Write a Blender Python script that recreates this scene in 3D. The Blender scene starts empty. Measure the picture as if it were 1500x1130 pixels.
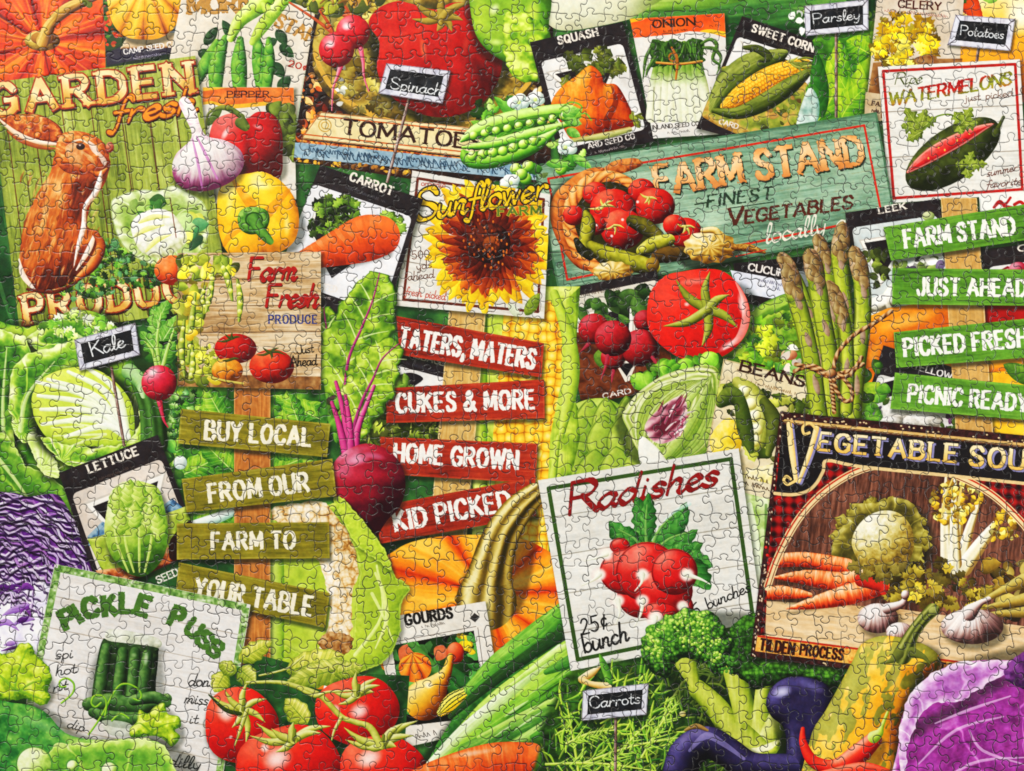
# An assembled jigsaw puzzle photographed from above: a printed collage of seed packets, wooden farm
# signs, chalk labels and vegetables.  The print is a flat picture on board, so every pictured thing is
# its own flat piece of the board's surface; the interlocking cuts run through all of them as real grooves.
import bpy, math, random
import numpy as np
from mathutils import Vector

sc = bpy.context.scene
# ------------------------------------------------------------------ camera, world, lamps, exposure
D, TILT, LENS = 1.03, math.radians(11.0), 50.0
FPX = 1500.0 * LENS / 36.0                       # focal length in print units (the print is 1500 units wide)
cam_d = bpy.data.cameras.new('camera'); cam = bpy.data.objects.new('camera', cam_d)
sc.collection.objects.link(cam); sc.camera = cam
cam_d.lens = LENS; cam_d.sensor_width = 36; cam_d.sensor_fit = 'HORIZONTAL'
cam_d.clip_start = 0.01; cam_d.clip_end = 50
cam.location = (0, -D * math.sin(TILT), D * math.cos(TILT)); cam.rotation_euler = (TILT, 0, 0)

world = bpy.data.worlds.new('World'); sc.world = world; world.use_nodes = True
world.node_tree.nodes['Background'].inputs[0].default_value = (1.0, 0.985, 0.96, 1)
world.node_tree.nodes['Background'].inputs[1].default_value = 0.40

def area(name, loc, target, size, size_y, power, col=(1, 1, 1)):
    l = bpy.data.lights.new(name, 'AREA'); l.shape = 'RECTANGLE'; l.size = size; l.size_y = size_y
    l.energy = power; l.color = col
    o = bpy.data.objects.new(name, l); sc.collection.objects.link(o); o.location = loc
    o.rotation_euler = (Vector(target) - Vector(loc)).to_track_quat('-Z', 'Y').to_euler()
    return o
area('window_light', (-1.5, 2.7, 2.3), (0, 0, 0), 1.9, 1.1, 142, (1.0, 0.97, 0.915))
area('side_light', (2.7, 0.2, 1.5), (0, 0, 0), 1.0, 1.0, 52, (1.0, 0.97, 0.92))

sc.view_settings.view_transform = 'Standard'; sc.view_settings.look = 'None'
sc.view_settings.exposure = 0; sc.view_settings.gamma = 1; sc.view_settings.use_curve_mapping = False
sc.render.engine = 'CYCLES'; sc.cycles.max_bounces = 4; sc.cycles.diffuse_bounces = 2
sc.cycles.glossy_bounces = 2

# ------------------------------------------------------------------ the print: a sampled picture plane
ALBEDO = 0.86                                    # paper white reflects this share of the light
S = 1.3                                          # samples per print unit
X0, Y0, X1, Y1 = -92, -52, 1592, 1186
W = int((X1 - X0) * S) + 1; H = int((Y1 - Y0) * S) + 1
COL = np.zeros((H, W, 3), np.float32); COL[:] = (.14, .36, .16)
IDM = np.zeros((H, W), np.int32)
f32 = np.float32
rng = random.Random(7)

NODES = []
cur = 0
def _node(name, parent, label=None, cat=None, group=None, kind=None):
    global cur
    NODES.append(dict(name=name, parent=parent, label=label, cat=cat, group=group, kind=kind))
    cur = len(NODES) - 1
    return cur
def thing(name, label, cat, group=None): return _node(name, None, label, cat, group)
def structure(name, label, cat): return _node(name, None, label, cat, None, 'structure')
def part(name, of, label=None): return _node(name, of, label)
def use(n):
    global cur
    cur = n

def hx(s): return np.array([int(s[i:i + 2], 16) / 255 for i in (0, 2, 4)], f32)
def cl(s):
    if not isinstance(s, str): return np.asarray(s, f32).reshape(-1, 3)
    return np.array([hx(q) for q in s.split()], f32)
def pal(t, c):
    c = cl(c); n = len(c)
    if n == 1: return np.broadcast_to(c[0], t.shape + (3,))
    u = np.clip(t, 0, 1) * (n - 1); i = np.minimum(u.astype(np.int32), n - 2); k = (u - i)[..., None]
    return c[i] * (1 - k) + c[i + 1] * k
def sst(a, b, x):
    t = np.clip((x - a) / (b - a), 0, 1); return t * t * (3 - 2 * t)

def win(x0, y0, x1, y1, pad=2):
    i0 = max(0, int((x0 - pad - X0) * S)); i1 = min(W, int((x1 + pad - X0) * S) + 2)
    j0 = max(0, int((y0 - pad - Y0) * S)); j1 = min(H, int((y1 + pad - Y0) * S) + 2)
    if i1 <= i0 or j1 <= j0: return None
    X, Y = np.meshgrid((np.arange(i0, i1) / S + X0).astype(f32), (np.arange(j0, j1) / S + Y0).astype(f32))
    return (slice(j0, j1), slice(i0, i1)), X, Y
def bwin(p, pad=2): return win(p[:, 0].min(), p[:, 1].min(), p[:, 0].max(), p[:, 1].max(), pad)

CLIP = [None]
def put(sl, al, c, own=True):
    """lay ink: colour c with coverage al; where it covers, the surface belongs to the current node"""
    if CLIP[0] is not None: al = al * CLIP[0][sl]
    a = al[..., None]
    COL[sl] = COL[sl] * (1 - a) + c * a
    if own: IDM[sl][al > .5] = cur

def _h(ix, iy, s):
    n = (ix.astype(np.int64) * 374761393 + iy.astype(np.int64) * 668265263 + s * 1274126177) & 0x7fffffff
    n = ((n ^ (n >> 13)) * 1103515245 + 12345) & 0x7fffffff
    return ((n ^ (n >> 16)) & 0xffff).astype(f32) / 65535
def noise(X, Y, sc_, seed=0, octv=2, sx=1, sy=1, rot=0):
    if rot:
        c, s = math.cos(rot), math.sin(rot); X, Y = X * c + Y * s, Y * c - X * s
    r = 0; a = .5; tot = 0
    for o in range(octv):
        u = X / (sc_ * sx); v = Y / (sc_ * sy)
        iu = np.floor(u); iv = np.floor(v); fu = u - iu; fv = v - iv
        fu = fu * fu * (3 - 2 * fu); fv = fv * fv * (3 - 2 * fv)
        s = seed + o * 17
        r = r + a * ((_h(iu, iv, s) * (1 - fu) + _h(iu + 1, iv, s) * fu) * (1 - fv)
                     + (_h(iu, iv + 1, s) * (1 - fu) + _h(iu + 1, iv + 1, s) * fu) * fv)
        tot += a; a *= .55; sc_ = sc_ * .5
    return r / tot                                # 0..1
def cells(X, Y, sc_, seed=0, jit=.8):
    u = X / sc_; v = Y / sc_; iu = np.floor(u); iv = np.floor(v)
    F = np.full(X.shape, 9., f32); F2 = F.copy(); R = np.zeros(X.shape, f32)
    for dj in (-1, 0, 1):
        for di in (-1, 0, 1):
            a = iu + di; b = iv + dj
            px = a + .5 + jit * (_h(a, b, seed) - .5); py = b + .5 + jit * (_h(a, b, seed + 5) - .5)
            d = np.hypot(u - px, v - py); m = d < F
            F2 = np.where(m, F, np.minimum(F2, d)); R = np.where(m, _h(a, b, seed + 9), R); F = np.where(m, d, F)
    return F, F2, R

def smooth(p, n=5, closed=True):
    p = np.asarray(p, f32); N = len(p)
    if N < 3: return p
    out = []
    for i in range(N if closed else N - 1):
        if closed: a, b, c, d = p[i - 1], p[i], p[(i + 1) % N], p[(i + 2) % N]
        else: a, b, c, d = p[max(i - 1, 0)], p[i], p[i + 1], p[min(i + 2, N - 1)]
        for k in range(n):
            t = k / n
            out.append(.5 * (2 * b + (c - a) * t + (2 * a - 5 * b + 4 * c - d) * t * t + (3 * b - a - 3 * c + d) * t ** 3))
    if not closed: out.append(p[-1])
    return np.array(out, f32)
def sdf(p, X, Y):
    D2 = np.full(X.shape, 1e9, f32); ins = np.zeros(X.shape, bool)
    q = np.roll(p, -1, 0)
    for (ax, ay), (bx, by) in zip(p, q):
        ex, ey = bx - ax, by - ay; L = ex * ex + ey * ey
        if L < 1e-9: continue
        wx = X - ax; wy = Y - ay
        t = np.clip((wx * ex + wy * ey) / L, 0, 1)
        dx = wx - ex * t; dy = wy - ey * t
        np.minimum(D2, dx * dx + dy * dy, out=D2)
        if ay != by:
            c = ((ay <= Y) & (Y < by)) | ((by <= Y) & (Y < ay))
            ins ^= c & (wx < (Y - ay) / (by - ay) * ex)
    d = np.sqrt(D2)
    return np.where(ins, d, -d)

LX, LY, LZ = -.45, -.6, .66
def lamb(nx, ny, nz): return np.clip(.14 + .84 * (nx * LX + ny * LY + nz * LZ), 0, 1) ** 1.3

def shape(pts, p, R=None, flat=False, sm=True, nz=None, edge=None, own=True, soft=.8, tex=None, post=None, a=1., ball=None, wob=0):
    """a filled outline, its ink graded like a painted rounded form (R = width of the rounded rim)"""
    pts = smooth(pts) if sm else np.asarray(pts, f32)
    w = bwin(pts, 4)
    if w is None: return
    sl, X, Y = w
    Xw, Yw = X, Y
    if wob:
        Xw = X + wob * (noise(X, Y, wob * 3, 3) - .5) * 2; Yw = Y + wob * (noise(X, Y, wob * 3, 8) - .5) * 2
    d = sdf(pts, Xw, Yw)
    al = np.clip(d / soft + .5, 0, 1) * a
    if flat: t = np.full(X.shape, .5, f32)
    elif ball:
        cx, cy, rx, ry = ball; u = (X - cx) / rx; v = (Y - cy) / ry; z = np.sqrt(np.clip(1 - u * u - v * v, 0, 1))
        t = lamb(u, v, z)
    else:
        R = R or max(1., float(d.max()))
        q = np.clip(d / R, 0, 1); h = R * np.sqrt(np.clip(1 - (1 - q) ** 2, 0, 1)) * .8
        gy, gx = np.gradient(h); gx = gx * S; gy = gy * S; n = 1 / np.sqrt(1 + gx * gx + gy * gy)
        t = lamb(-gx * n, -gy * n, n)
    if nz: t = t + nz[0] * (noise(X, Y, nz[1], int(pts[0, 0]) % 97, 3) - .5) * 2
    if tex: t = tex(X, Y, d, t)
    c = pal(t, p)
    if post: c = post(X, Y, d, t, c)
    put(sl, al, c, own)
    if edge: put(sl, np.clip(1 - np.abs(d - edge[1] / 2) / (edge[1] / 2 + .3), 0, 1) * al * (edge[2] if len(edge) > 2 else 1), hx(edge[0]), False)

def ball(cx, cy, rx, ry=None, p='500 a00 f44', rot=0, **k):
    ry = ry or rx; a = np.linspace(0, 2 * np.pi, 36, endpoint=False); c, s = math.cos(rot), math.sin(rot)
    u, v = rx * np.cos(a), ry * np.sin(a)
    k.setdefault('ball', (cx, cy, rx * 1.03, ry * 1.03) if not rot else None)
    shape(np.stack([cx + u * c - v * s, cy + u * s + v * c], 1), p, sm=False, **k)
def ring(cx, cy, r, col, w, ry=None, a0=0, a1=360, own=False):
    t = np.radians(np.linspace(a0, a1, 40)); tube(np.stack([cx + r * np.cos(t), cy + (ry or r) * np.sin(t)], 1), w, col, own=own, sm=False, flat=True)

def gloss(cx, cy, rx, ry, rot=0, a=.8, col='ffffff'):
    """a painted highlight that belongs to the picture"""
    w = win(cx - rx - ry, cy - rx - ry, cx + rx + ry, cy + rx + ry)
    if w is None: return
    sl, X, Y = w; c, s = math.cos(rot), math.sin(rot)
    u = ((X - cx) * c + (Y - cy) * s) / rx; v = ((Y - cy) * c - (X - cx) * s) / ry
    put(sl, np.clip(1 - (u * u + v * v), 0, 1) ** 1.3 * a, hx(col), False)

def tube(pts, r, p, sm=True, flat=False, tex=None, post=None, own=True, soft=.8, a=1., edge=None, n=5, butt=False):
    """a stroke of varying half-width r along pts; tex/post get (u along 0..1, v across -1..1)"""
    pts = np.asarray(pts, f32)
    rr = np.full(len(pts), r, f32) if np.isscalar(r) else np.interp(np.linspace(0, 1, len(pts)), np.linspace(0, 1, len(r)), r).astype(f32)
    if sm and len(pts) > 2:
        q = smooth(np.column_stack([pts, rr]), n, False); pts, rr = q[:, :2], np.maximum(q[:, 2], .05)
    w = bwin(pts, float(rr.max()) + 3)
    if w is None: return
    sl, X, Y = w
    B = np.full(X.shape, -1e9, f32); U = np.zeros(X.shape, f32); V = U.copy(); NX = U.copy(); NY = U.copy()
    L = np.hypot(*(np.diff(pts, axis=0).T)); cum = np.concatenate([[0], np.cumsum(L)]); tot = max(cum[-1], 1e-6)
    for i in range(len(pts) - 1):
        if L[i] < 1e-6: continue
        ex, ey = (pts[i + 1] - pts[i]) / L[i]; wx = X - pts[i, 0]; wy = Y - pts[i, 1]
        s0 = wx * ex + wy * ey; s_ = np.clip(s0, 0, L[i]); k = rr[i] + (rr[i + 1] - rr[i]) * s_ / L[i]
        dx = wx - ex * s_; dy = wy - ey * s_; d = k - np.sqrt(dx * dx + dy * dy)
        if butt and i == 0: d = np.minimum(d, s0 + .3)
        if butt and i == len(pts) - 2: d = np.minimum(d, L[i] - s0 + .3)
        m = d > B
        side = wx * -ey + wy * ex
        B = np.where(m, d, B); U = np.where(m, (cum[i] + s_) / tot, U); V = np.where(m, np.clip(side / k, -1, 1), V)
        NX = np.where(m, -ey, NX); NY = np.where(m, ex, NY)
    al = np.clip(B / soft + .5, 0, 1) * a
    if flat: t = np.full(X.shape, .5, f32)
    else: t = lamb(NX * V, NY * V, np.sqrt(np.clip(1 - V * V, 0, 1)))
    if tex: t = tex(U, V, t, X, Y)
    c = pal(t, p)
    if post: c = post(U, V, t, c, X, Y)
    put(sl, al, c, own)
    if edge: put(sl, np.clip(1 - np.abs(B - edge[1] / 2) / (edge[1] / 2 + .3), 0, 1) * al * (edge[2] if len(edge) > 2 else 1), hx(edge[0]), False)

def leaf(base, tip, w, p, bend=0., veins=6, vein='', wavy=0., prof=.62, own=True, edge=None, a=1., vw=.08):
    """one painted leaf: pointed tip, midrib, side veins, one side in shade"""
    b = np.array(base, f32); e = np.array(tip, f32); L = float(np.hypot(*(e - b)))
    if L < .5: return
    ex = (e - b) / L; sd = int(abs(b[0] * 7 + e[1] * 3)) % 991; m = w * 1.2 + abs(bend) * L + 2
    W_ = win(min(b[0], e[0]) - m, min(b[1], e[1]) - m, max(b[0], e[0]) + m, max(b[1], e[1]) + m)
    if W_ is None: return
    sl, X, Y = W_
    u = ((X - b[0]) * ex[0] + (Y - b[1]) * ex[1]) / L; s = (Y - b[1]) * ex[0] - (X - b[0]) * ex[1]
    uc = np.clip(u, 0, 1); s = s - bend * L * 4 * uc * (1 - uc)
    r = w * uc ** prof * (1 - uc) ** .8 / .4
    lob = 1
    if wavy: lob = 1 + wavy * np.sin(uc * L / max(w, 2) * 7 + sd) + wavy * .8 * (noise(X, Y, w * .35 + 1.2, sd, 1) - .5)
    r = r * lob + .25
    v = s / np.maximum(r, .2); d = np.minimum(r - np.abs(s), np.minimum(u, 1 - u) * L + .6) * .8
    al = np.clip(d / .8 + .5, 0, 1) * a
    if al.max() <= 0: return
    up = 1 if (-ex[1] * LX + ex[0] * LY) > 0 else -1
    t = .5 + .2 * np.clip(v * up * 1.6, -1, 1) - .12 * (np.abs(v) > .75) + .3 * (noise(X, Y, w * .45 + 1.5, sd, 2) - .5) - .25 * sst(.3, 0, uc)
    if veins:
        q = (uc * veins - np.abs(v) * .9) % 1; t = t + .24 * (q - .5)
    c = pal(t, p)
    if vein:
        mm = np.clip((vw * (1.15 - uc) - np.abs(v)) / .05 + .5, 0, 1)
        if veins: mm = np.maximum(mm, .45 * np.clip(1 - np.abs(q - .5) / .12, 0, 1))
        c = c * (1 - mm[..., None] * .8) + hx(vein) * mm[..., None] * .8
    put(sl, al, c, own)
    if edge: put(sl, np.clip(1 - np.abs(d - edge[1] / 2) / (edge[1] / 2 + .3), 0, 1) * al * (edge[2] if len(edge) > 2 else 1), hx(edge[0]), False)

def inpoly(p, n, r=None):
    p = np.asarray(p, f32); r = r or rng; out = []; x0, y0 = p.min(0); x1, y1 = p.max(0)
    for _ in range(n * 30):
        if len(out) >= n: break
        x, y = r.uniform(x0, x1), r.uniform(y0, y1); c = False
        for i in range(len(p)):
            (ax, ay), (bx, by) = p[i - 1], p[i]
            if (ay > y) != (by > y) and x < (bx - ax) * (y - ay) / (by - ay) + ax: c = not c
        if c: out.append((x, y))
    return out
def foliage(poly, n, size, pals, ang=None, spread=1.6, asp=.36, vein='', own=True, veins=0, base=None, seed=1, wavy=0.):
    """many small painted leaves; base = flat ink laid under them first"""
    r = random.Random(seed)
    if base: shape(poly, base, nz=(.5, 9), R=4, own=own, wob=3)
    pl = pals if isinstance(pals, list) else [pals]
    i = 0
    for (x, y) in inpoly(poly, n, r):
        s = size * r.uniform(.6, 1.25); a = (r.uniform(0, 6.28) if ang is None else ang + r.uniform(-spread, spread))
        i += 1; dk = .45 + .75 * min(1, i / (n * .7)) * r.uniform(.75, 1)
        leaf((x - s * .5 * math.cos(a), y - s * .5 * math.sin(a)), (x + s * .5 * math.cos(a), y + s * .5 * math.sin(a)), s * asp * r.uniform(.7, 1.2),
             np.clip(cl(r.choice(pl)) * dk, 0, 1), bend=r.uniform(-.15, .15), veins=veins, vein=vein, own=own, wavy=wavy)
def blades(poly, n, ln, wd, pals, ang, spread=.5, seed=1, own=True):
    r = random.Random(seed); pl = pals if isinstance(pals, list) else [pals]; i = 0
    for (x, y) in inpoly(poly, n, r):
        a = ang + r.uniform(-spread, spread); l = ln * r.uniform(.5, 1.2); i += 1; k = r.uniform(-.3, .3)
        tube([(x, y), (x + l * .5 * math.cos(a), y + l * .5 * math.sin(a)), (x + l * math.cos(a + k), y + l * math.sin(a + k))], [wd * .6, wd, wd * .3], np.clip(cl(r.choice(pl)) * (.45 + .65 * min(1, i / (n * .7)) * r.uniform(.8, 1)), 0, 1), own=own, n=3)

def cast(pts, dx=3, dy=4, blur=6, a=.5, sm=False):
    """the soft dark edge the artist printed round an overlapping card"""
    p = smooth(pts) if sm else np.asarray(pts, f32); p = p + np.array([dx, dy], f32)
    w = bwin(p, blur + 2)
    if w is None: return
    sl, X, Y = w
    put(sl, sst(-blur, blur * .4, sdf(p, X, Y)) * a, hx('0c1408'), False)

class Quad:
    """a card lying in the picture: (u, v) in 0..1 from its top left corner"""
    def __init__(s, tl, tr, br, bl): s.c = np.array([tl, tr, br, bl], f32)
    def __call__(s, u, v):
        a, b, c, d = s.c; return tuple((a * (1 - u) + b * u) * (1 - v) + (d * (1 - u) + c * u) * v)
    def pts(s, l): return [s(u, v) for u, v in l]
    def inset(s, a, b=None, c=None, d=None):
        b = a if b is None else b; c = a if c is None else c; d = b if d is None else d
        return s.pts([(a, b), (1 - c, b), (1 - c, 1 - d), (a, 1 - d)])
    def uv(s, X, Y):
        a, b, c, d = s.c; e = b - a; f = d - a; k = e[0] * f[1] - e[1] * f[0]; x = X - a[0]; y = Y - a[1]
        return (x * f[1] - y * f[0]) / k, (y * e[0] - x * e[1]) / k
    def clip(s, on=True):
        if not on: CLIP[0] = None; return
        m = np.zeros((H, W), f32); sl, X, Y = bwin(s.c); m[sl] = np.clip(sdf(s.c, X, Y) + .5, 0, 1); CLIP[0] = m
def clip_poly(p, sm=False):
    if p is None: CLIP[0] = None; return
    p = smooth(p) if sm else np.asarray(p, f32)
    m = np.zeros((H, W), f32); w = bwin(p); m[w[0]] = np.clip(sdf(p, w[1], w[2]) + .5, 0, 1); CLIP[0] = m
def line(pts, w, col, own=False, a=1., sm=False): tube(pts, w / 2, col, flat=True, own=own, a=a, sm=sm)
def rect_border(q, ins, w, col, insv=None, own=True):
    p = q.inset(ins, insv if insv is not None else ins); 
    for i in range(4): line([p[i], p[(i + 1) % 4]], w, col, own)
def planks(q, cols, n=5, vertical=False, gap='5a4a34', amp=.5, grain=1., own=True, ga=.7, cs=True):
    """painted boards with grain, worn patches and dark joints"""
    if cs: cast(q.c)
    def tex(X, Y, d, t):
        u, v = q.uv(X, Y)
        if vertical: u, v = v, u
        lu, lv = np.hypot(*(q.c[1] - q.c[0])), np.hypot(*(q.c[3] - q.c[0]))
        if vertical: lu, lv = lv, lu
        sd = int(q.c[0, 0]) % 89
        g = noise(u * lu, v * lv, 5, sd, 3, sx=7, sy=.55) - .5; b = noise(u * lu, v * lv, 40, sd + 3, 3, sx=2) - .5
        tone = _h(np.floor(v * n), np.zeros_like(v), sd) - .5
        return .5 + amp * (g * grain + b * .9 + tone * .5)
    def post(X, Y, d, t, c):
        u, v = q.uv(X, Y)
        if vertical: v = u
        h = np.hypot(*(q.c[3] - q.c[0])) if not vertical else np.hypot(*(q.c[1] - q.c[0]))
        k = (v * n) % 1; k = np.minimum(k, 1 - k) * h / n
        m = np.clip(1.3 - k, 0, 1) * ((v * n > .5) & (v * n < n - .5)) * ga * (.6 + .4 * noise(X, Y, 9, 4))
        return c * (1 - m[..., None]) + hx(gap) * m[..., None]
    shape(q.c, cols, sm=False, flat=True, tex=tex, post=post, own=own)

# ------------------------------------------------------------------ hand-drawn lettering: pen strokes per letter
def _g(s):
    """'w|x,y x,y ...|~x,y ...' : advance width, strokes (~ = curved), heights 0 base .. 1 cap"""
    f = s.split('|'); out = []
    for k in f[1:]:
        cv = k[0] == '~'; p = np.array([[float(a) for a in q.split(',')] for q in k.lstrip('~').split()], f32)
        out.append((smooth(p, 4, False) if cv else p, cv))
    return float(f[0]), out
CAPS = {k: _g(v) for k, v in {
 'A': '.72|0,0 .36,1 .72,0|.14,.34 .58,.34', 'B': '.6|0,0 0,1|~0,1 .4,.98 .52,.78 .4,.55 0,.53|~0,.53 .42,.52 .6,.28 .44,.02 0,0',
 'C': '.62|~.6,.8 .5,.96 .3,1 .08,.85 0,.5 .08,.15 .3,0 .5,.04 .6,.2', 'D': '.62|0,0 0,1|~0,1 .36,.96 .6,.75 .62,.5 .6,.25 .36,.04 0,0',
 'E': '.52|0,0 0,1|0,1 .52,1|0,.52 .42,.52|0,0 .52,0', 'F': '.5|0,0 0,1|0,1 .5,1|0,.52 .4,.52',
 'G': '.66|~.62,.8 .5,.96 .3,1 .08,.85 0,.5 .08,.15 .3,0 .5,.03 .62,.16|.63,.12 .63,.45|.63,.45 .38,.45', 'H': '.6|0,0 0,1|.6,0 .6,1|0,.52 .6,.52',
 'I': '.04|.02,0 .02,1', 'J': '.44|~.44,1 .44,.3 .36,.05 .2,0 .05,.06 0,.25', 'K': '.6|0,0 0,1|.56,1 .02,.42|.2,.58 .6,0', 'L': '.5|0,1 0,0|0,0 .5,0',
 'M': '.76|0,0 .03,1|.03,1 .38,.2|.38,.2 .73,1|.73,1 .76,0', 'N': '.64|0,0 0,1|0,1 .64,0|.64,0 .64,1', 'O': '.66|~.33,1 .1,.88 0,.5 .1,.12 .33,0 .56,.12 .66,.5 .56,.88 .33,1',
 'P': '.56|0,0 0,1|~0,1 .4,.98 .56,.75 .42,.5 0,.46', 'Q': '.68|~.33,1 .1,.88 0,.5 .1,.12 .33,0 .56,.12 .66,.5 .56,.88 .33,1|.4,.3 .7,-.08',
 'R': '.6|0,0 0,1|~0,1 .4,.98 .55,.76 .4,.53 0,.5|.28,.5 .6,0', 'S': '.56|~.53,.82 .42,.97 .25,1 .08,.92 .03,.74 .14,.58 .4,.45 .54,.27 .46,.07 .26,0 .08,.05 0,.2',
 'T': '.6|.3,0 .3,1|0,1 .6,1', 'U': '.62|~0,1 0,.35 .08,.08 .31,0 .54,.08 .62,.35 .62,1', 'V': '.68|0,1 .34,0 .68,1', 'W': '.96|0,1 .24,0 .48,.9 .72,0 .96,1',
 'X': '.62|0,0 .62,1|0,1 .62,0', 'Y': '.62|0,1 .31,.46 .62,1|.31,.46 .31,0', 'Z': '.56|0,1 .56,1 0,0 .56,0', '&': '.7|~.68,0 .3,.5 .16,.8 .3,1 .44,.84 .3,.58 .04,.36 0,.18 .14,0 .36,.04 .6,.4',
 ',': '.08|~.05,.08 .05,-.06 0,-.2', '.': '.05|.02,0 .03,.03', '0': '.5|~.25,1 .05,.8 0,.5 .05,.2 .25,0 .45,.2 .5,.5 .45,.8 .25,1', '2': '.5|~.03,.78 .14,.97 .35,.97 .46,.75 .3,.4 0,0|0,0 .5,0',
 '5': '.5|.46,1 .08,1 .05,.56|~.05,.56 .3,.62 .48,.4 .42,.1 .2,0 0,.1', '6': '.5|~.44,.95 .2,.8 .02,.4 .1,.06 .3,0 .48,.2 .38,.46 .18,.46 .05,.3', '¢': '.4|~.38,.6 .25,.72 .08,.6 .04,.4 .12,.2 .28,.18 .38,.28|.3,.9 .12,0',
 '-': '.3|0,.45 .3,.45'}.items()}
LOW = {k: _g(v) for k, v in {
 'a': '.46|~.4,.4 .25,.48 .06,.36 0,.18 .1,0 .25,.05 .38,.3 .42,.46|~.42,.46 .36,.15 .4,.02 .52,.1', 'b': '.4|~0,1 0,.5 .02,.02|~.02,.1 .2,0 .38,.14 .38,.36 .22,.48 .04,.34',
 'c': '.36|~.34,.38 .22,.48 .06,.38 0,.2 .1,.02 .24,.01 .38,.12', 'd': '.48|~.38,.38 .2,.48 .04,.34 0,.16 .12,0 .28,.08 .4,.3|~.5,1.02 .42,.5 .38,.1 .44,0 .54,.08',
 'e': '.38|~.02,.2 .24,.26 .33,.38 .22,.48 .06,.38 0,.18 .1,.01 .26,.02 .4,.14', 'f': '.3|~.42,.86 .36,1 .25,.96 .18,.6 .1,-.1 .02,-.34 -.08,-.3|0,.44 .34,.46',
 'g': '.42|~.36,.4 .2,.48 .04,.34 .02,.14 .14,.02 .3,.12 .38,.44|~.38,.44 .34,-.1 .24,-.32 .06,-.32 .04,-.18 .4,.05', 'h': '.44|~.12,1.02 .06,.5 0,0|~.04,.22 .18,.46 .32,.44 .32,.25 .3,.04 .38,0 .48,.1',
 'i': '.2|~.08,.46 .04,.12 .1,0 .22,.1|.12,.66 .13,.7', 'j': '.2|~.12,.46 .1,-.1 0,-.32 -.1,-.24|.14,.66 .15,.7', 'k': '.42|~.1,1 .04,.5 0,0|~.34,.46 .2,.3 .05,.24 .2,.2 .28,.02 .42,.06',
 'l': '.22|~.04,.1 .2,.6 .24,.95 .14,1 .06,.6 .04,.12 .12,0 .26,.1', 'm': '.66|~.06,.46 .04,.2 0,0|~.03,.22 .16,.46 .28,.42 .26,.2 .24,0|~.27,.22 .4,.46 .52,.42 .5,.2 .5,.04 .58,0 .68,.1',
 'n': '.44|~.06,.46 .04,.2 0,0|~.03,.22 .18,.46 .32,.42 .3,.2 .3,.04 .37,0 .47,.1', 'o': '.4|~.2,.47 .05,.4 0,.2 .1,.01 .28,.03 .38,.22 .32,.42 .2,.47', 'p': '.4|~.08,.46 .04,.1 -.02,-.34|~.04,.3 .2,.47 .38,.38 .38,.16 .22,0 .03,.1',
 'r': '.34|~.06,.46 .04,.2 0,0|~.03,.22 .14,.4 .24,.47 .34,.42', 's': '.32|~.3,.42 .18,.48 .06,.4 .1,.28 .26,.18 .24,.04 .1,0 -.02,.06', 't': '.28|~.16,.85 .1,.4 .08,.08 .16,0 .28,.1|-.02,.5 .28,.52',
 'u': '.44|~.04,.46 .01,.15 .1,0 .24,.05 .36,.28|~.4,.46 .36,.14 .4,.01 .5,.1', 'v': '.38|~0,.46 .1,.02 .2,.1 .36,.46', 'w': '.56|~0,.46 .1,.02 .28,.4 .36,.02 .54,.46', 'x': '.36|0,0 .34,.46|.02,.46 .34,0',
 'y': '.4|~.02,.46 .04,.15 .16,.04 .3,.16|~.38,.46 .3,-.05 .18,-.32 0,-.28', 'z': '.36|.02,.45 .34,.45 0,0 .36,0'}.items()}

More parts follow.
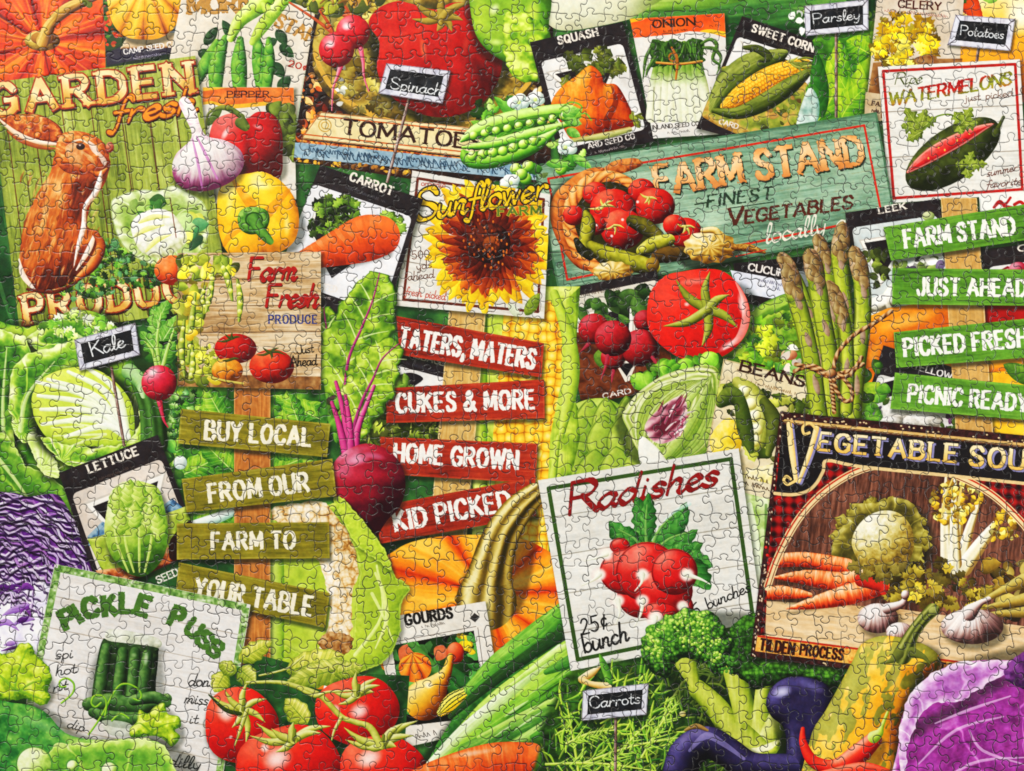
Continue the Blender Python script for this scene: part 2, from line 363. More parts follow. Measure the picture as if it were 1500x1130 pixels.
def text(s, p0, p1, h, col, w=.1, pen='box', serif=0., slant=0., out=None, sh=None, gap=.2, wear=0., arc=0., big=1., own=True, name=None, of=None, bold2=None, grad=None):
    """letters along the baseline p0-p1, h tall, w = half pen width / h; pen box|round|brush; serif = slab length"""
    p0 = np.array(p0, f32); p1 = np.array(p1, f32); L = float(np.hypot(*(p1 - p0))); ex = (p1 - p0) / L; ey = np.array([ex[1], -ex[0]], f32)
    if of is not None: part(name or 'lettering', of)
    adv = 0; glyphs = []
    for i, ch in enumerate(s):
        if ch == ' ': adv += .42; continue
        k = big if i == 0 else 1.
        g = CAPS.get(ch) or LOW.get(ch)
        gp = gap if ch in CAPS and (i + 1 == len(s) or s[i + 1] not in LOW) else gap * .35
        glyphs.append((adv, g, k)); adv += g[0] * k + gp
    adv -= gp
    kx = L / adv
    segs = []
    def mp(q):
        x = q[..., 0] * kx + q[..., 1] * h * slant; y = q[..., 1] * h + arc * h * 4 * (x / L) * (1 - x / L)
        return p0 + x[..., None] * ex + y[..., None] * ey
    for a, (gw, st), k in glyphs:
        for q, cv in st:
            q = q * k; P = mp(q + np.array([a, 0], f32)); ww = w * h * (k ** .5)
            for i in range(len(P) - 1): segs.append((P[i], P[i + 1], ww, not cv and len(P) < 4))
            if serif and not cv:
                for e in (0, -1):
                    y = q[e, 1]
                    if abs(y) < .02 or abs(y - k) < .02:
                        if abs(q[0, 1] - q[-1, 1]) < .05: continue
                        z = mp(np.array([[q[e, 0] + a - serif, y], [q[e, 0] + a + serif, y]], f32)); segs.append((z[0], z[1], ww * .5, True))
            if serif and cv and abs(q[0, 0] - q[-1, 0]) < .01 and False: pass
    al = np.array([q for s_ in segs for q in s_[:2]], f32)
    W_ = bwin(al, h * (w + .2) + 4)
    if W_ is None: return
    sl, X, Y = W_; B = np.full(X.shape, -1e9, f32)
    for a, b, ww, bx in segs:
        e = b - a; l = float(np.hypot(*e))
        if l < 1e-5: continue
        e = e / l; m = ww + 3 + h * .1
        i0 = np.searchsorted(X[0], min(a[0], b[0]) - m); i1 = np.searchsorted(X[0], max(a[0], b[0]) + m)
        j0 = np.searchsorted(Y[:, 0], min(a[1], b[1]) - m); j1 = np.searchsorted(Y[:, 0], max(a[1], b[1]) + m)
        x = X[j0:j1, i0:i1] - a[0]; y = Y[j0:j1, i0:i1] - a[1]
        if x.size == 0: continue
        u = x * e[0] + y * e[1]; v = y * e[0] - x * e[1]
        if pen == 'brush':
            dv = abs(float(e @ (ex * .75 + ey * .66))); ww2 = ww * (1.25 - .85 * dv)
        elif pen == 'box' and w > .06:
            ww2 = ww * (1.12 if abs(float(e @ ey)) > .5 else .82)
        else: ww2 = ww
        if pen == 'box' and bx: d = np.minimum(ww2 - np.abs(v), np.minimum(u, l - u) + .55 * ww)
        else:
            uc = np.clip(u, 0, l); d = ww2 - np.hypot(u - uc, v)
        np.maximum(B[j0:j1, i0:i1], d, out=B[j0:j1, i0:i1])
    if wear: B = B - wear * h * np.clip(noise(X, Y, h * .16, int(p0[0]) % 71, 3) - .52, 0, 1) * 2.2 - (noise(X, Y, h * .07, 3) > .8) * wear * h * .12
    cov = lambda d: np.clip(d / .8 + .5, 0, 1)
    if sh:
        dx, dy, c2 = sh[:3]; k = int(round(dx * S)), int(round(dy * S))
        put(sl, cov(np.roll(B + (sh[3] if len(sh) > 3 else 0), (k[1], k[0]), (0, 1))), hx(c2), False)
    if out: put(sl, cov(B + out[1]), hx(out[0]), own)
    if grad is not None:
        u = ((X - p0[0]) * ex[0] + (Y - p0[1]) * ex[1]) / L; v = ((X - p0[0]) * ey[0] + (Y - p0[1]) * ey[1]) / h
        c = pal(grad(u, v), col)
    else: c = hx(col) * np.ones(X.shape + (1,), f32) * (1 + .08 * (noise(X, Y, h * .2, 5) - .5)[..., None])
    put(sl, cov(B), c, own)
def scrawl(p0, p1, h, col, seed=1, w=.6, a=.9, own=False):
    """print too small to read, kept as small as in the photograph"""
    r = random.Random(seed); p0 = np.array(p0, f32); p1 = np.array(p1, f32); L = np.hypot(*(p1 - p0)); e = (p1 - p0) / L; n = np.array([e[1], -e[0]])
    s = 0
    while s < L - h * .5:
        if r.random() < .16: s += h * .8; continue
        l = h * r.uniform(.4, .8); q = p0 + e * s
        tube([q, q + n * h * r.uniform(.4, 1), q + e * l * .6 + n * h * r.uniform(0, .6), q + e * l], w / 2, col, flat=True, own=own, a=a, n=2); s += l * 1.15

# ------------------------------------------------------------------ builders of things that come more than once
def chalk(q, word, t0, t1, h, s0, s1, label, stake='b8a8a0'):
    t = thing('chalk_label', label, 'chalk label', 'small chalkboard plant labels on stakes'); q = Quad(*q)
    part('stake', t); tube([s0, s1], 2.2, '3a2a26 7a5a50 d8c8c0', tex=lambda u, v, tt, X, Y: tt + .5 * (noise(X, Y, 6, 3) - .5), butt=True)
    cast(q.c, 2, 3, 4, .55)
    part('frame', t)
    shape(q.c, '8a8698 d8d8e4 f6f6fc', sm=False, flat=True, nz=(.35, 7), edge=('5a5060', 1.2, .7))
    dx, dy = 8.0 / np.hypot(*(q.c[1] - q.c[0])), 8.0 / np.hypot(*(q.c[3] - q.c[0]))
    p = q.inset(dx, dy)
    for i in range(4): line([q.c[i], p[i]], 1.6, '4a4048', a=.7)
    for k in range(5): 
        u = rng.uniform(.1, .9); a, b = q(u, 0), q(u + .01, dy)
        line([a, b], .8, '70687a', a=.7)
    b = part('board', t); shape(p, '141518 202124 34363a', sm=False, flat=True, nz=(.6, 12), edge=('08080a', 1.5))
    text(word, t0, t1, h, 'eceff0', w=.05, pen='round', wear=.05, name='lettering', of=b)
    return t

def panel(q, l, t, r, b, col, rad=.05, **k):
    lu, lv = np.hypot(*(q.c[1] - q.c[0])), np.hypot(*(q.c[3] - q.c[0])); ru = rad; rv = rad * lu / lv
    P = []
    for (cu, cv, a0) in ((1 - r - ru, t + rv, -90), (1 - r - ru, 1 - b - rv, 0), (l + ru, 1 - b - rv, 90), (l + ru, t + rv, 180)):
        for a in (0, 30, 60, 90):
            z = math.radians(a0 + a); P.append(q(cu + ru * math.cos(z), cv + rv * math.sin(z)))
    shape(P, col, sm=False, flat=True, **k); return P
PAPER = 'c4bfb8 e8e6e2 f6f5f3'
def dark_packet(q, label, strip, paper=PAPER, side=.05, foot=.1, word=None, t0=None, t1=None, h=10, left=None):
    t = thing('seed_packet', label, 'seed packet', 'paper seed packets'); q = Quad(*q); cast(q.c)
    shape(q.c, '1c1517 2a2224 3a3032', sm=False, flat=True, nz=(.4, 14))
    p = part('panel', t); panel(q, side if left is None else left, strip, side, foot, paper, nz=(.3, 24))
    if word: text(word, t0, t1, h, 'f2e8d8', w=.115, serif=.15, gap=.3, name='lettering', of=t)
    return t, p, q
def wedge(pts, of):
    part('dark_triangle', of); shape(pts, 'c8c0b4', sm=False, flat=True); c = np.mean(np.array(pts), 0)
    shape([c + (np.array(p) - c) * .93 for p in pts], 'f4f0e8', sm=False, flat=True); shape([c + (np.array(p) - c) * .78 for p in pts], '1c1618 2c2426', sm=False, flat=True, nz=(.4, 9))
def stalks(cx, cy, ang, n, ln, wd, p, spread=.5, own=True, seed=1):
    r = random.Random(seed)
    for i in range(n):
        a = ang + spread * (2 * i / max(n - 1, 1) - 1); l = ln * r.uniform(.8, 1.1)
        tube([(cx, cy), (cx + l * .5 * math.cos(a), cy + l * .5 * math.sin(a)), (cx + l * math.cos(a) + r.uniform(-4, 4), cy + l * math.sin(a))], [wd, wd * .8, wd * .5], p, own=own)
def ribtex(cx, cy, n, k=.45, ph=0, nz=.2, pw=.6):
    def f(X, Y, d, t):
        a = np.arctan2(Y - cy, X - cx); r = np.hypot(X - cx, Y - cy)
        rib = np.abs(np.sin(a * n / 2 + ph + .5 * (noise(X, Y, 60, 5) - .5))) ** pw
        st = noise(a * 60 + 400, r, 3, 9, 2, sx=1.2, sy=14)
        return t * (1 - k) + k * rib + nz * (st - .5)
    return f
def sign_board(post, quad, word, t0, t1, h, pcol, ink, label=None, wear=.06, w=.107):
    b = part('board', post, label); q = Quad(*quad); cast(q.c, 2, 5, 5, .6)
    def tex(X, Y, d, t):
        u, v = q.uv(X, Y); lu = np.hypot(*(q.c[1] - q.c[0])); lv = np.hypot(*(q.c[3] - q.c[0]))
        return .5 + .9 * (noise(u * lu, v * lv, 5, int(q.c[0, 1]), 3, sx=7, sy=.6) - .5) + .6 * (noise(X, Y, 50, 3) - .5) + .25 * (d < 2.5)
    shape(q.c, pcol, sm=False, flat=True, tex=tex)
    text(word, t0, t1, h, ink, w=w, wear=wear, gap=.3, name='lettering', of=b)
def wood(q, cols, rot=0., of=None, name=None, label=None, s=1):
    part(name, of, label) if name else None; q = Quad(*q); cast(q.c, 3, 3, 4, .45)
    def tex(X, Y, d, t):
        u, v = q.uv(X, Y); lu = np.hypot(*(q.c[1] - q.c[0])); lv = np.hypot(*(q.c[3] - q.c[0])); x, y = u * lu, v * lv
        n = noise(x, y, 26, int(q.c[0, 0]), 2, sx=.6, sy=2.2)
        return .52 + .10 * np.sin(n * 30) + .4 * (noise(x, y, 4, 7, 2, sx=.5, sy=9) - .5) + .4 * (d < 1.6)
    shape(q.c, cols, sm=False, flat=True, tex=tex); return q
def ruffle(bx, by, n, seed=1, rim=24, kv=.3, base=.22):
    """leaf painting: pale crinkled rim, broad veins fanning from (bx, by), darker blistered blade"""
    def f(X, Y, d, t):
        a = np.arctan2(Y - by, X - bx) + .25 * (noise(X, Y, 26, seed, 2) - .5); r = np.hypot(X - bx, Y - by)
        v = np.abs(np.sin(a * n)); vein = sst(.16, .0, v) ; sub = sst(.25, 0, np.abs(np.sin(r / 6.5 + 5 * v * (1 - v) + seed))) * .5
        fold = np.sin(a * n * 5 + 3 * noise(X, Y, 12, seed + 4)) * sst(rim, 2, d)
        return base + .42 * sst(rim, 0, d) + kv * vein + .14 * fold + .10 * sub + .5 * (noise(X, Y, 11, seed, 3) - .5) + .25 * (t - .5)
    return f
TOM = '5a0408 a80a0c cc1410 e23420 f08060'
def calyx(c, arms, w, p='3a400c 6c7a1c a8ac44 e0dc98', own=True):
    for (x, y) in arms:
        mx, my = (c[0] + x) / 2 + (y - c[1]) * .1, (c[1] + y) / 2 - (x - c[0]) * .1
        tube([c, (mx, my), (x, y)], [w, w * .9, .4], p, own=own)
def veg_pod(pts, r, p, beans=0, bp=None, own=True):
    tube(pts, r, p, own=own, tex=lambda u, v, t, X, Y: t + .3 * (noise(X, Y, 6, 2) - .5))
    if beans:
        P = smooth(pts, 8, False)
        for i in range(beans):
            q = P[int((i + .7) / (beans + .4) * (len(P) - 1))]; ball(q[0], q[1], np.max(r) * .62, np.max(r) * .55, bp, own=own)

# ------------------------------------------------------------------ the green ground of the collage
G0 = structure('leafy_background', 'deep green painted leaf background showing between the cards', 'background')
COLp = shape([(X0 - 5, Y0 - 5), (X1 + 5, Y0 - 5), (X1 + 5, Y1 + 5), (X0 - 5, Y1 + 5)], '12401c 22642a 3a8a38', sm=False, flat=True, nz=(.8, 34))

# ============================ top left
T = thing('pumpkin', 'big orange-red pumpkin with a curved tan stem, in the top left corner', 'pumpkin')
shape([(-70, -60), (152, -60), (155, 118), (-70, 140)], '6a0e02 b02604 d84408 ea6410 f49030', sm=False, flat=True, nz=(.3, 20), tex=ribtex(62, 62, 8, .75, .9, .6, .9))
for a, l in ((.15, 85), (.5, 90), (.95, 55), (1.5, 46), (2.2, 60), (2.9, 70), (3.6, 75), (4.3, 70), (5.9, 80)):
    tube([(62 + 26 * math.cos(a), 62 + 22 * math.sin(a)), (62 + l * math.cos(a + .06), 62 + l * math.sin(a + .06))], [2, 7, 1], 'f88a24 fca43c', a=.55, own=False)
for a, l in ((.33, 90), (.75, 80), (1.25, 50), (1.9, 56), (2.6, 70), (3.3, 70), (4.0, 80)):
    tube([(62 + 24 * math.cos(a), 62 + 20 * math.sin(a)), (62 + l * math.cos(a), 62 + l * math.sin(a))], [1, 3, 3], 'a01c04', a=.4, own=False)
part('stem', T); ball(62, 60, 26, 15, '5a3a08 9a7a24 c8a848 e0cc78', own=True, nz=(.3, 5))
ball(64, 56, 19, 10, '6a3a08 a06a18 c08a30')
tube([(63, 60), (74, 36), (95, 16), (122, 2), (150, -14)], [10, 8, 9, 8, 9], '5a3408 9a6a20 c89a40 e8c878', tex=lambda u, v, t, X, Y: t + .5 * (noise(u * 160, v * 12, 5, 3, 2, sx=6, sy=.7) - .5))
tube([(124, 2), (131, 8), (134, 4)], [4, 4, 1], '4a5a10 7a8a28')

# ============================ pumpkin packet
q = Quad((149, -34), (276, -52), (253, 78), (156, 97))
T = thing('seed_packet', 'dark seed packet with a ribbed golden pumpkin beside the orange pumpkin', 'seed packet', 'paper seed packets'); cast(q.c)
shape(q.c, '2a2436 322c3e 3c3648', sm=False, flat=True, nz=(.4, 12))
P_ = part('picture', T); q.clip(); shape([(145, -60), (280, -60), (262, 66), (153, 68)], '5a6a8a 8aa0b8 b8c0a8', sm=False, flat=True, nz=(.6, 20))
shape([(186, 50), (268, 48), (262, 70), (176, 72)], '8a5a30 d0b088 e8d4b4', R=4, sm=False)
foliage([(150, -20), (172, -10), (182, 40), (180, 66), (152, 68)], 70, 8, ['1a4410 3a7a20 78a83a', 'c85a10 e88a20', '2a5a18 4a8a28', 'c02a10 e05a20'], base='1a3a14 2a5a20')
part('pumpkin', P_); cast([(166, 10), (180, 50), (215, 60), (250, 48), (264, 10)], 2, 6, 5, .5, True)
shape([(158, 8), (160, -20), (200, -50), (240, -50), (270, -14), (268, 14), (256, 40), (234, 56), (208, 58), (184, 54), (166, 36)], '7a3404 c8780a eaa31c f6c848 fce48a', ball=(214, 4, 62, 62), tex=ribtex(214, -28, 15, .55, .4, .25))
CLIP[0] = None
text('CAMP SEED C', (182, 80), (251, 69), 7.5, 'ece6e0', w=.1, serif=.08, name='lettering', of=T); use(T)
scrawl((196, 87), (236, 81), 3.5, 'b8b4c4', 3)

# ============================ bean packet (Morning Star)
q = Quad((274, -44), (484, 22), (432, 240), (236, 150))
T = thing('seed_packet', 'cream seed packet with lettering STAR, dark leaves and long green pods', 'seed packet', 'paper seed packets'); cast(q.c, 4, 4)
shape(q.c, 'c8bca4 e2d8c6 f0e9dc', sm=False, flat=True, nz=(.35, 20))
line([(463, 40), (424, 240)], 7, 'a8bca0', a=.8); line([(459, 40), (420, 240)], 1.2, 'd8ccb4')
text('MORN', (277, 20), (371, 16), 24, 'b98a46', w=.13, serif=.12, out=('a07838', .6), wear=.12, name='lettering', of=T)
text('STAR', (402, 38), (458, 64), 19, 'b98a46', w=.13, serif=.12, wear=.12, name='lettering', of=T)
text('20¢', (422, 97), (449, 104), 9, 'b0301c', w=.1, name='price', of=T)
part('leaf', T)
for b, t, w in (((405, 44), (420, 66), 8), ((410, 66), (430, 84), 8), ((400, 92), (416, 114), 9), ((408, 132), (425, 112), 9), ((300, 66), (318, 40), 8), ((344, 60), (326, 30), 8), ((390, 66), (406, 58), 7), ((290, 76), (312, 84), 8)):
    leaf(b, t, w, '0c3014 1c5424 3a7a3a', veins=3)
part('pods', T)
for pts, r in (([(318, 62), (300, 96), (282, 130)], [5, 10, 6]), ([(330, 56), (318, 92), (316, 134)], [5, 12, 9]), ([(352, 58), (350, 96), (352, 140)], [5, 12, 9]), ([(376, 56), (382, 92), (386, 134)], [5, 13, 10]), ([(394, 58), (394, 90), (390, 134)], [4, 9, 7])):
    veg_pod(pts, r, '0a4410 2a8a22 56b034 9cd85a')
    P = smooth(pts, 6, False)
    for i in range(3, 12, 3): ball(P[i][0], P[i][1], 5.5, 8, '2a8a22 54b034 8ad04e', own=False)
part('stalk', T)
tube([(338, 56), (352, 30), (382, 4), (420, -40)], [6, 10, 15, 22], '4a8a14 8cc828 b8e058 e0f4a0', tex=lambda u, v, t, X, Y: t + .4 * (noise(X, Y, 9, 2) - .5))
tube([(370, 62), (384, 40), (404, 14), (424, -10)], [5, 9, 10, 9], '5a9a18 98cc38 c8e870', tex=lambda u, v, t, X, Y: t + .4 * (noise(X, Y, 9, 4) - .5))
tube([(386, 8), (400, 18), (420, -12)], [5, 9, 6], '6aa81c b8e058 e8f8b0')

# ============================ pepper packet
q = Quad((297, 128), (430, 128), (434, 292), (298, 300))
T = thing('seed_packet', 'white pepper seed packet with an orange banner and a glossy red pepper', 'seed packet', 'paper seed packets'); cast(q.c)
shape(q.c, 'c8c0ac e4ddd0 f2ede4', sm=False, flat=True, nz=(.3, 18))
b = part('banner', T); q.clip()
shape([(296, 128), (432, 129), (432, 162), (415, 162), (390, 155), (360, 158), (335, 160), (310, 152), (296, 154)], 'e0a020 f0c040', flat=True, sm=False)
shape([(296, 134), (340, 128), (432, 129), (432, 154), (412, 154), (390, 149), (360, 152), (330, 154), (310, 148), (296, 150)], 'c85a14 e4762a f09a50', flat=True, nz=(.5, 16), sm=False)
CLIP[0] = None
text('PEPPER', (333, 143), (394, 143), 9, '4a1c10', w=.09, serif=.06, name='lettering', of=b)
part('leaf', T); foliage([(396, 160), (431, 158), (432, 236), (418, 225), (400, 190)], 16, 22, '3a4a14 66802c 94a850', base='5a7028 7a8a3a')
leaf((304, 184), (326, 156), 6, '3a5a18 6a8a34'); tube([(302, 190), (306, 166), (330, 158), (354, 172)], [1.5, 2, 4, 5], '3a5210 6a7a28 98a048')
part('red_pepper', T); cast([(310, 190), (400, 178), (416, 240), (400, 262), (330, 262)], 4, 4, 5, .4, True)
shape([(308, 192), (318, 174), (342, 166), (360, 174), (378, 164), (400, 168), (412, 188), (414, 225), (408, 262), (360, 275), (318, 262), (306, 225)], '5a0508 9c0c12 c4161a d4302a e88078', ball=(355, 210, 62, 58), tex=lambda X, Y, d, t: t - .3 * np.exp(-((X - 362) / 7) ** 2) * (Y > 170) + .15 * (noise(X, Y, 22, 2) - .5))
part('pepper_stem', T); tube([(352, 180), (360, 186), (352, 170), (338, 160)], [8, 6, 4, 4], '2a4410 5a7428 8a9a48')
gloss(330, 196, 5, 12, .5, .7); gloss(378, 186, 10, 4, .3, .5)

# ============================ tomato crate label
q = Quad((478, -60), (812, -60), (802, 262), (430, 232))
T = thing('crate_label', 'vintage tomato crate label with a gold oval, big red tomato and TOMATOES banner', 'crate label'); cast(q.c)
q2 = [(474, -60), (812, -60), (806, 268), (600, 262), (430, 236), (434, 190)]
shape(q2, '140c0c 2a1a14 4a2c1c', sm=False, flat=True, nz=(.6, 10)); clip_poly(q2)
part('flower_border', T); foliage([(434, 120), (500, 90), (496, 180), (436, 210)], 60, 13, ['c84a10 f08a28', 'e8a050 f8d098', '4a1408 7a2a10', 'e87828 f8b050'], seed=5)
foliage([(700, 130), (806, 100), (806, 210), (740, 196)], 60, 13, ['8a6a20 c0a048', 'e8a050 f8d098', '2a140c 5a2a18', 'e8e4dc f8f8f0'], seed=6)
ov = part('oval', T); shape([(458, 96), (470, 20), (520, -60), (760, -60), (796, 20), (800, 80), (770, 140), (720, 186), (560, 186), (490, 150)], '4a3c10 7a6420 a88c38 c8b058', nz=(.8, 12), R=30)
ring(628, 60, 168, '7a4a10 d8a848 f4d888', 3.5, 125, 8, 172, True)
part('foliage', T); foliage([(480, 30), (560, -10), (600, 60), (570, 175), (500, 160), (470, 96)], 60, 30, ['6a5414 a08a34 c8b860', '4a3a0c 7a6a20', '8a7a28 c0b058 e0d890'], seed=3, wavy=.3)
foliage([(600, 172), (735, 150), (770, 110), (745, 190), (600, 190)], 40, 20, ['6a5414 a08a34', '4a3a0c 7a6a20 a89848'], seed=4)
foliage([(480, 60), (505, 50), (515, 140), (490, 160)], 12, 10, ['e8e8e0 fafaf6', 'c0c4b0 ececdc'], seed=9)
tm = part('tomato', T); cast([(552, 10), (740, 20), (730, 120), (650, 180), (560, 130)], 5, 6, 8, .6, True)
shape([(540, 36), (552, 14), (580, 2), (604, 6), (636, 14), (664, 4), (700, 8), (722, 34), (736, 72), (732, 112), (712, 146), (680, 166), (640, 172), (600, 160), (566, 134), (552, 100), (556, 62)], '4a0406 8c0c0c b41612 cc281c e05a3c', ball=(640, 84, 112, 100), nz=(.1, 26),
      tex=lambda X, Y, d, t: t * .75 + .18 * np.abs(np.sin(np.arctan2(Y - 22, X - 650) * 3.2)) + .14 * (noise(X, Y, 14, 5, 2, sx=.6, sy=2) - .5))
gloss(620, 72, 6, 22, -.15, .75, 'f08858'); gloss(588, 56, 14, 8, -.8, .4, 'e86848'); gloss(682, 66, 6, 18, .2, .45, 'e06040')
part('calyx', tm); calyx((648, 26), [(604, 28), (606, 2), (640, 46), (662, 46), (678, 30), (690, 4), (650, -8), (668, 10)], 6, '5a4a14 9a8430 c0a850')
bn = part('banner', T); cast([(470, 164), (730, 190), (730, 235), (440, 202)], 3, 6, 5, .5)
shape([(470, 164), (740, 192), (738, 236), (441, 203)], 'd0b878 ead9a4 f4e8c0', sm=False, flat=True, nz=(.3, 14), edge=('8a3c14', 1.6, .9))
line([(466, 170), (740, 198)], 2, 'c86428'); line([(446, 197), (738, 229)], 2, 'c86428'); ring(476, 184, 9, 'c8a050', .8); ring(476, 184, 5, 'c8a050', .8)
text('TOMATOES', (502, 196), (706, 220), 21, '3c1c12', w=.1, serif=.11, name='lettering', of=bn)
part('trim', T); shape([(440, 205), (738, 238), (738, 246), (438, 212)], '8a2c08 e0782a f4b060', sm=False, flat=True, nz=(1.2, 4))
bb = part('blue_band', T); shape([(430, 208), (806, 246), (806, 266), (430, 231)], '6a8aa0 94b0c0 b8ccd4', sm=False, flat=True, nz=(.5, 9))
use(bb); scrawl((446, 228), (800, 262), 13, '2c4458', 4, 1.6); scrawl((446, 222), (800, 256), 8, '2c4458', 14, 1.2)
part('foot', T); shape([(430, 231), (610, 249), (610, 268), (430, 240)], '2a140c 4a2414', sm=False, flat=True, nz=(.6, 6))
foliage([(434, 232), (600, 249), (600, 256), (434, 238)], 40, 7, ['c88a28 f0c050', '8a5a1c c08838'])
CLIP[0] = None

# ============================ two radishes
for (cx, cy, r, tail, lab) in ((517, 47, 25, [(528, 70), (532, 92), (533, 112), (540, 134)], 'red radish behind the other, touching the big crate-label tomato leaves'), (493, 73, 26, [(499, 97), (494, 112), (488, 130), (486, 162)], 'front red radish with a white highlight and long pink tail')):
    T = thing('radish', lab, 'radish', 'two red radishes over the crate label')
    part('stalks', T)
    for e in ((455, 6), (468, -4), (486, -10), (436, 2), (520, -20), (534, -14)) if cx > 500 else ((440, 14), (424, 4), (450, -4)):
        tube([(cx - 4, cy - r + 3), ((cx + e[0]) / 2 + 4, (cy - r + e[1]) / 2 + 4), e], [3, 2, 1.5], '8a5a18 b84a20 d89058')
    part('tail', T); tube(tail, [4, 2.4, 1.6, .8], 'a02440 d85a78 f0c0c8')
    use(T); ball(cx, cy, r, r, '5a040c a00814 c41020 d82c38 f09098', nz=(.08, 9)); gloss(cx - 9, cy - 8, 8, 7, 0, .85)
T = thing('leaf_sprig', 'olive and orange radish leaves rising to the top edge by the radishes', 'leaves')
foliage([(424, -40), (560, -40), (560, 4), (500, 14), (450, 12)], 50, 26, ['6a6a18 98a034 d0d070', '3a4a14 6a7a28', 'a87828 d0a850'], seed=12)
blades([(430, 0), (560, -10), (540, 14), (470, 16)], 14, 30, 2, ['b88a30 e0c070', '6a4a14 a07a30'], -1.2, .8)

chalk([(566, 93), (660, 104), (648, 152), (554, 137)], 'Spinach', (572, 130), (646, 140), 17, (600, 142), (567, 268), 'framed chalk label reading Spinach before the big crate-label tomato')

# ============================ top middle
T = thing('leek', 'pale white leek bulb along the top edge, fading to green leaves', 'leek')
shape([(780, -60), (1010, -60), (990, 10), (940, 24), (880, 38), (830, 45), (806, 38), (794, 16)], '9a9a68 d8d8b8 f0f0e2 fafaf4', ball=(890, -40, 190, 130), nz=(.06, 20),
      post=lambda X, Y, d, t, c: c * (1 - sst(900, 1000, X)[..., None]) + pal(t, '4a7a1c 8ab838 c8dc80') * sst(900, 1000, X)[..., None])
part('leaf', T); tube([(925, 30), (980, 22), (1070, 16), (1200, 20)], [3, 20, 38, 44], '0c3a14 1e5e26 3c8a38 8ac058', tex=lambda u, v, t, X, Y: t * .7 + .5 * (noise(X, Y + X * .12, 7, 4, 2, sx=7, sy=.7) - .2))
tube([(950, 14), (990, 4), (1040, -6), (1110, -24)], [3, 12, 18, 20], '3a7a24 78b43c c0dc80', tex=lambda u, v, t, X, Y: t * .7 + .4 * (noise(X, Y, 6, 4, 2, sx=7, sy=.7) - .2))
T = thing('green_pepper', 'shiny green bell pepper at the top edge beside the white leek bulb', 'pepper'); cast([(690, -60), (800, -60), (800, 60), (780, 98), (745, 92), (700, 60)], -3, 6, 8, .5, True)
shape([(688, -40), (720, -70), (800, -60), (808, 0), (804, 40), (812, 80), (790, 100), (760, 92), (738, 90), (708, 68), (692, 34)], '1c5408 46901c 72b42c a0d040 d8f080', R=34, nz=(.24, 26))
gloss(724, 14, 8, 12, .6, .8, 'f4ffd0'); gloss(780, 20, 12, 26, .2, .6, 'e8ff70'); gloss(726, 62, 14, 6, 0, .6, 'e8ffb0'); gloss(764, 72, 14, 8, .2, .6, 'd8f070')
T = thing('lettuce', 'bright green lettuce leaf tucked behind the squash seed packet', 'lettuce')
shape([(742, 20), (800, 40), (800, 110), (770, 120), (740, 96)], '2c6a0c 62a81c a8d83c e0f488', R=12, nz=(.9, 14), wob=4)

# ============================ squash / onion / sweet corn packets
T, P_, q = dark_packet([(776, 62), (912, 32), (959, 207), (822, 240)], 'dark SQUASH seed packet with a fat orange squash', .17, word='SQUASH', t0=(819, 65), t1=(876, 52), h=11, side=.06, foot=.11)
use(P_); scrawl((832, 78), (874, 69), 4, '3a3030', 5); wedge([(799, 106), (914, 80), (876, 168)], T)
part('leaf', T); foliage([(836, 80), (876, 72), (912, 92), (918, 128), (880, 110), (822, 124)], 34, 20, ['2a3a10 586a20 98a448', '3a4414 707a28 b0b858'], seed=3, wavy=.2)
part('squash', T); shape([(868, 97), (880, 108), (886, 122), (902, 124), (914, 140), (928, 170), (930, 184), (912, 190), (880, 196), (846, 204), (834, 202), (820, 178), (808, 160), (810, 144), (824, 126), (846, 110), (858, 99)], '7a1c02 c2480a e06c14 f29830 fcc868', R=30, nz=(.2, 8),
      tex=lambda X, Y, d, t: t * .75 + .3 * np.abs(np.sin((X - 868 - (Y - 97) * .12) / (8 + (Y - 90) * .16))) ** .6 - .12 + .2 * (noise(X, Y, 5, 3, 2, sx=.6, sy=3) - .5) - .3 * sst(860, 930, X))
tube([(896, 128), (902, 150), (888, 180), (900, 194)], [1, 4, 5, 1], '5a1402', a=.6, own=False)
tube([(836, 206), (880, 200), (922, 190)], [3, 5, 4], '5a6a1c a0a848 d8d088', a=.8, own=True)
foliage([(922, 168), (938, 160), (942, 186), (930, 188)], 8, 10, ['6a7a20 a8b048'])
text('ARD SEED CO', (862, 218), (930, 203), 7.5, 'e8e0d8', w=.1, serif=.08, name='lettering', of=T)
use(T); scrawl((872, 225), (916, 215), 3.5, 'b0a8a8', 6)

q = Quad((923, 28), (1061, 20), (1070, 196), (957, 203)); T = thing('seed_packet', 'white ONION seed packet with an orange top and a tied bunch of green onions', 'seed packet', 'paper seed packets'); cast(q.c)
shape(q.c, 'c0bcb2 e2ded6 f2f0ea', sm=False, flat=True, nz=(.3, 22))
b = part('banner', T); q.clip(); shape([(920, 24), (1064, 16), (1064, 56), (1040, 48), (1010, 46), (990, 50), (960, 53), (924, 56)], 'd84a0c ea5f1a f08038', sm=False, flat=True, nz=(.4, 20)); shape([(922, 27), (952, 25), (940, 30), (922, 34)], 'f0b020', sm=False, flat=True)
tube([(1062, 50), (1040, 46), (1026, 46)], [3, 3, .5], 'f0c030', flat=True); CLIP[0] = None
text('ONION', (957, 41), (1018, 37), 11, '3a2414', w=.11, serif=.09, name='lettering', of=b); use(b); scrawl((972, 47), (1010, 45), 3.5, '5a2810', 7); scrawl((1040, 40), (1056, 38), 5, '5a2810', 8)
on = part('onions', T)
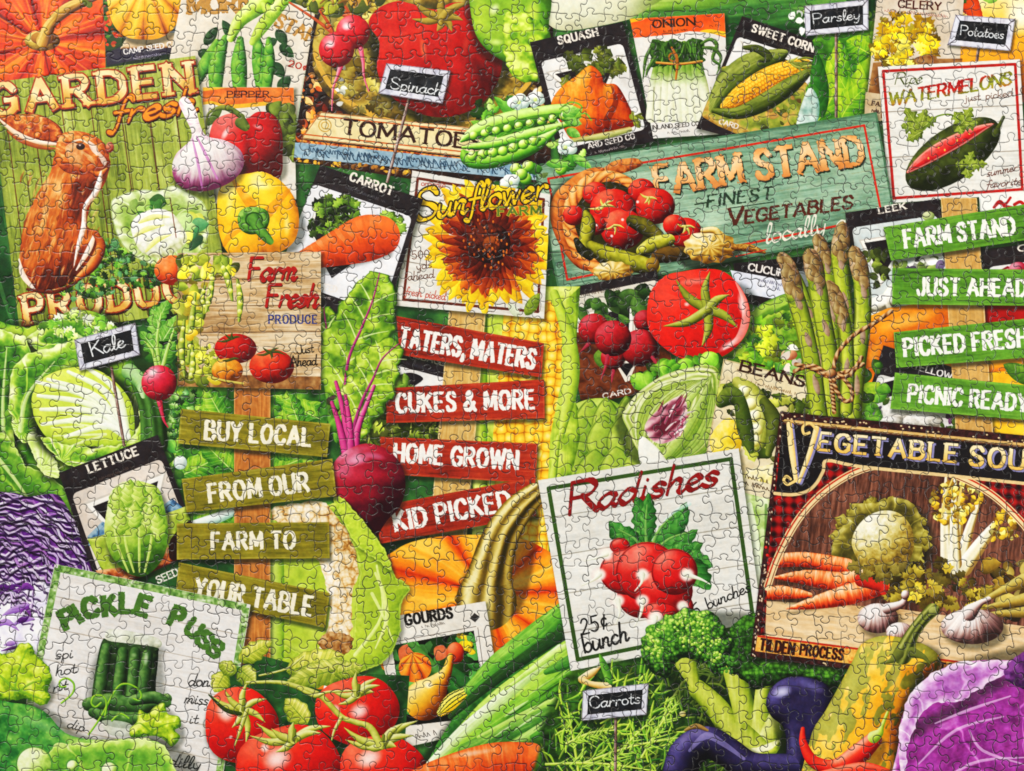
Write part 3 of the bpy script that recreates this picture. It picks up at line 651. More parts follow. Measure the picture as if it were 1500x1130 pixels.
for i in range(9):
    x = 962 + i * 8; part('onion', on) if False else None
    tube([(x, 66), (962 + i * 7.8, 95), (958 + i * 9, 125), (954 + i * 10.4, 172)], [6, 5, 7, 8], 'a8b078 dce0bc f6f6ea', post=lambda u, v, t, c, X, Y: (lambda m: c * (1 - m) + pal(t, '2a5a10 5c9428 98c458') * m)((1 - sst(.28, .62, u + .1 * (noise(X, Y, 5, 3) - .5)))[..., None]))
    tube([(954 + i * 10.4 + 4, 128), (954 + i * 11 + 3, 172)], [.6, .9], '8a9060', own=False)
shape([(954, 96), (952, 70), (956, 58), (975, 62), (985, 56), (1000, 62), (1014, 57), (1030, 60), (1028, 80), (1028, 92), (960, 98)], '0c2c08 1e4e14 427a2c', R=8, nz=(.8, 5), wob=2)
blades([(956, 64), (1026, 60), (1026, 80), (958, 84)], 40, 24, 1.6, ['1c4a10 3a7a24 78b050', '0c3008 245a18'], 1.5, .4, seed=2)
for p in ([(1028, 64), (1040, 58), (1050, 66), (1044, 86), (1054, 96), (1050, 108)], [(1030, 70), (1046, 72), (1056, 84), (1052, 100)], [(954, 70), (946, 86), (942, 116)], [(960, 84), (950, 100), (946, 112)]): tube(p, [2, 3, 2.4, .8], '1c4410 3a6e24 6a9a44')
part('twine', on); tube([(962, 92), (995, 94), (1028, 90)], 1.8, '8a4a10 d08a34 e8b868'); tube([(984, 70), (992, 88), (990, 116)], [1.5, 2, 1.5], '8a4a10 d08a34'); ring(986, 84, 6, 'b06a20', 1.2)
text('INLAND SEED CO', (956, 190), (1024, 184), 6, '3a3430', w=.09, serif=.08, name='maker', of=T); use(T); scrawl((978, 196), (1012, 193), 4, '5a5450', 9)

T, P_, q = dark_packet([(1087, 24), (1212, 66), (1164, 226), (1020, 188)], 'dark SWEET CORN seed packet with a yellow cob in its husk', .17, word='SWEET CORN', t0=(1101, 46), t1=(1190, 76), h=11, side=.04, foot=.12)
use(P_); scrawl((1118, 60), (1168, 77), 4, '4a4440', 4); wedge([(1084, 60), (1196, 98), (1120, 130)], T)
q.clip(); part('field', T); shape([(1040, 110), (1100, 95), (1190, 130), (1180, 220), (1030, 172)], 'a07830 c8a858 8a9a38 5a6a24', R=20, nz=(.7, 14)); foliage([(1110, 160), (1190, 130), (1180, 200), (1120, 190)], 30, 12, ['5a6a1c 90a03c', 'a87a38 d0a860'])
part('husk', T)
tube([(1044, 160), (1066, 128), (1100, 100), (1136, 84), (1150, 78)], [6, 20, 22, 12, 5], '1c2a0c 3a5014 6a7e2c a0ac58', tex=lambda u, v, t, X, Y: t + .5 * (noise(u * 130, v * 22, 4, 3, 2, sx=6, sy=.8) - .5))
tube([(1090, 70), (1110, 72), (1126, 84), (1112, 90)], [3, 6, 6, 2], '1c2a0c 3a4a14 6a7a30')
part('cob', T)
def kern(n_u, n_v):
    def f(u, v, t, X, Y):
        a = np.arcsin(np.clip(v, -1, 1)) / 1.57; ku = (u * n_u + .5 * (np.floor((a + 1) * n_v) % 2)) % 1; kv = ((a + 1) * n_v) % 1
        r = np.hypot(ku - .5, kv - .5)
        return t * .55 + .42 - 1.1 * np.clip(r - .25, 0, 1) + .12 * (_h(np.floor(u * n_u), np.floor((a + 1) * n_v), 3) - .5)
    return f
tube([(1062, 156), (1090, 138), (1130, 115), (1168, 100), (1182, 94)], [7, 16, 18, 14, 7], '6a3402 c87c10 eeb02c fcd860', tex=kern(26, 4.5))
part('husk', T); tube([(1046, 162), (1080, 166), (1120, 150), (1160, 124), (1196, 96)], [4, 9, 13, 12, 2], '1c2a0c 34480f 5e7224 8a9a44', tex=lambda u, v, t, X, Y: t + .5 * (noise(u * 130, v * 12, 4, 3, 2, sx=6, sy=.8) - .5))
blades([(1150, 86), (1176, 84), (1180, 100), (1160, 100)], 16, 26, 1.6, ['7a8a30 b8b868', '5a6a20 8a9a40'], .3, .5); CLIP[0] = None
text('CARD', (1053, 181), (1080, 189), 7, 'e8e0d8', w=.1, serif=.08, name='maker', of=T)

# ============================ top right
T = thing('leafy_greens', 'bright yellow-green chard leaves between the corn packet and celery packet', 'leaves')
shape([(1190, 60), (1215, 30), (1290, 30), (1284, 180), (1186, 190), (1180, 130), (1200, 100)], '0c4a14 2c7a20 5cb02a', sm=False, R=12, nz=(.6, 14))
foliage([(1196, 10), (1180, 50), (1160, 40), (1150, 20)], 14, 12, ['e8f0e0 f8fcf4', '6aa840 b0d880', '2a6a20 4a9a34'], seed=2)
for b, t, w, be in (((1196, 180), (1230, 60), 26, .1), ((1284, 176), (1222, 90), 24, -.1), ((1236, 176), (1290, 30), 26, .1), ((1230, 180), (1284, 120), 20, -.1), ((1276, 80), (1240, 60), 22, 0)):
    leaf(b, t, w, '1a6a14 4ea41e 92cc28 d4ec50', bend=be, veins=5, vein='c8e858', wavy=.06, vw=.05)
leaf((1204, 172), (1196, 76), 14, '0c4a14 1e7a20 3ca030', veins=5); foliage([(1270, 20), (1290, 20), (1290, 60), (1272, 60)], 10, 14, ['b8d830 e0f060', '5aa020 90c838'])
T = thing('lettuce', 'pale lettuce edge beside the lower corner of the SWEET CORN packet', 'lettuce'); shape([(1166, 190), (1184, 130), (1200, 150), (1194, 186)], '6a9a8a a8c8b8 e0f0e8', R=6, nz=(.6, 9))
T = thing('orange_gourd', 'glossy orange and yellow gourd behind the Potatoes label, top right corner', 'gourd')
shape([(1380, -70), (1600, -70), (1600, 150), (1372, 150), (1384, 60)], 'c04a08 ee8418 f8a828 fcc84a fff0c0', sm=False, ball=(1500, 40, 150, 130), nz=(.14, 40)); gloss(1496, 22, 30, 34, .3, .9, 'fffdf0')
part('stem', T); tube([(1390, -20), (1416, 2), (1436, 30)], [14, 16, 5], '7a1c04 d0480e f07a28')
part('leaf', T); foliage([(1400, -30), (1560, -30), (1560, -12), (1420, 6), (1404, 14)], 30, 18, ['1a4a10 3a7a24', '5a9a34 9ad060'], seed=4)

q = Quad((1286, -16), (1412, -6), (1400, 190), (1267, 174)); T = thing('seed_packet', 'beige CELERY seed packet with frilly yellow celery leaves', 'seed packet', 'paper seed packets'); cast(q.c, -3, 4)
shape(q.c, 'b8a488 d6c6b0 e6dccc', sm=False, flat=True, nz=(.45, 24), tex=lambda X, Y, d, t: t - .25 * sst(60, 150, Y) * sst(1340, 1280, X))
part('soil', T); shape([(1279, 92), (1350, 86), (1410, 86), (1396, 180), (1266, 172)], '5a3410 8a5a2a b88a50', flat=True, sm=False, nz=(.8, 14), a=.9)
shape([(1268, 135), (1290, 138), (1290, 178), (1266, 174)], 'b89a70 d8c8a8', flat=True, sm=False, nz=(.4, 14))
part('celery', T); foliage([(1286, 40), (1300, 22), (1330, 18), (1362, 30), (1376, 52), (1366, 80), (1350, 98), (1296, 96), (1276, 84)], 120, 17, ['a87a08 d8b818 f4e030', 'd0a010 f0d428 fcf070', '8a6808 c8a010', 'e8d040 fcf490'], seed=8, wavy=.35, asp=.4)
shape([(1340, 86), (1366, 80), (1376, 96), (1350, 98)], '7a4a20 b0885a', flat=True, nz=(.6, 6))
text('CELERY', (1316, 11), (1378, 15), 11, '4a1a14', w=.1, serif=.09, name='lettering', of=T); use(T); scrawl((1296, 17), (1388, 26), 5, '9a5a50', 2)
text('FA', (1277, 154), (1288, 156), 6, '3a201c', w=.12, name='lettering', of=T); use(T); scrawl((1277, 164), (1289, 166), 5, '3a201c', 3, 1.2)
chalk([(1178, 9), (1272, -1), (1272, 44), (1180, 53)], 'Parsley', (1192, 35), (1260, 28), 15, (1225, 48), (1225, 172), 'framed chalk label reading Parsley on a tall brown stake')
chalk([(1400, 22), (1487, 28), (1480, 75), (1388, 66)], 'Potatoes', (1407, 51), (1470, 57), 14, (1434, 68), (1430, 96), 'framed chalk label reading Potatoes in front of the orange gourd')

# watermelon sign
q = Quad((1286, 98), (1494, 87), (1505, 284), (1303, 298)); T = thing('watermelon_sign', 'square white WATERMELONS sign with a red border and a sliced melon', 'sign')
planks(q, 'c8c4b8 e6e4dc f4f2ec', 3, gap='6a5a48', amp=.5)
part('border', T); rect_border(q, .035, 4.2, 'b4201a')
text('Ripe', (1311, 124), (1350, 122), 17, '4a5a20', w=.065, pen='brush', slant=.3, name='lettering', of=T)
text('WATERMELONS', (1303, 155), (1481, 124), 18, 'a81c18 c02a1c 7a7a20 98a030 b08a28 c03a20', w=.11, slant=.22, wear=.1, gap=.16, name='lettering', of=T, grad=lambda u, v: np.clip(.15 + .45 * (1 - v) + .25 * np.sin(u * 7 + 1), 0, 1))
text('just picked', (1414, 149), (1484, 141), 11, '6a4434', w=.05, pen='round', name='lettering', of=T)
text('summer', (1446, 259), (1490, 250), 11, '5a2a20', w=.055, pen='round', slant=.3, name='lettering', of=T)
text('favorite', (1445, 276), (1496, 270), 11, '5a2a20', w=.055, pen='round', slant=.3, name='lettering', of=T)
m = part('watermelon', T); a = -.585
ball(1396, 226, 80, 38, '1a2408 2c3a10 44541a 66742c', a, R=30, nz=(.5, 14), tex=lambda X, Y, d, t: t * .8 + .2 * np.sin(((X - 1396) * math.sin(.585) + (Y - 226) * math.cos(.585)) / 4.2 + 2 * noise(X, Y, 14, 3)) * .6)
part('flesh', m); shape([(1328, 254), (1336, 240), (1352, 224), (1372, 210), (1400, 196), (1430, 185), (1456, 181), (1440, 193), (1408, 214), (1372, 234), (1346, 247)], '98101c c81c24 e04038 f08078', R=10, nz=(.3, 8), edge=('f0c8b0', 2.4, .7))
for x, y in ((1360, 232), (1384, 220), (1402, 206), (1375, 216), (1420, 196)): ball(x, y, 1.4, 1.8, 'e8a040 f0c070', own=False)
tube([(1458, 196), (1464, 184), (1470, 172)], [5, 3, 2.5], '2a3a10 5a6a24')
part('leaf', T)
for b, t, w in (((1350, 195), (1326, 158), 11), ((1348, 190), (1356, 160), 10), ((1346, 190), (1320, 184), 9), ((1352, 186), (1372, 172), 7), ((1352, 192), (1328, 206), 8), ((1408, 180), (1398, 164), 9), ((1408, 182), (1424, 158), 9), ((1410, 184), (1432, 180), 9), ((1404, 184), (1410, 196), 8), ((1414, 244), (1426, 222), 7), ((1414, 244), (1446, 240), 8), ((1412, 244), (1400, 240), 7), ((1416, 246), (1420, 262), 8)):
    leaf(b, t, w, '3a5010 7a9430 b0c458', veins=3, vein='c8d878', wavy=.3)
tube([(1354, 190), (1370, 172), (1392, 168), (1408, 178)], 1.2, '6a8a2a', own=False)

# ============================ FARM STAND sign
q = Quad((783, 243), (1283, 166), (1313, 334), (820, 431)); T = thing('farm_stand_sign', 'wide green FARM STAND sign with a spilling vegetable basket', 'sign')
planks(q, '4a7058 74a080 90b898 acd0b0', 6, gap='3a6a4c', amp=.75, ga=.3)
for i in range(34):
    u, v = rng.uniform(.05, .95), rng.uniform(.05, .95); tube([q(u, v), q(u + rng.uniform(.02, .09), v)], [.3, rng.uniform(.7, 1.8), .3], '7a6a3a 9a8450', a=.45, own=False)
rect_border(q, 0, 3, '4a7a58', 0, own=False)
b = part('border', T); l = [(803, 262), (1266, 184), (1292, 318), (831, 410)]
for i in range(4): line([l[i], l[(i + 1) % 4]], 3.2, 'c8301c', True)
text('FARM STAND', (964, 285), (1264, 240), 41, 'd88a4c f0b478 f8d0a0 e8a060', w=.1, serif=.14, sh=(2.5, 3, '1c3424'), out=('b06a38', .5), wear=.12, gap=.22, name='lettering', of=T, grad=lambda u, v: v * .9 + .1 * np.sin(u * 40))
text('FINEST', (1036, 304), (1130, 291), 17, '27422e', w=.1, serif=.05, slant=.25, wear=.12, gap=.28, name='lettering', of=T); line([(1018, 300), (1042, 296)], 2, '27422e', True); line([(1070, 305), (1134, 296)], 1.6, '27422e', True)
text('VEGETABLES', (1066, 331), (1248, 305), 18, '5c2a1c', w=.12, slant=.22, wear=.12, big=1.35, gap=.2, name='lettering', of=T)
text('locally gr', (1122, 357), (1252, 333), 27, 'ece8d4', w=.065, pen='brush', slant=.2, name='lettering', of=T)
bk = part('basket', T)
def wick(u, v, t, X, Y): return t * .55 + .25 + .55 * (np.abs(np.sin(u * 46 + v * 2.2)) ** .7 - .5) + .2 * (noise(X, Y, 4, 2) - .5)
cast([(800, 300), (850, 250), (930, 262), (960, 340), (900, 400)], 4, 6, 6, .5, True)
shape([(862, 268), (880, 250), (900, 236), (930, 232), (942, 240), (930, 248), (906, 256)], '6a2c08 b86024 e09450', R=7, nz=(.6, 5))
shape([(806, 320), (812, 286), (836, 262), (860, 248), (884, 246), (880, 262), (846, 290), (830, 330), (850, 375), (870, 396), (846, 392), (820, 360)], '5a2206 a85018 d88038 f0b070', R=16, tex=lambda X, Y, d, t: t * .7 + .5 * (noise(X, Y, 6, 3, 2, sx=2.2, sy=.7, rot=.9) - .3))
shape([(838, 300), (852, 276), (880, 262), (910, 262), (935, 285), (950, 320), (955, 370), (930, 392), (890, 396), (860, 376), (840, 344)], '1c1c08 34320e 4a4616', flat=True, nz=(.5, 14))
tube([(874, 394), (848, 368), (834, 336), (834, 306), (846, 282), (866, 264), (892, 258), (918, 266), (940, 284), (954, 304)], [9, 10, 9, 9, 10, 9, 8, 7, 6, 4], '5a2206 b45a1c e89848 f8c888', tex=wick)
part('vegetables', T)
for x, y, r in ((840, 316, 16), (872, 284, 19), (940, 280, 20), (960, 302, 29), (898, 308, 34), (912, 336, 32), (1004, 342, 25), (872, 330, 16), (988, 330, 17)):
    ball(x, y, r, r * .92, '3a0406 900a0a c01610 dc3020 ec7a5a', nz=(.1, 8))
for c, A, w in (((884, 302), [(862, 306), (880, 292), (898, 294), (902, 304), (876, 308)], 2), ((950, 290), [(938, 284), (950, 300), (962, 292), (944, 298)], 2), ((1004, 332), [(992, 328), (1010, 344), (1018, 334), (1000, 342)], 2), ((900, 330), [(884, 336), (900, 344), (914, 334)], 1.6)): calyx(c, A, w, '8a7a20 d0c058 f0e8a0')
for x, y in ((874, 330), (896, 346), (934, 296), (912, 322), (980, 346)): gloss(x, y, 3, 3, 0, .9)
GR = '1c1c04 4a4808 848418 b8b434 e0dc80'
veg_pod([(858, 312), (862, 330), (856, 362)], [4, 11, 9], GR); veg_pod([(926, 324), (944, 332), (964, 346)], [9, 12, 9], '141404 34340a 6a6414 a89c38'); veg_pod([(940, 368), (958, 360), (980, 352)], [8, 13, 9], GR)
veg_pod([(964, 376), (985, 372), (1006, 372)], [10, 12, 9], '1c1404 3c2a0c 5e4414 7a5c1c'); veg_pod([(866, 360), (886, 372), (924, 384), (956, 392)], [7, 12, 14, 11], GR); ball(956, 388, 10, 11, '4a3408 8a6a18 b89a38')
veg_pod([(844, 352), (852, 366), (864, 376)], [4, 7, 6], '0c0c04 24240a 40400e')
cast([(1003, 360), (1076, 360), (1076, 388), (1003, 386)], 2, 5, 5, .6, True)
PT = '6a4408 b0842c dcb860 f0dca0 faf2d4'
for cx, cy, rx, ry in ((898, 398, 29, 15), (1040, 362, 38, 24)):
    a_ = np.linspace(0, 6.283, 44, endpoint=False); rr = 1 + .06 * np.cos(a_ * 11)
    shape(np.stack([cx + rx * rr * np.cos(a_), cy + ry * rr * np.sin(a_)], 1), PT, sm=False, ball=(cx, cy, rx * 1.1, ry * 1.1), tex=lambda X, Y, d, t: t * .8 + .14 * np.sin(np.arctan2((Y - cy) * 1.6, X - cx) * 11) + .3 * (noise(X, Y, 5, 3) - .4))
tube([(1030, 338), (1048, 338), (1058, 352)], [4, 5, 3], PT); tube([(1074, 362), (1098, 364), (1120, 370)], [4, 6, 2], '3a1c04 8a5a1c d8a850', tex=lambda u, v, t, X, Y: t + .9 * (noise(X, Y, 3, 3) - .5))
line([(1078, 376), (1122, 366)], 1.5, 'c8301c', True)

# ============================ pea pods over the crate label
def pea(x, y, r): ball(x, y, r, r * .96, '1c6a0c 4ea820 8ad23c c8f078 f4ffd0')
T = thing('pea_pods', 'open bright green pea pods with white blossoms across the crate label', 'peas')
foliage([(690, 150), (760, 140), (860, 180), (858, 250), (780, 262), (760, 216), (700, 200)], 40, 22, ['1c6a1c 4aa82c 90d850', '0c4a14 2a7a20 5cb034', '68b838 b0e870 e0f8b8'], seed=7, wavy=.12)
part('pod', T)
leaf((760, 186), (690, 178), 12, '2a7a14 54b82a a0e060', bend=-.1, vein='c8f090', veins=4); leaf((778, 190), (724, 142), 10, '2a8a1c 54b83a 98e060', veins=4)
PD = '145a0c 2e9018 62c430 a8e868 e0fcb0'
tube([(676, 206), (700, 192), (740, 178), (790, 168), (834, 162), (850, 172)], [3, 11, 13, 12, 9, 2], PD); tube([(684, 204), (720, 192), (780, 176), (834, 168)], [2, 6, 6, 3], '0c4a08 2a7a14 4a9a24')
for k in range(9): pea(694 + k * 16.5, 199 - k * 3.5, 6.5)
tube([(678, 216), (720, 212), (780, 196), (846, 178)], [2, 7, 8, 3], PD)
part('pod', T); tube([(678, 222), (690, 234), (730, 232), (780, 214), (814, 192)], [3, 12, 13, 11, 3], PD); tube([(684, 226), (730, 222), (790, 204)], [2, 6, 3], '0c4a08 2a7a14 4a9a24')
for k in range(7): pea(692 + k * 15, 229 - k * 2.4 - max(0, k - 3) * 2.6, 7.5)
part('pea', T)
for x, y in ((822, 248), (756, 248), (774, 244), (770, 262), (764, 256)): pea(x, y, 9)
part('blossom', T)
for x, y in ((784, 146), (828, 216), (748, 268), (760, 150)):
    for a in (.4, 1.9, 3.0, 4.4, 5.3): ball(x + rng.uniform(4, 9) * math.cos(a), y + rng.uniform(4, 8) * math.sin(a), rng.uniform(6, 10), rng.uniform(5, 8), '9ab8a8 d4e4d8 f4fcf4 ffffff', own=True)
    ball(x, y, 3, 3, 'b0d868 e0f0b0')
for p in ([(820, 160), (836, 150), (852, 156), (848, 170)], [(836, 176), (856, 166), (866, 176)]): tube(p, 1.2, '6ab83a')
for b, t in (((824, 170), (850, 160)), ((826, 176), (852, 182)), ((830, 190), (850, 200)), ((800, 240), (836, 240)), ((838, 228), (866, 246))): leaf(b, t, 7, '2a8a2c 6ac048 b8f090', veins=3)

# ============================ right column: leek, beet, yellow packets, squashes
T, P_, q = dark_packet([(1238, 312), (1376, 291), (1404, 470), (1262, 488)], 'dark LEEK seed packet behind the asparagus tips', .13, word='LEEK', t0=(1288, 313), t1=(1327, 306), h=9, paper='a8b4b4 ccd6d4 e4eae6', side=.05)
use(P_); scrawl((1280, 325), (1340, 316), 5, '3a4448', 4); ball(1360, 317, 9, 7, '6a8a4a a8c078 d8e0b0'); wedge([(1258, 352), (1336, 340), (1290, 420)], T)
part('leeks', T); foliage([(1268, 372), (1300, 360), (1320, 400), (1280, 420)], 22, 15, ['3a4a1c 6a8030 98a850', '2a3a14 4a5a24'], seed=5)
tube([(1292, 456), (1310, 430), (1336, 396), (1360, 380)], [14, 13, 10, 8], '6a8a4a b8ccA0 e4ecd8 fafaf6'.lower(), tex=lambda u, v, t, X, Y: t + .4 * (noise(u * 90, v * 20, 4, 3, 2, sx=5, sy=.8) - .5)); tube([(1276, 448), (1300, 442), (1316, 436)], [10, 12, 5], '6a6450 c0bca8 ece8dc fafaf4', tex=lambda u, v, t, X, Y: t + .9 * (noise(X, Y, 6, 3) - .5))
foliage([(1310, 380), (1380, 372), (1380, 400), (1330, 400)], 16, 18, ['4a6a2c 7a9a48 c0d088', 'e8e8dc f8f8f0', '5a4a6a 8a7a94'], seed=6)

T, P_, q = dark_packet([(1436, 366), (1600, 346), (1620, 470), (1450, 500)], 'dark seed packet with red beets at the right edge between the green boards', .2, word='ON', t0=(1492, 369), t1=(1530, 363), h=9, side=.05)
use(P_); scrawl((1470, 381), (1520, 375), 4, '3a3030', 4); part('beet', T); ball(1492, 398, 16, 14, '4a0414 8a1028 b83048 e0a0b0'); ball(1524, 396, 14, 12, '4a0414 8a1028 b83048'); tube([(1476, 392), (1466, 396)], [2, .5], '8a1028')
T = thing('tomato', 'dark red tomato at the right edge behind the lower green boards', 'tomato'); shape([(1440, 445), (1600, 440), (1600, 500), (1446, 500)], '5a0408 8a0c0c b01810 c83020', flat=True, nz=(.4, 26), sm=False)
T = thing('white_sign', 'white sign with red script behind the watermelon sign and top green board', 'sign'); shape([(1434, 285), (1600, 276), (1600, 330), (1436, 318)], 'd8dcd4 eef0ea f8f8f4', sm=False, flat=True, nz=(.3, 20))
part('lettering', T); tube([(1456, 304), (1464, 296), (1472, 300), (1480, 290)], [2, 3, 2, 2], 'b02020'); tube([(1470, 302), (1482, 304)], 2, 'b02020'); tube([(1486, 300), (1494, 296), (1500, 300)], 2.4, 'b02020')
T = thing('orange_pumpkin', 'smooth orange pumpkin between the asparagus and the green boards post', 'pumpkin')
shape([(1258, 470), (1300, 452), (1350, 444), (1400, 440), (1410, 560), (1240, 570)], 'c05808 ea8414 f8a028 fcc058', sm=False, flat=True, nz=(.2, 20), tex=lambda X, Y, d, t: t + .3 * np.sin((Y + X * .5) / 24) - .1)
gloss(1330, 470, 50, 12, -.3, .5, 'ffd888'); gloss(1280, 520, 10, 30, .3, .35, 'ffd070')
T = thing('yellow_squash', 'yellow squash with a green leaf at the right edge beside the green boards post', 'squash')
shape([(1440, 520), (1600, 500), (1600, 660), (1440, 660)], 'c87c04 eca818 fcd038 fce878', sm=False, flat=True, nz=(.3, 30)); tube([(1450, 536), (1500, 528), (1580, 530)], [10, 14, 10], 'e07808 f8a020 fcc850'); leaf((1520, 560), (1470, 534), 14, '2a5a14 4a8a24 8ab848'); leaf((1500, 530), (1560, 560), 20, '2a5a14 4a8a24 8ab848')
q = Quad((1294, 506), (1420, 546), (1400, 680), (1250, 650)); T = thing('seed_packet', 'greyish YELLOW onion seed packet below the orange pumpkin', 'seed packet', 'paper seed packets'); cast(q.c)
shape(q.c, '221c20 2e282c', sm=False, flat=True); P_ = part('panel', T); panel(q, .04, .28, .04, .02, 'a8a49c d0cec8 e6e4e0', nz=(.4, 14))
text('YELLOW', (1338, 540), (1393, 556), 9, 'ece6e0', w=.1, serif=.1, name='lettering', of=T); part('dark_triangle', T); shape([(1290, 558), (1310, 552), (1320, 580), (1292, 590)], 'f0ece8', sm=False, flat=True); shape([(1294, 561), (1309, 557), (1314, 578), (1295, 584)], '201a1e', sm=False, flat=True)
part('onion', T); foliage([(1262, 600), (1290, 560), (1306, 580), (1278, 616)], 26, 12, ['3a5a1c 6a8a34 98b058', '6a5a7a 98889c', '2a4414 4a6a24'], seed=4)
for x, y, rx, ry in ((1318, 606, 30, 17), (1300, 622, 26, 12), (1352, 618, 30, 14)): ball(x, y, rx, ry, '7a7468 b8b4a8 dcd8d0 f0eeea', nz=(.5, 6))
foliage([(1376, 606), (1400, 600), (1402, 640), (1380, 640)], 12, 12, ['5a2a5a 8a4a80', '2a4414 4a6a24'], seed=6)

T = thing('signpost', 'tan post with four bright green boards, FARM STAND to PICNIC READY', 'signpost', 'wooden posts carrying lettered boards')
wood([(1378, 290), (1431, 290), (1458, 680), (1403, 680)], '9a6c30 c0914e d4a868 e4c088', of=T, name='post')
GB = '346c1a 4a8e28 58a030 6cb440'
sign_board(T, [(1294, 333), (1580, 287), (1580, 340), (1305, 382)], 'FARM STAND', (1327, 363), (1486, 343), 25, GB, 'f2f2ea')
sign_board(T, [(1307, 393), (1580, 396), (1580, 449), (1307, 446)], 'JUST AHEAD', (1345, 432), (1502, 434), 24, GB, 'f2f2ea')
sign_board(T, [(1309, 487), (1580, 459), (1580, 518), (1313, 539)], 'PICKED FRESH', (1326, 522), (1504, 507), 25, GB, 'f2f2ea')
sign_board(T, [(1311, 546), (1580, 572), (1580, 622), (1304, 599)], 'PICNIC READY', (1331, 588), (1503, 603), 24, GB, 'f2f2ea')

# ============================ centre right: cucumber packet, tomato, beet packet, artichokes, beans, asparagus
T, P_, q = dark_packet([(1074, 386), (1210, 372), (1216, 450), (1082, 440)], 'dark CUCUMBER seed packet peeping out behind the big tomato', .3, word=None, paper='b8bcd0 dfe2ee f2f3fa', foot=.25)
q2 = [(1076, 386), (1160, 404), (1156, 460), (1078, 440)]; use(T); shape(q2, '1c1517 2a2224', sm=False, flat=True); use(P_); shape([(1070, 396), (1157, 412), (1154, 442), (1080, 428)], 'b8bcd0 dfe2ee f2f3fa', sm=False, flat=True, nz=(.3, 14))
text('CUCUM', (1096, 396), (1150, 406), 10, 'f0e8e0', w=.11, serif=.1, name='lettering', of=T); use(P_); scrawl((1112, 412), (1148, 420), 5, '4a4860', 3); scrawl((1114, 420), (1144, 426), 5, '4a4860', 4)
T = thing('cucumber', 'long dark-striped green cucumber beside the big tomato', 'cucumber'); tube([(1070, 520), (1100, 488), (1140, 462), (1200, 440)], [16, 24, 26, 24], '14380a 2c6414 56942a 98c850', tex=lambda u, v, t, X, Y: t + .4 * np.sin(v * 7) * .5 + .7 * (noise(X, Y, 6, 2, 2, sx=4, rot=-.5) - .5))
T = thing('lettuce', 'curly yellow-green lettuce between the big tomato and the asparagus', 'lettuce')
foliage([(1080, 510), (1110, 470), (1170, 460), (1190, 560), (1120, 550), (1060, 560)], 60, 24, ['2a6a14 58a424 a8d840', '5a8a14 a0c828 e0f078', '1a5a1c 3c8a28 70b848'], seed=5, wavy=.3, base='2a5a14 5a9a24 a0c848')
foliage([(1104, 480), (1136, 478), (1136, 516), (1106, 516)], 16, 18, ['8aa818 c8dc38 ecf484'], seed=2, wavy=.3); ball(1156, 520, 12, 8, 'a05a3a d09068 f0c8a0'); foliage([(1150, 510), (1180, 505), (1180, 560), (1150, 545)], 12, 14, ['f0e0d0', '5ab04a a8e090'], seed=8)

T, P_, q = dark_packet([(820, 425), (962, 396), (990, 566), (852, 594)], 'seed packet with a bunch of red beets under the FARM STAND sign', .08, paper='b8b09c dcd6c6 eeeae0', side=.0, foot=.12)
use(P_); scrawl((852, 434), (912, 424), 5, '5a4a40', 3); wedge([(835, 462), (930, 440), (925, 560)], T); q.clip()
part('soil', T); shape([(836, 496), (870, 490), (980, 500), (990, 580), (850, 585)], '3a1a0a 6a3418 8a5430', flat=True, nz=(.6, 9)); shape([(870, 520), (900, 500), (920, 520), (884, 540)], '3a6a1c 6a9a34', nz=(.5, 6)); shape([(900, 530), (934, 528), (922, 558), (916, 560)], 'e8e0d0', sm=False, flat=True); shape([(904, 533), (930, 532), (918, 552)], '1c1618', sm=False, flat=True)
part('leaf', T); foliage([(846, 462), (880, 436), (950, 424), (956, 456), (900, 476), (856, 476)], 34, 26, ['0c2c10 24541c 4a8a34', '1a4418 3a6a28 70a048'], seed=4)
part('beet', T); BT = '2e0408 6c0a10 9c121a c02430 d86068'
for x, y, r in ((944, 470, 16), (870, 482, 23), (898, 524, 18), (938, 510, 28), (898, 496, 27)): ball(x, y, r, r * .98, BT, nz=(.12, 8))
for p in ([(890, 522), (886, 540), (880, 556)], [(862, 504), (850, 516)], [(956, 524), (966, 540)], [(898, 544), (896, 560)]): tube(p, [3, 1.6, .6], '8a1a34 c04a5c')
CLIP[0] = None; text('CARD', (884, 584), (924, 576), 7, 'e8e0d8', w=.11, name='lettering', of=T)
foliage([(940, 540), (972, 530), (960, 560), (940, 566)], 12, 18, ['1a3a14 3a5a24', '3a6a20 6a9a3a'], seed=6)

T = thing('tomato', 'large shiny red tomato with a star-shaped green calyx, centre right', 'tomato'); cast([(950, 440), (1000, 400), (1096, 420), (1098, 480), (1040, 530), (960, 500)], 3, 6, 8, .5, True)
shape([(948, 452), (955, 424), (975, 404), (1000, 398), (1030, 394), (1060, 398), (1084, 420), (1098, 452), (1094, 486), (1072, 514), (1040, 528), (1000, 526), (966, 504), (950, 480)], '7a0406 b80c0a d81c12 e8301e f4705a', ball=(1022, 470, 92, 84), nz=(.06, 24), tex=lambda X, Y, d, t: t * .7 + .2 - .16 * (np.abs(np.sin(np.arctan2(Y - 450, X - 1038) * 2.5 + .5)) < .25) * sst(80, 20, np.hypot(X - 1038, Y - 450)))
tube([(1078, 414), (1090, 440), (1092, 470), (1082, 496), (1060, 512)], [1, 4, 6, 5, 1], 'f4a090 f8d0c8', a=.7, own=False); gloss(1086, 446, 6, 22, -.15, .7); gloss(1066, 506, 20, 6, -.6, .6); gloss(1006, 446, 5, 4, 0, .7); gloss(1020, 412, 30, 6, -.1, .3)
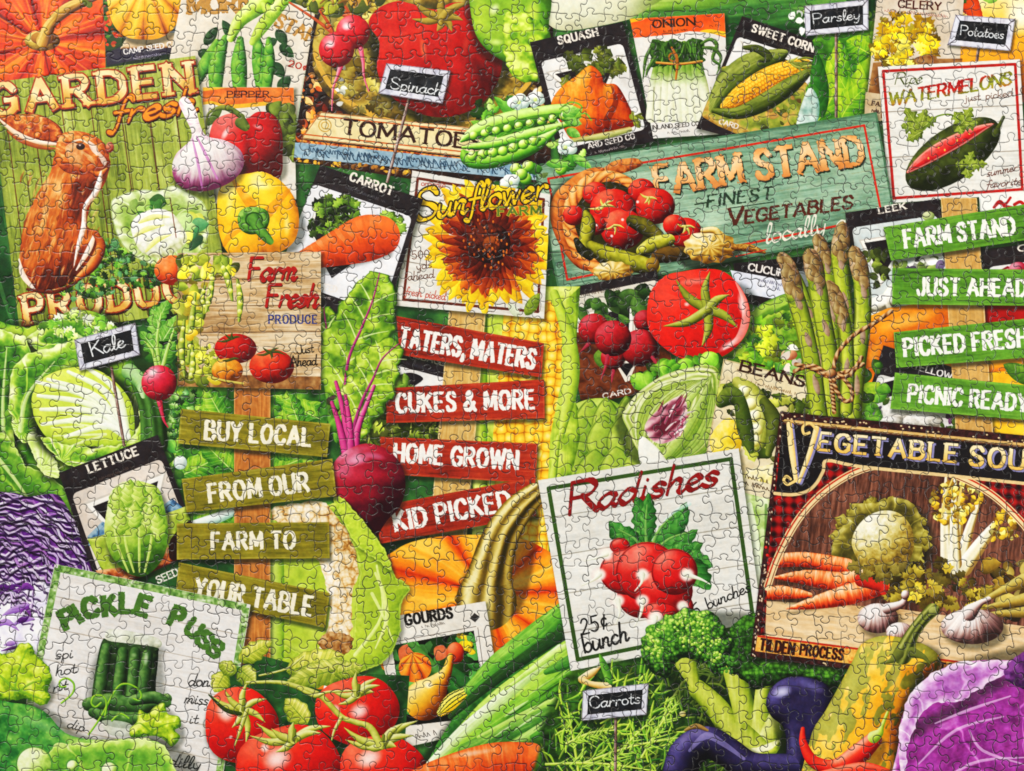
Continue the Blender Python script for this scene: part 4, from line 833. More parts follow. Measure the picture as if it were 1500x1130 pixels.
part('calyx', T); calyx((1037, 454), [(990, 410), (1040, 398), (1068, 432), (1080, 480), (1028, 508), (972, 478)], 7, '3a3c08 6a7418 98a438 c8cc78'); ball(1037, 453, 5, 5, '5a6018 98a030 d8d890')

T = thing('artichoke', 'whole pale green artichoke standing left of the cut artichoke', 'artichoke')
tube([(800, 700), (830, 640), (826, 560), (820, 470)], [12, 12, 14, 4], '6a9a14 a8cc38 d8ec78')
cast([(806, 650), (830, 600), (890, 586), (940, 630), (952, 690), (940, 740), (810, 740)], -2, -2, 6, .4, True)
shape([(808, 680), (808, 640), (824, 606), (852, 588), (886, 584), (914, 598), (938, 626), (950, 664), (954, 720), (900, 760), (812, 750)], '2a5a14 5a9428 98c448 c8e078', R=40, nz=(.2, 14))
for row, (yy, n, ww) in enumerate(((614, 4, 20), (646, 5, 24), (690, 5, 26), (738, 5, 26))):
    for k in range(n):
        x0 = 879 - (n - 1) * 16 + k * 32 + (row % 2) * 7 - 4 + rng.uniform(-4, 4); x0 = min(max(x0, 822), 938); yy += rng.uniform(-4, 4)
        leaf((x0 + (x0 - 879) * .12, yy + 30), (x0 - (x0 - 879) * .1, yy - 32), ww, '2e6414 78a832 a8c850 dce898', veins=0, prof=.4, edge=('2c5010', 3, .55))
T = thing('artichoke', 'artichoke cut in half with a purple heart', 'artichoke'); cast([(905, 620), (960, 550), (1050, 530), (1050, 640), (960, 690)], -2, 4, 7, .5, True)
foliage([(930, 560), (990, 526), (1060, 530), (1056, 560), (1000, 548)], 24, 26, ['1a6a14 4aa824 98e050', '3a8a1c 7ac83c c8f088'], seed=5)
shape([(912, 606), (934, 576), (968, 552), (1004, 540), (1044, 536), (1056, 560), (1048, 610), (1034, 650), (1004, 684), (960, 692), (934, 660), (920, 630)], '5a8a24 98b850 ccd890 e8eac0', R=30, nz=(.2, 9),
      tex=lambda X, Y, d, t: t * .5 + .25 + .6 * (np.sin(d * .8 + 9 * noise(X, Y, 40, 3)) * .5) * sst(0, 3, d) * (.4 + noise(X, Y, 18, 6)))
for b_ in list(np.linspace(-.34, -.06, 11)) + list(np.linspace(.34, .06, 11)):
    leaf((956 + b_ * 40, 688 - abs(b_) * 30), (1044 - abs(b_) * 20, 548 + abs(b_) * 30), 6.5, rng.choice(['4a7a1c 8ab040 c4d880', '6a9a34 a8c868 e0e8b8', '8aa840 d0dc98 f4f4dc', '5a8a24 98b850 d8e0a0']), bend=b_ + rng.uniform(-.012, .012), veins=0, prof=.4, edge=('4a6a1c', .9, .5))
part('heart', T); shape([(944, 628), (960, 604), (990, 582), (1004, 586), (1006, 612), (994, 640), (964, 650)], '6a2034 a05a6a d8a8b0 ecd8c8', R=22, nz=(.6, 7), tex=lambda X, Y, d, t: .8 - .05 * d + .5 * np.sin((X * .5 + Y * .86) / 2.2 + 3 * noise(X, Y, 12, 3)) * .5)
blades([(958, 600), (1002, 592), (996, 640), (966, 640)], 26, 24, 1.5, ['8a2a4a b86a80', 'e8c8c8 f8ecec', '7a2038 a04a60'], -.9, .4, seed=3, own=True)
shape([(938, 640), (956, 650), (972, 668), (980, 690), (950, 700), (936, 670)], 'b8b898 e8e8dc fafaf6', R=12)

q = Quad((1060, 526), (1204, 562), (1184, 740), (1028, 700)); T = thing('seed_packet', 'cream BEANS seed packet with an open bean pod', 'seed packet', 'paper seed packets'); cast(q.c)
shape(q.c, 'c4a878 e4d4ac f2e8cc', sm=False, flat=True, nz=(.4, 18), edge=('a08850', 2, .6))
text('BEANS', (1084, 543), (1177, 567), 15, '3a1c10', w=.12, serif=.15, name='lettering', of=T); use(T); scrawl((1100, 562), (1170, 580), 5, '6a4a2a', 4)
q.clip(); part('leaf', T)
foliage([(1056, 570), (1090, 566), (1200, 590), (1190, 690), (1130, 700), (1080, 650)], 60, 24, ['1a2c08 3a5414 6a8428', '2a3a0c 586c1c 98a840', '6a7a20 a8b048 d8d880'], seed=9, wavy=.15)
shape([(1046, 630), (1068, 612), (1086, 634), (1080, 668), (1050, 670), (1040, 650)], 'd0a818 f0d440 fae890', nz=(.5, 9)); shape([(1094, 690), (1160, 680), (1150, 720), (1100, 716)], 'e8d048 f4e490 f8f0c8', nz=(.5, 9))
part('bean_pod', T); tube([(1080, 560), (1100, 580), (1112, 610), (1112, 640), (1104, 660)], [8, 17, 20, 16, 4], '3a4a10 8a9434 c8c868 ecebb0'); tube([(1084, 566), (1100, 584), (1110, 610), (1110, 640)], [3, 9, 11, 6], '8a9438 d8d888 f0f0c0')
for x, y in ((1090, 574), (1100, 592), (1106, 610), (1108, 630), (1106, 646)): ball(x, y, 9, 9, 'a09840 dcd890 f4f2cc fdfce8')
part('bean_pod', T); tube([(1056, 590), (1070, 580), (1084, 590), (1092, 630), (1100, 660)], [8, 14, 10, 12, 5], '1c3408 3c5a14 7a9034'); tube([(1120, 590), (1134, 620), (1126, 664)], [8, 12, 5], '24300a 4a5a18 8a9840')
CLIP[0] = None; use(T); shape([(1090, 700), (1140, 712), (1140, 738), (1086, 726)], 'd8c8a0 ece0c0', sm=False, flat=True); scrawl((1092, 700), (1132, 710), 6, '3a2414', 5, 1.1); scrawl((1092, 710), (1130, 720), 6, '3a2414', 6, 1.1)
T = thing('celery', 'pale green celery stalk between the Radishes sign and the soup label', 'celery'); shape([(1082, 720), (1140, 735), (1130, 980), (1100, 980)], '3a7a24 88b858 c8e4a0 e8f4d0', sm=False, R=16, nz=(.5, 12))
tube([(1098, 740), (1110, 820), (1112, 930)], [4, 6, 4], 'e0f0c8 fafcf4', a=.8, own=False); tube([(1122, 740), (1120, 850)], [2, 3, 1], '3a7a24', a=.6, own=False)

T = thing('greens', 'celery-green stems below the asparagus bundle beside the soup label', 'greens'); shape([(1190, 560), (1290, 560), (1270, 640), (1180, 640)], '2a6a10 6aa824 b8dc48', sm=False, flat=True, nz=(.7, 12))
foliage([(1256, 540), (1300, 530), (1290, 620), (1256, 610)], 16, 18, ['1c5a14 48902a 90c850'], seed=3)
T = thing('asparagus_bunch', 'bunch of asparagus spears with purple tips tied with brown twine', 'asparagus'); cast([(1150, 380), (1240, 340), (1268, 400), (1260, 620), (1195, 620)], 4, 5, 8, .5)
AS = '34480c 6c8a1c a8bc38 e0e888'; TP = '42301f 866648 c4a884 f4ece0'
def spear(pts, r, tipn=.3):
    part('spear', T); tube(pts, [1, r * .97, r, r, r], AS, edge=('2c3408', 2.4, .55), tex=lambda u, v, t, X, Y: t + .25 * (noise(u * 200, v * 10, 5, int(pts[0][0]), 2, sx=6, sy=.7) - .5))
    P = smooth(pts, 8, False); k = int(len(P) * tipn)
    tip = P[:k + 1]; tube(tip, [1.5, r * .8, r * 1.12, r * 1.1, r * .95], TP, sm=False, tex=lambda u, v, t, X, Y: t + .5 * (noise(X, Y, 5, 3) - .5) - .2 * sst(.6, 1, u), post=lambda u, v, t, c, X, Y: (lambda m: c * (1 - m) + pal(t, AS) * m)(sst(.55, 1, u + .3 * (noise(X, Y, 7, 3) - .5))[..., None]))
    for i, s in enumerate(range(2, k + 1, 2)):
        x, y = P[s]; dx, dy = P[min(s + 2, len(P) - 1)] - P[s]; L = math.hypot(dx, dy) + 1e-6; sd = (-1) ** i * r * .45
        leaf((x - dy / L * sd + dx * 1.1, y + dx / L * sd + dy * 1.1), (x - dy / L * sd * .3 - dx * .9, y + dx / L * sd * .3 - dy * .9), r * .7, '4a3a28 806438 b09868 d8c8a0', veins=0, edge=('4a3420', .9, .35))
    for s in range(k + 3, len(P) - 2, 8):
        x, y = P[s]; e = P[s - 2] - P[s]
        leaf((x + r * .3 * (-1) ** s, y), (x + e[0] * 1.5, y + e[1] * 1.5), r * .36, '6a5a3a a88a78 c8b890', veins=0)
spear([(1143, 372), (1160, 400), (1178, 440), (1196, 500), (1206, 600)], 10); spear([(1197, 344), (1208, 380), (1216, 430), (1222, 520), (1222, 610)], 10)
spear([(1236, 327), (1230, 375), (1234, 420), (1242, 500), (1246, 600)], 12); spear([(1251, 362), (1262, 410), (1264, 470), (1256, 540), (1250, 610)], 12)
spear([(1214, 412), (1226, 440), (1238, 480), (1242, 540), (1240, 600)], 10, .45); spear([(1186, 366), (1196, 410), (1204, 460), (1216, 530), (1218, 610)], 13); spear([(1154, 388), (1164, 430), (1178, 480), (1190, 540), (1200, 610)], 13)
part('twine', T); TW = '3a1c0a 7a4a24 b08050 d8b488'; tw = lambda u, v, t, X, Y: t + .4 * np.sin(u * 60 + v * 2)
for p in ([(1164, 544), (1190, 536), (1215, 548), (1240, 545), (1264, 534)], [(1166, 534), (1190, 540), (1214, 552), (1244, 550), (1262, 524)], [(1220, 552), (1226, 520), (1250, 492), (1280, 474), (1306, 456)], [(1216, 550), (1220, 580), (1222, 604)], [(1230, 548), (1246, 568), (1248, 584), (1238, 588), (1226, 574), (1220, 552)]): tube(p, 3.2, TW, tex=tw)
ball(1218, 548, 8, 7, TW)

# ============================ centre: corn, sunflower signpost, cabbage packet
T = thing('corn_cob', 'big yellow corn cob behind the red boards, husk on both sides', 'corn')
shape([(690, 440), (720, 420), (850, 420), (840, 560), (850, 640), (812, 810), (760, 830), (690, 820), (700, 600)], '4a7a14 88b830 c0dc58 e4f090', sm=False, R=20, nz=(.4, 16), tex=lambda X, Y, d, t: t + .35 * (noise(X, Y, 6, 3, 2, sx=.6, sy=9) - .5))
ke = part('kernels', T)
def kcorn(X, Y, d, t):
    F, F2, R = cells(X + (Y - 600) * .04, Y, 13.5, 4, .45)
    return .84 - .85 * F ** 1.5 + .2 * (R - .5) - .2 * sst(.2, 0, F2 - F) + .15 * (noise(X, Y, 60, 2) - .5)
shape([(738, 460), (752, 440), (806, 440), (824, 470), (822, 560), (806, 640), (800, 760), (806, 830), (730, 830), (722, 640)], '984c04 d88c10 f0b428 f8d850 fff4b8', R=30, sm=False, tex=kcorn)
gloss(770, 560, 14, 120, 0, .18, 'fff0a0')
tube([(706, 470), (700, 600), (706, 780)], [8, 14, 8], '4a8a14 98c830 d8ec70 f0f8b8', own=True)
part('husk', T); tube([(812, 430), (834, 500), (836, 560), (822, 640)], [6, 10, 12, 4], '5a8a1c a8cc40 dcf088'); tube([(818, 640), (806, 740), (812, 800)], [3, 7, 4], '5a8a1c a8cc40 dcf088')
T = thing('greens', 'dark olive curly greens between the beet leaves and the red boards', 'greens')
shape([(515, 560), (590, 540), (660, 560), (660, 660), (500, 670)], '1c3008 3c5414 68802a', sm=False, flat=True, nz=(.9, 9))
foliage([(515, 570), (590, 550), (650, 600), (645, 660), (520, 660)], 90, 17, ['2a3a0c 5a7424 98ac48', '1c2c08 44581c', '6a8a24 a8c048 d0dc78'], seed=6, wavy=.35)
blades([(530, 600), (640, 600), (640, 640), (540, 660)], 40, 22, 1.2, ['98a848 c8d070', '1c2c08 3a4a14'], -.4, 1.2, seed=3); ball(524, 636, 3, 3, 'a02010 e04a20'); ball(528, 646, 2, 3, 'a02010 e04a20')
T, P_, q = dark_packet([(572, 512), (664, 536), (654, 604), (560, 580)], 'small dark packet corner reading CABBAGE under the top red board', .3, side=.0, foot=0)
text('CABBAGE', (590, 520), (650, 536), 9, 'b8b0a4', w=.1, serif=.12, name='lettering', of=T); use(P_); scrawl((590, 532), (640, 546), 4, '3a3a44', 4); shape([(576, 556), (600, 546), (620, 556), (590, 572)], '1c1618 2c2428', flat=True, nz=(.5, 8)); foliage([(570, 560), (600, 550), (604, 580), (570, 590)], 14, 18, ['2a4a14 5a8a2c a8c860'], seed=2)

T = thing('signpost', 'tan post with a white sunflower sign and four barn-red boards', 'signpost', 'wooden posts carrying lettered boards')
wood([(659, 440), (713, 440), (680, 830), (625, 830)], '9a7438 c89c58 dcb878 ecd098', of=T, name='post')
sp = part('sunflower_sign', T, 'square white sign with a brown border and a big sunflower')
q = Quad((604, 250), (806, 285), (797, 467), (580, 448)); planks(q, 'c0b8a8 e2dfd6 f4f2ec', 3, gap='5a4a3a', amp=.6)
line([q(0, .38), q(1, .38)], 1, '6a5a4a', a=.7)
pb = part('border', sp); rect_border(q, .045, 4, '6a2c18', .05)
sf = part('sunflower', sp); q.clip()
PY = ['d09008 f0c818 fce440', 'e0a810 f8d828 fff070', 'c07c04 e8b410 f8d830']
for ring_, (R0, R1, n, w_, pl) in enumerate(((58, 104, 34, 8, PY), (60, 96, 30, 9, PY), (40, 82, 40, 7, ['8a2c04 c85a0c ec9a20', 'a03a08 d8701c f0b030', '7a2004 b04810 e08020']), (22, 70, 44, 6, ['5a1404 8a2c08 b8501a', '6a1c04 a03c10 d07020', '4a0e04 7a2008 a84014']), (14, 52, 40, 6, ['3a0a04 6a1c08 9a3c14', '2a0804 541408 8a3010']))):
    for k in range(n):
        a = 6.283 * k / n + rng.uniform(-.08, .08); r1 = R1 * rng.uniform(.86, 1.06)
        leaf((716 + R0 * math.cos(a), 358 + R0 * math.sin(a)), (716 + r1 * math.cos(a), 358 + r1 * math.sin(a)), w_, rng.choice(pl), veins=0, bend=rng.uniform(-.08, .08))
part('seed_disc', sf); ball(716, 356, 32, 30, '1c0806 3c140c 6a2a14', nz=(.8, 4)); ball(720, 358, 13, 12, '4a1c0c 7a3a14 a8581c', nz=(.9, 3))
for k in range(70):
    a, r_ = rng.uniform(0, 6.28), rng.uniform(10, 40); ball(716 + r_ * math.cos(a), 356 + r_ * math.sin(a), 1.4, 2.2, rng.choice(['b8581c e08830', '1c0604 3c100a', '8a3c10 c06020']), own=False)
part('leaf', sp); leaf((770, 462), (790, 430), 9, '4a6a14 7a9a2c b0c858'); leaf((760, 464), (744, 444), 6, 'b8c8a0 e8f0d8'); CLIP[0] = None
text('organic', (617, 272), (652, 275), 9, 'b04838', w=.06, pen='round', name='lettering', of=sp)
text('Sunflower', (610, 324), (800, 290), 38, 'f0c41c', w=.085, pen='brush', slant=.25, out=('2a1c08', 2.2), big=1.15, name='lettering', of=sp)
text('FARM', (730, 316), (792, 314), 12, '5a7a24', w=.12, serif=.1, out=('d8c850', .6), gap=.3, name='lettering', of=sp)
for s_, a, b in (('500', (604, 380), (629, 378)), ('yds', (611, 396), (633, 392)), ('ahead', (598, 411), (636, 407))): text(s_, a, b, 12, '5a3424', w=.05, pen='round', name='lettering', of=sp)
text('fresh picked', (594, 432), (652, 440), 12, 'b04838', w=.05, pen='round', name='lettering', of=sp)
RB = '6a200e 982e1a ae3a20 c05634'
sign_board(T, [(580, 463), (797, 503), (793, 553), (586, 520)], 'TATERS, MATERS', (585, 507), (781, 540), 27, RB, 'f2efe8')
sign_board(T, [(565, 569), (797, 556), (798, 613), (566, 620)], 'CUKES & MORE', (582, 604), (782, 598), 26, RB, 'f2efe8')
sign_board(T, [(556, 640), (788, 650), (784, 708), (562, 695)], 'HOME GROWN', (578, 676), (757, 687), 26, RB, 'f2efe8')
sign_board(T, [(553, 742), (774, 701), (786, 756), (556, 797)], 'KID PICKED', (581, 778), (748, 746), 27, RB, 'f2efe8')

# ============================ carrot packet and beet plant
T, P_, q = dark_packet([(469, 242), (620, 292), (560, 480), (398, 424)], 'tilted black and white CARROT seed packet with an orange carrot', .15, word='CARROT', t0=(512, 264), t1=(573, 286), h=12, left=.0, side=.045, foot=.1, paper='c8c8cc eaeaee f8f8fa')
use(P_); scrawl((506, 276), (566, 298), 4.5, '5a5a60', 3); wedge([(452, 336), (466, 290), (490, 410)], T); shape([(476, 390), (536, 372), (486, 408)], '1c1618 2c2428', sm=False, flat=True)
part('leaf', T); shape([(462, 300), (480, 288), (500, 300), (490, 330), (470, 340)], '101c08 1c2c10', flat=True)
foliage([(456, 330), (466, 294), (490, 286), (530, 298), (520, 320), (490, 340), (460, 350)], 70, 16, ['1c3a0c 4a7a20 88b040', '0c1c08 24400f', '3a6a18 78a838 b8d468'], seed=3, wavy=.3)
foliage([(556, 312), (584, 318), (594, 336), (578, 348), (566, 330)], 26, 16, ['2a5a14 5a8a28 98c048', '4a7a20 88b848 c8e078'], seed=4, wavy=.3)
part('carrot', T); cast([(424, 372), (540, 320), (576, 345), (570, 370), (470, 396)], 3, 5, 5, .35)
tube([(418, 392), (460, 376), (500, 362), (534, 350), (556, 346)], [9, 18, 27, 34, 30], '7a1c02 c8440a e05816 ee7a34 f8b080', tex=lambda u, v, t, X, Y: t * .7 + .3 * (noise(u * 150, v * 30, 4, 3, 2, sx=.7, sy=6) - .4) + .1)
text('SEED', (470, 424), (492, 429), 9, 'ece6e0', w=.11, serif=.08, name='maker', of=T); use(T); scrawl((468, 434), (486, 440), 4, 'b0a8a8', 3)

T = thing('beet_plant', 'dark red beet root with tall ruffled green leaves and purple stems', 'beet')
def chard(spine, w, p, seed, vein='8a2060'):
    part('leaf', T); S_ = np.array(spine, f32); n = len(S_)
    r = [w * a for a in (.25, .7, 1, 1.02, .85, .3)]
    P = smooth(S_, 8, False); rr = np.interp(np.linspace(0, 1, len(P)), np.linspace(0, 1, len(r)), r); d = np.gradient(P, axis=0); d /= np.hypot(d[:, 0], d[:, 1])[:, None] + 1e-6; nn = np.stack([-d[:, 1], d[:, 0]], 1)
    r_ = random.Random(seed); wv = lambda: np.array([1 + .09 * math.sin(i * .8 + seed) + r_.uniform(-.05, .05) for i in range(len(P))])
    poly = np.concatenate([P + nn * (rr * wv())[:, None], (P - nn * (rr * wv())[:, None])[::-1]])
    cast(poly, 2, 3, 4, .5)
    def tex(X, Y, d_, t): return t * .4 + .28 + 1.15 * (noise(X, Y, w * .4, seed, 3) - .5) + .25 * (noise(X, Y, 5, seed + 2, 2) - .5) - .3 * sst(3, 0, d_)
    shape(poly, p, R=8, tex=tex, edge=('3a6a14', 1.4, .5))
    for k in range(6, len(P) - 6, 5):
        for sd in (-1, 1):
            e = P[min(k + 5, len(P) - 1)] + nn[k] * sd * rr[k] * .85; m_ = (P[k] + e) / 2 + d[k] * 2
            tube([P[k], m_, e], [1.2, .9, .4], 'd8f0a0 e8f8c0', flat=True, own=False, a=.75)
    part('stem', T); tube(P, [3.4, 2.6, 2, 1.4, .8], '5a0c3c 98246a c85890', own=True, sm=False)
LG = '1a480c 4c8c1c 94c838 d4f080'
chard([(505, 655), (494, 600), (487, 560), (484, 520), (478, 480), (474, 450)], 26, LG, 3)
chard([(512, 655), (506, 590), (510, 530), (530, 480), (546, 440), (556, 400)], 44, LG, 5)
chard([(515, 655), (520, 620), (532, 584), (546, 556), (560, 526), (584, 504)], 36, '20540c 5c9c20 a4d440 e0f490', 9)
part('leaf', T); foliage([(470, 590), (500, 580), (494, 640), (478, 630)], 14, 24, ['1c5a14 48902a 90c850', '2a3a14 5a3a4a'], seed=2)
part('stem', T)
for p in ([(515, 668), (508, 630), (500, 590), (492, 560)], [(508, 668), (496, 620), (486, 590)], [(520, 668), (524, 630), (536, 596), (548, 566)], [(514, 666), (512, 620), (506, 580)]): tube(p, [7, 5, 3.6, 2.6], '4a0830 a01c6a d8508c f0a0c0')
part('root', T); cast([(488, 680), (540, 650), (592, 690), (570, 760), (500, 750)], 4, 6, 7, .5, True)
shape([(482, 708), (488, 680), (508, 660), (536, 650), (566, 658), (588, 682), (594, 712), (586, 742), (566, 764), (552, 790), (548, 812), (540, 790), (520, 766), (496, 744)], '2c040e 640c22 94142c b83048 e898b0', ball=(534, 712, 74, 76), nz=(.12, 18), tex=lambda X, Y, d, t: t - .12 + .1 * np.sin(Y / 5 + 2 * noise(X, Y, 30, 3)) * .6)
gloss(522, 674, 22, 10, -.2, .75, 'f0b8d0'); gloss(548, 668, 20, 6, .2, .5, 'e0a0c0'); tube([(486, 690), (470, 740), (500, 770)], [3, 10, 3], '4a0818 8a1028', own=True)

# ============================ left: garden sign, peppers, garlic
T = thing('garden_sign', 'green plank GARDEN fresh PRODUCE sign with a brown rabbit', 'sign')
q = Quad((-16, 122), (286, 82), (336, 448), (30, 494)); planks(q, '54661e 84993a a4b652 c6d288', 8, True, '4a3412', .8, .9, ga=.85)
for i in range(40):
    u, v = rng.random(), rng.random(); tube([q(u, v), q(u + .004, v + rng.uniform(.05, .2))], [.4, rng.uniform(.8, 2.6), .4], rng.choice(['5a4a14 7a6420', '4a3a10 6a5a1c', 'b8d870 d8eca0']), a=.5, own=False)
for u in (.06, .19, .33, .47, .61, .74, .87): line([q(u, .05), q(u + .005, 1)], 1.6, '5a1c10', a=.75)
text('GARDEN', (-10, 168), (280, 134), 42, 'e0a850 f0cc80 f8e4b0 f0d090', w=.105, serif=.15, out=('a8401c', 2.2), sh=(1.5, 3, '3a1c08', 2.4), gap=.36, name='lettering', of=T, grad=lambda u, v: np.clip(v + .3 * np.sin(u * 30), 0, 1))
text('PRODUC', (40, 474), (272, 438), 40, 'e0a850 f0cc80 f8e4b0 f0d090', w=.1, serif=.14, out=('a8401c', 2), sh=(1.5, 3, '3a1c08', 2.2), wear=.05, gap=.36, name='lettering', of=T, grad=lambda u, v: np.clip(v + .3 * np.sin(u * 30), 0, 1))
text('fresh', (166, 182), (286, 164), 36, 'f0901c', w=.1, pen='brush', slant=.3, out=('7a2c08', 1.6), sh=(1, 2.5, '2a1408', 1.5), name='lettering', of=T)
part('cauliflower', T)
shape([(162, 300), (180, 285), (210, 278), (232, 280), (252, 272), (275, 282), (300, 300), (306, 340), (290, 372), (258, 380), (230, 388), (200, 378), (174, 350)], '3c7a24 8ab850 c8e098 f0f8dc', R=26, edge=('4a7a24', 1.5, .5), tex=ruffle(234, 346, 4, 3, 20, .3, .36))
foliage([(190, 300), (230, 296), (250, 300), (200, 320)], 14, 22, ['1c6a24 4a9a3c', '7ab84a b8dc80'], seed=3); foliage([(262, 320), (296, 320), (290, 360), (270, 350)], 16, 26, ['2a7a44 6aac70', '8ac06a c8e0a0', 'd8e458 f0f498'], seed=5)
shape([(192, 330), (204, 314), (230, 306), (252, 312), (266, 330), (274, 350), (262, 366), (236, 378), (208, 370), (196, 350)], '8a9450 d4d8b0 f2f2e8 fcfcfa', R=24, tex=lambda X, Y, d, t: t * .7 + .42 - .45 * cells(X, Y, 8, 4, .9)[0] ** 1.3 + .2 * (noise(X, Y, 20, 3) - .5))
for p in ([(198, 346), (215, 336), (240, 330)], [(214, 368), (230, 352), (250, 344)], [(204, 326), (225, 318), (248, 318)]): tube(p, [2, 4, 1], 'd8dc58 f0f0a0', own=False, a=.8)
line([(249, 290), (258, 348)], 1.6, '6a2c14', a=.7)
part('herbs', T); foliage([(138, 350), (176, 352), (200, 384), (248, 390), (240, 418), (180, 425), (110, 440), (90, 428), (130, 400)], 190, 11, ['1c4a10 3a8a20 6ab83a', '0c3008 24601a', '4a9a2c 90d058', '3a7a44 6ab070'], seed=4, wavy=.3)
part('tomato', T); ball(252, 396, 26, 22, '8a1c04 d04a14 f07830 f8a870', nz=(.3, 9))
rb = part('rabbit', T)
RBT = '4a1606 8e380c b85618 d4782e f0b878'
shape([(80, 226), (92, 210), (130, 214), (160, 232), (158, 256), (150, 275), (136, 292), (130, 310), (128, 332), (144, 340), (149, 356), (144, 378), (132, 396), (110, 412), (70, 426), (48, 424), (36, 410), (28, 392), (32, 345), (40, 315), (58, 278), (74, 252)], RBT, R=70, nz=(.35, 16), tex=lambda X, Y, d, t: t * .7 + .18 + .5 * (noise(X, Y, 7, 3, 3, sx=.6, sy=3.4, rot=.3) - .5) - .12 * sst(300, 420, Y))
for k_ in range(150):
    x_, y_ = rng.uniform(34, 150), rng.uniform(250, 420)
    if COL[int((y_ - Y0) * S), int((x_ - X0) * S), 0] > 1.9 * COL[int((y_ - Y0) * S), int((x_ - X0) * S), 2]:
        l_ = rng.uniform(8, 22); tube([(x_, y_), (x_ - l_ * .25, y_ + l_ * .5), (x_ - l_ * .3, y_ + l_)], [.4, rng.uniform(.8, 2), .4], rng.choice(['5a1c06 7a2c0a', 'd88848 f0b878', 'b8581c d07830', 'e8a868 f8d0a0']), a=rng.uniform(.3, .65), own=False, n=2)
shape([(-6, 171), (20, 168), (56, 168), (84, 182), (94, 200), (88, 214), (60, 210), (28, 198), (6, 184)], RBT, R=12, nz=(.6, 6), edge=('3a1004', 1.4, .5)); tube([(-2, 174), (24, 196), (52, 208), (84, 212)], [1, 4, 4, 2], 'c88a5a ecd0b0 fcf4ec'); tube([(10, 192), (30, 206), (60, 216), (86, 218)], [1, 3, 3, 1], '8a3a10 c87838')
shape([(82, 214), (92, 196), (112, 192), (136, 198), (154, 212), (160, 230), (152, 246), (128, 256), (100, 254), (84, 240)], RBT, R=18, nz=(.5, 7), tex=lambda X, Y, d, t: t * .7 + .25 + .5 * (noise(X, Y, 4, 3, 3, sx=2.4, sy=.7, rot=.4) - .5))
shape([(96, 216), (112, 210), (124, 224), (118, 244), (102, 240)], 'b86a34 e0a470 f4d8b8', R=12, a=.7, nz=(.5, 5)); ball(118, 215, 6.5, 5, '1c0804 2c1008 5a2a14'); gloss(117, 213, 2, 1.6); tube([(106, 208), (118, 205), (128, 210)], 1.3, 'f0d8b8', own=False)
tube([(130, 208), (138, 218), (142, 226)], [2, 5, 2], 'c89878 f0dcd0 ffffff', a=.85); tube([(144, 224), (152, 236), (153, 242)], [2, 4, 1], 'd8b098 f4e8e0', a=.85); tube([(120, 222), (132, 232), (140, 244)], [1, 3, 1], 'e0b890', a=.5, own=False); ball(161, 216, 6, 8, '7a2414 b85a40 e09a80'); tube([(134, 252), (146, 256), (156, 248)], [2, 5, 2], RBT)
shape([(148, 250), (149, 270), (141, 288), (127, 306), (126, 334), (117, 362), (108, 392), (112, 360), (119, 330), (122, 302), (136, 280)], 'c8a084 f0e0d4 ffffff', R=5, nz=(.6, 4)); tube([(138, 345), (130, 366), (112, 396)], [2, 4, 1], 'e8c8a8 fcf4ec'); tube([(28, 380), (34, 404), (50, 424)], [1, 4, 2], 'e8c8a8 fcf4ec'); tube([(138, 342), (148, 360), (136, 388), (112, 410)], [3, 7, 8, 4], RBT); tube([(40, 424), (80, 428), (112, 414)], [2, 3, 2], '3a1004 7a2c0a')
for u in (.19, .33): line([q(u, .3), q(u + .004, .86)], 1.2, '5a1c10', a=.35)
T = thing('dark_leaf', 'dark green leaf strip at the left edge beside the GARDEN sign', 'leaf'); shape([(-70, 230), (-6, 240), (30, 494), (-70, 510)], '0a3c16 145a22 2a7a34', sm=False, flat=True, nz=(.8, 30), tex=lambda X, Y, d, t: t + .2 * np.sin(Y / 9 + X / 6) * .5)
tube([(-60, 250), (-20, 360), (20, 480)], [3, 4, 2], '4a9a4a', a=.5, own=False)

T = thing('yellow_pepper', 'yellow bell pepper seen from above with a curled green stem', 'pepper'); cast([(322, 280), (375, 255), (436, 300), (430, 360), (330, 372)], 3, 5, 7, .5, True)
shape([(318, 300), (324, 272), (346, 258), (366, 254), (386, 252), (412, 266), (432, 292), (438, 325), (430, 355), (404, 372), (370, 378), (338, 374), (322, 346)], '9a5204 e09408 f8b810 fcd438 fff0a0', R=40, nz=(.2, 20), tex=lambda X, Y, d, t: t * .75 + .12 + .28 * (np.abs(np.sin(np.arctan2(Y - 318, X - 370) * 2 + .6)) ** .5 - .6))
for p in ([(368, 300), (352, 280), (340, 262)], [(392, 312), (412, 290), (424, 278)], [(384, 340), (392, 360), (396, 374)], [(352, 330), (336, 346), (328, 360)]): tube(p, [8, 5, 2], 'd87808 e88c10', a=.55, own=False)
gloss(384, 272, 22, 8, .2, .6, 'fff8c0'); gloss(336, 300, 6, 20, .2, .5, 'fff0a0'); gloss(420, 330, 6, 20, 0, .6, 'fff8c8'); gloss(362, 286, 12, 6, -.6, .4, 'fff0a0')
part('stem', T); shape([(348, 318), (356, 306), (372, 303), (390, 308), (395, 322), (388, 338), (368, 344), (352, 336)], '14400c 2c7420 54a038 8ac860', R=10, nz=(.4, 5)); ring(372, 322, 12, '1c5a14', 1.3, 10, 120, 400); tube([(372, 322), (380, 336), (390, 348), (396, 354)], [9, 8, 7, 5], '14400c 2c7420 5aa83c a0d878')
T = thing('garlic', 'purple-streaked white garlic bulb with a bent neck', 'garlic'); cast([(254, 250), (300, 205), (356, 240), (320, 282), (270, 276)], 3, 5, 7, .5, True)
def garl(cx, cy, sx): return lambda X, Y, d, t: t + .3 * (noise(np.arctan2(X - cx, (Y - cy + sx * 1.3)) * 60, Y, 3, 4, 2, sx=1, sy=14) - .5)
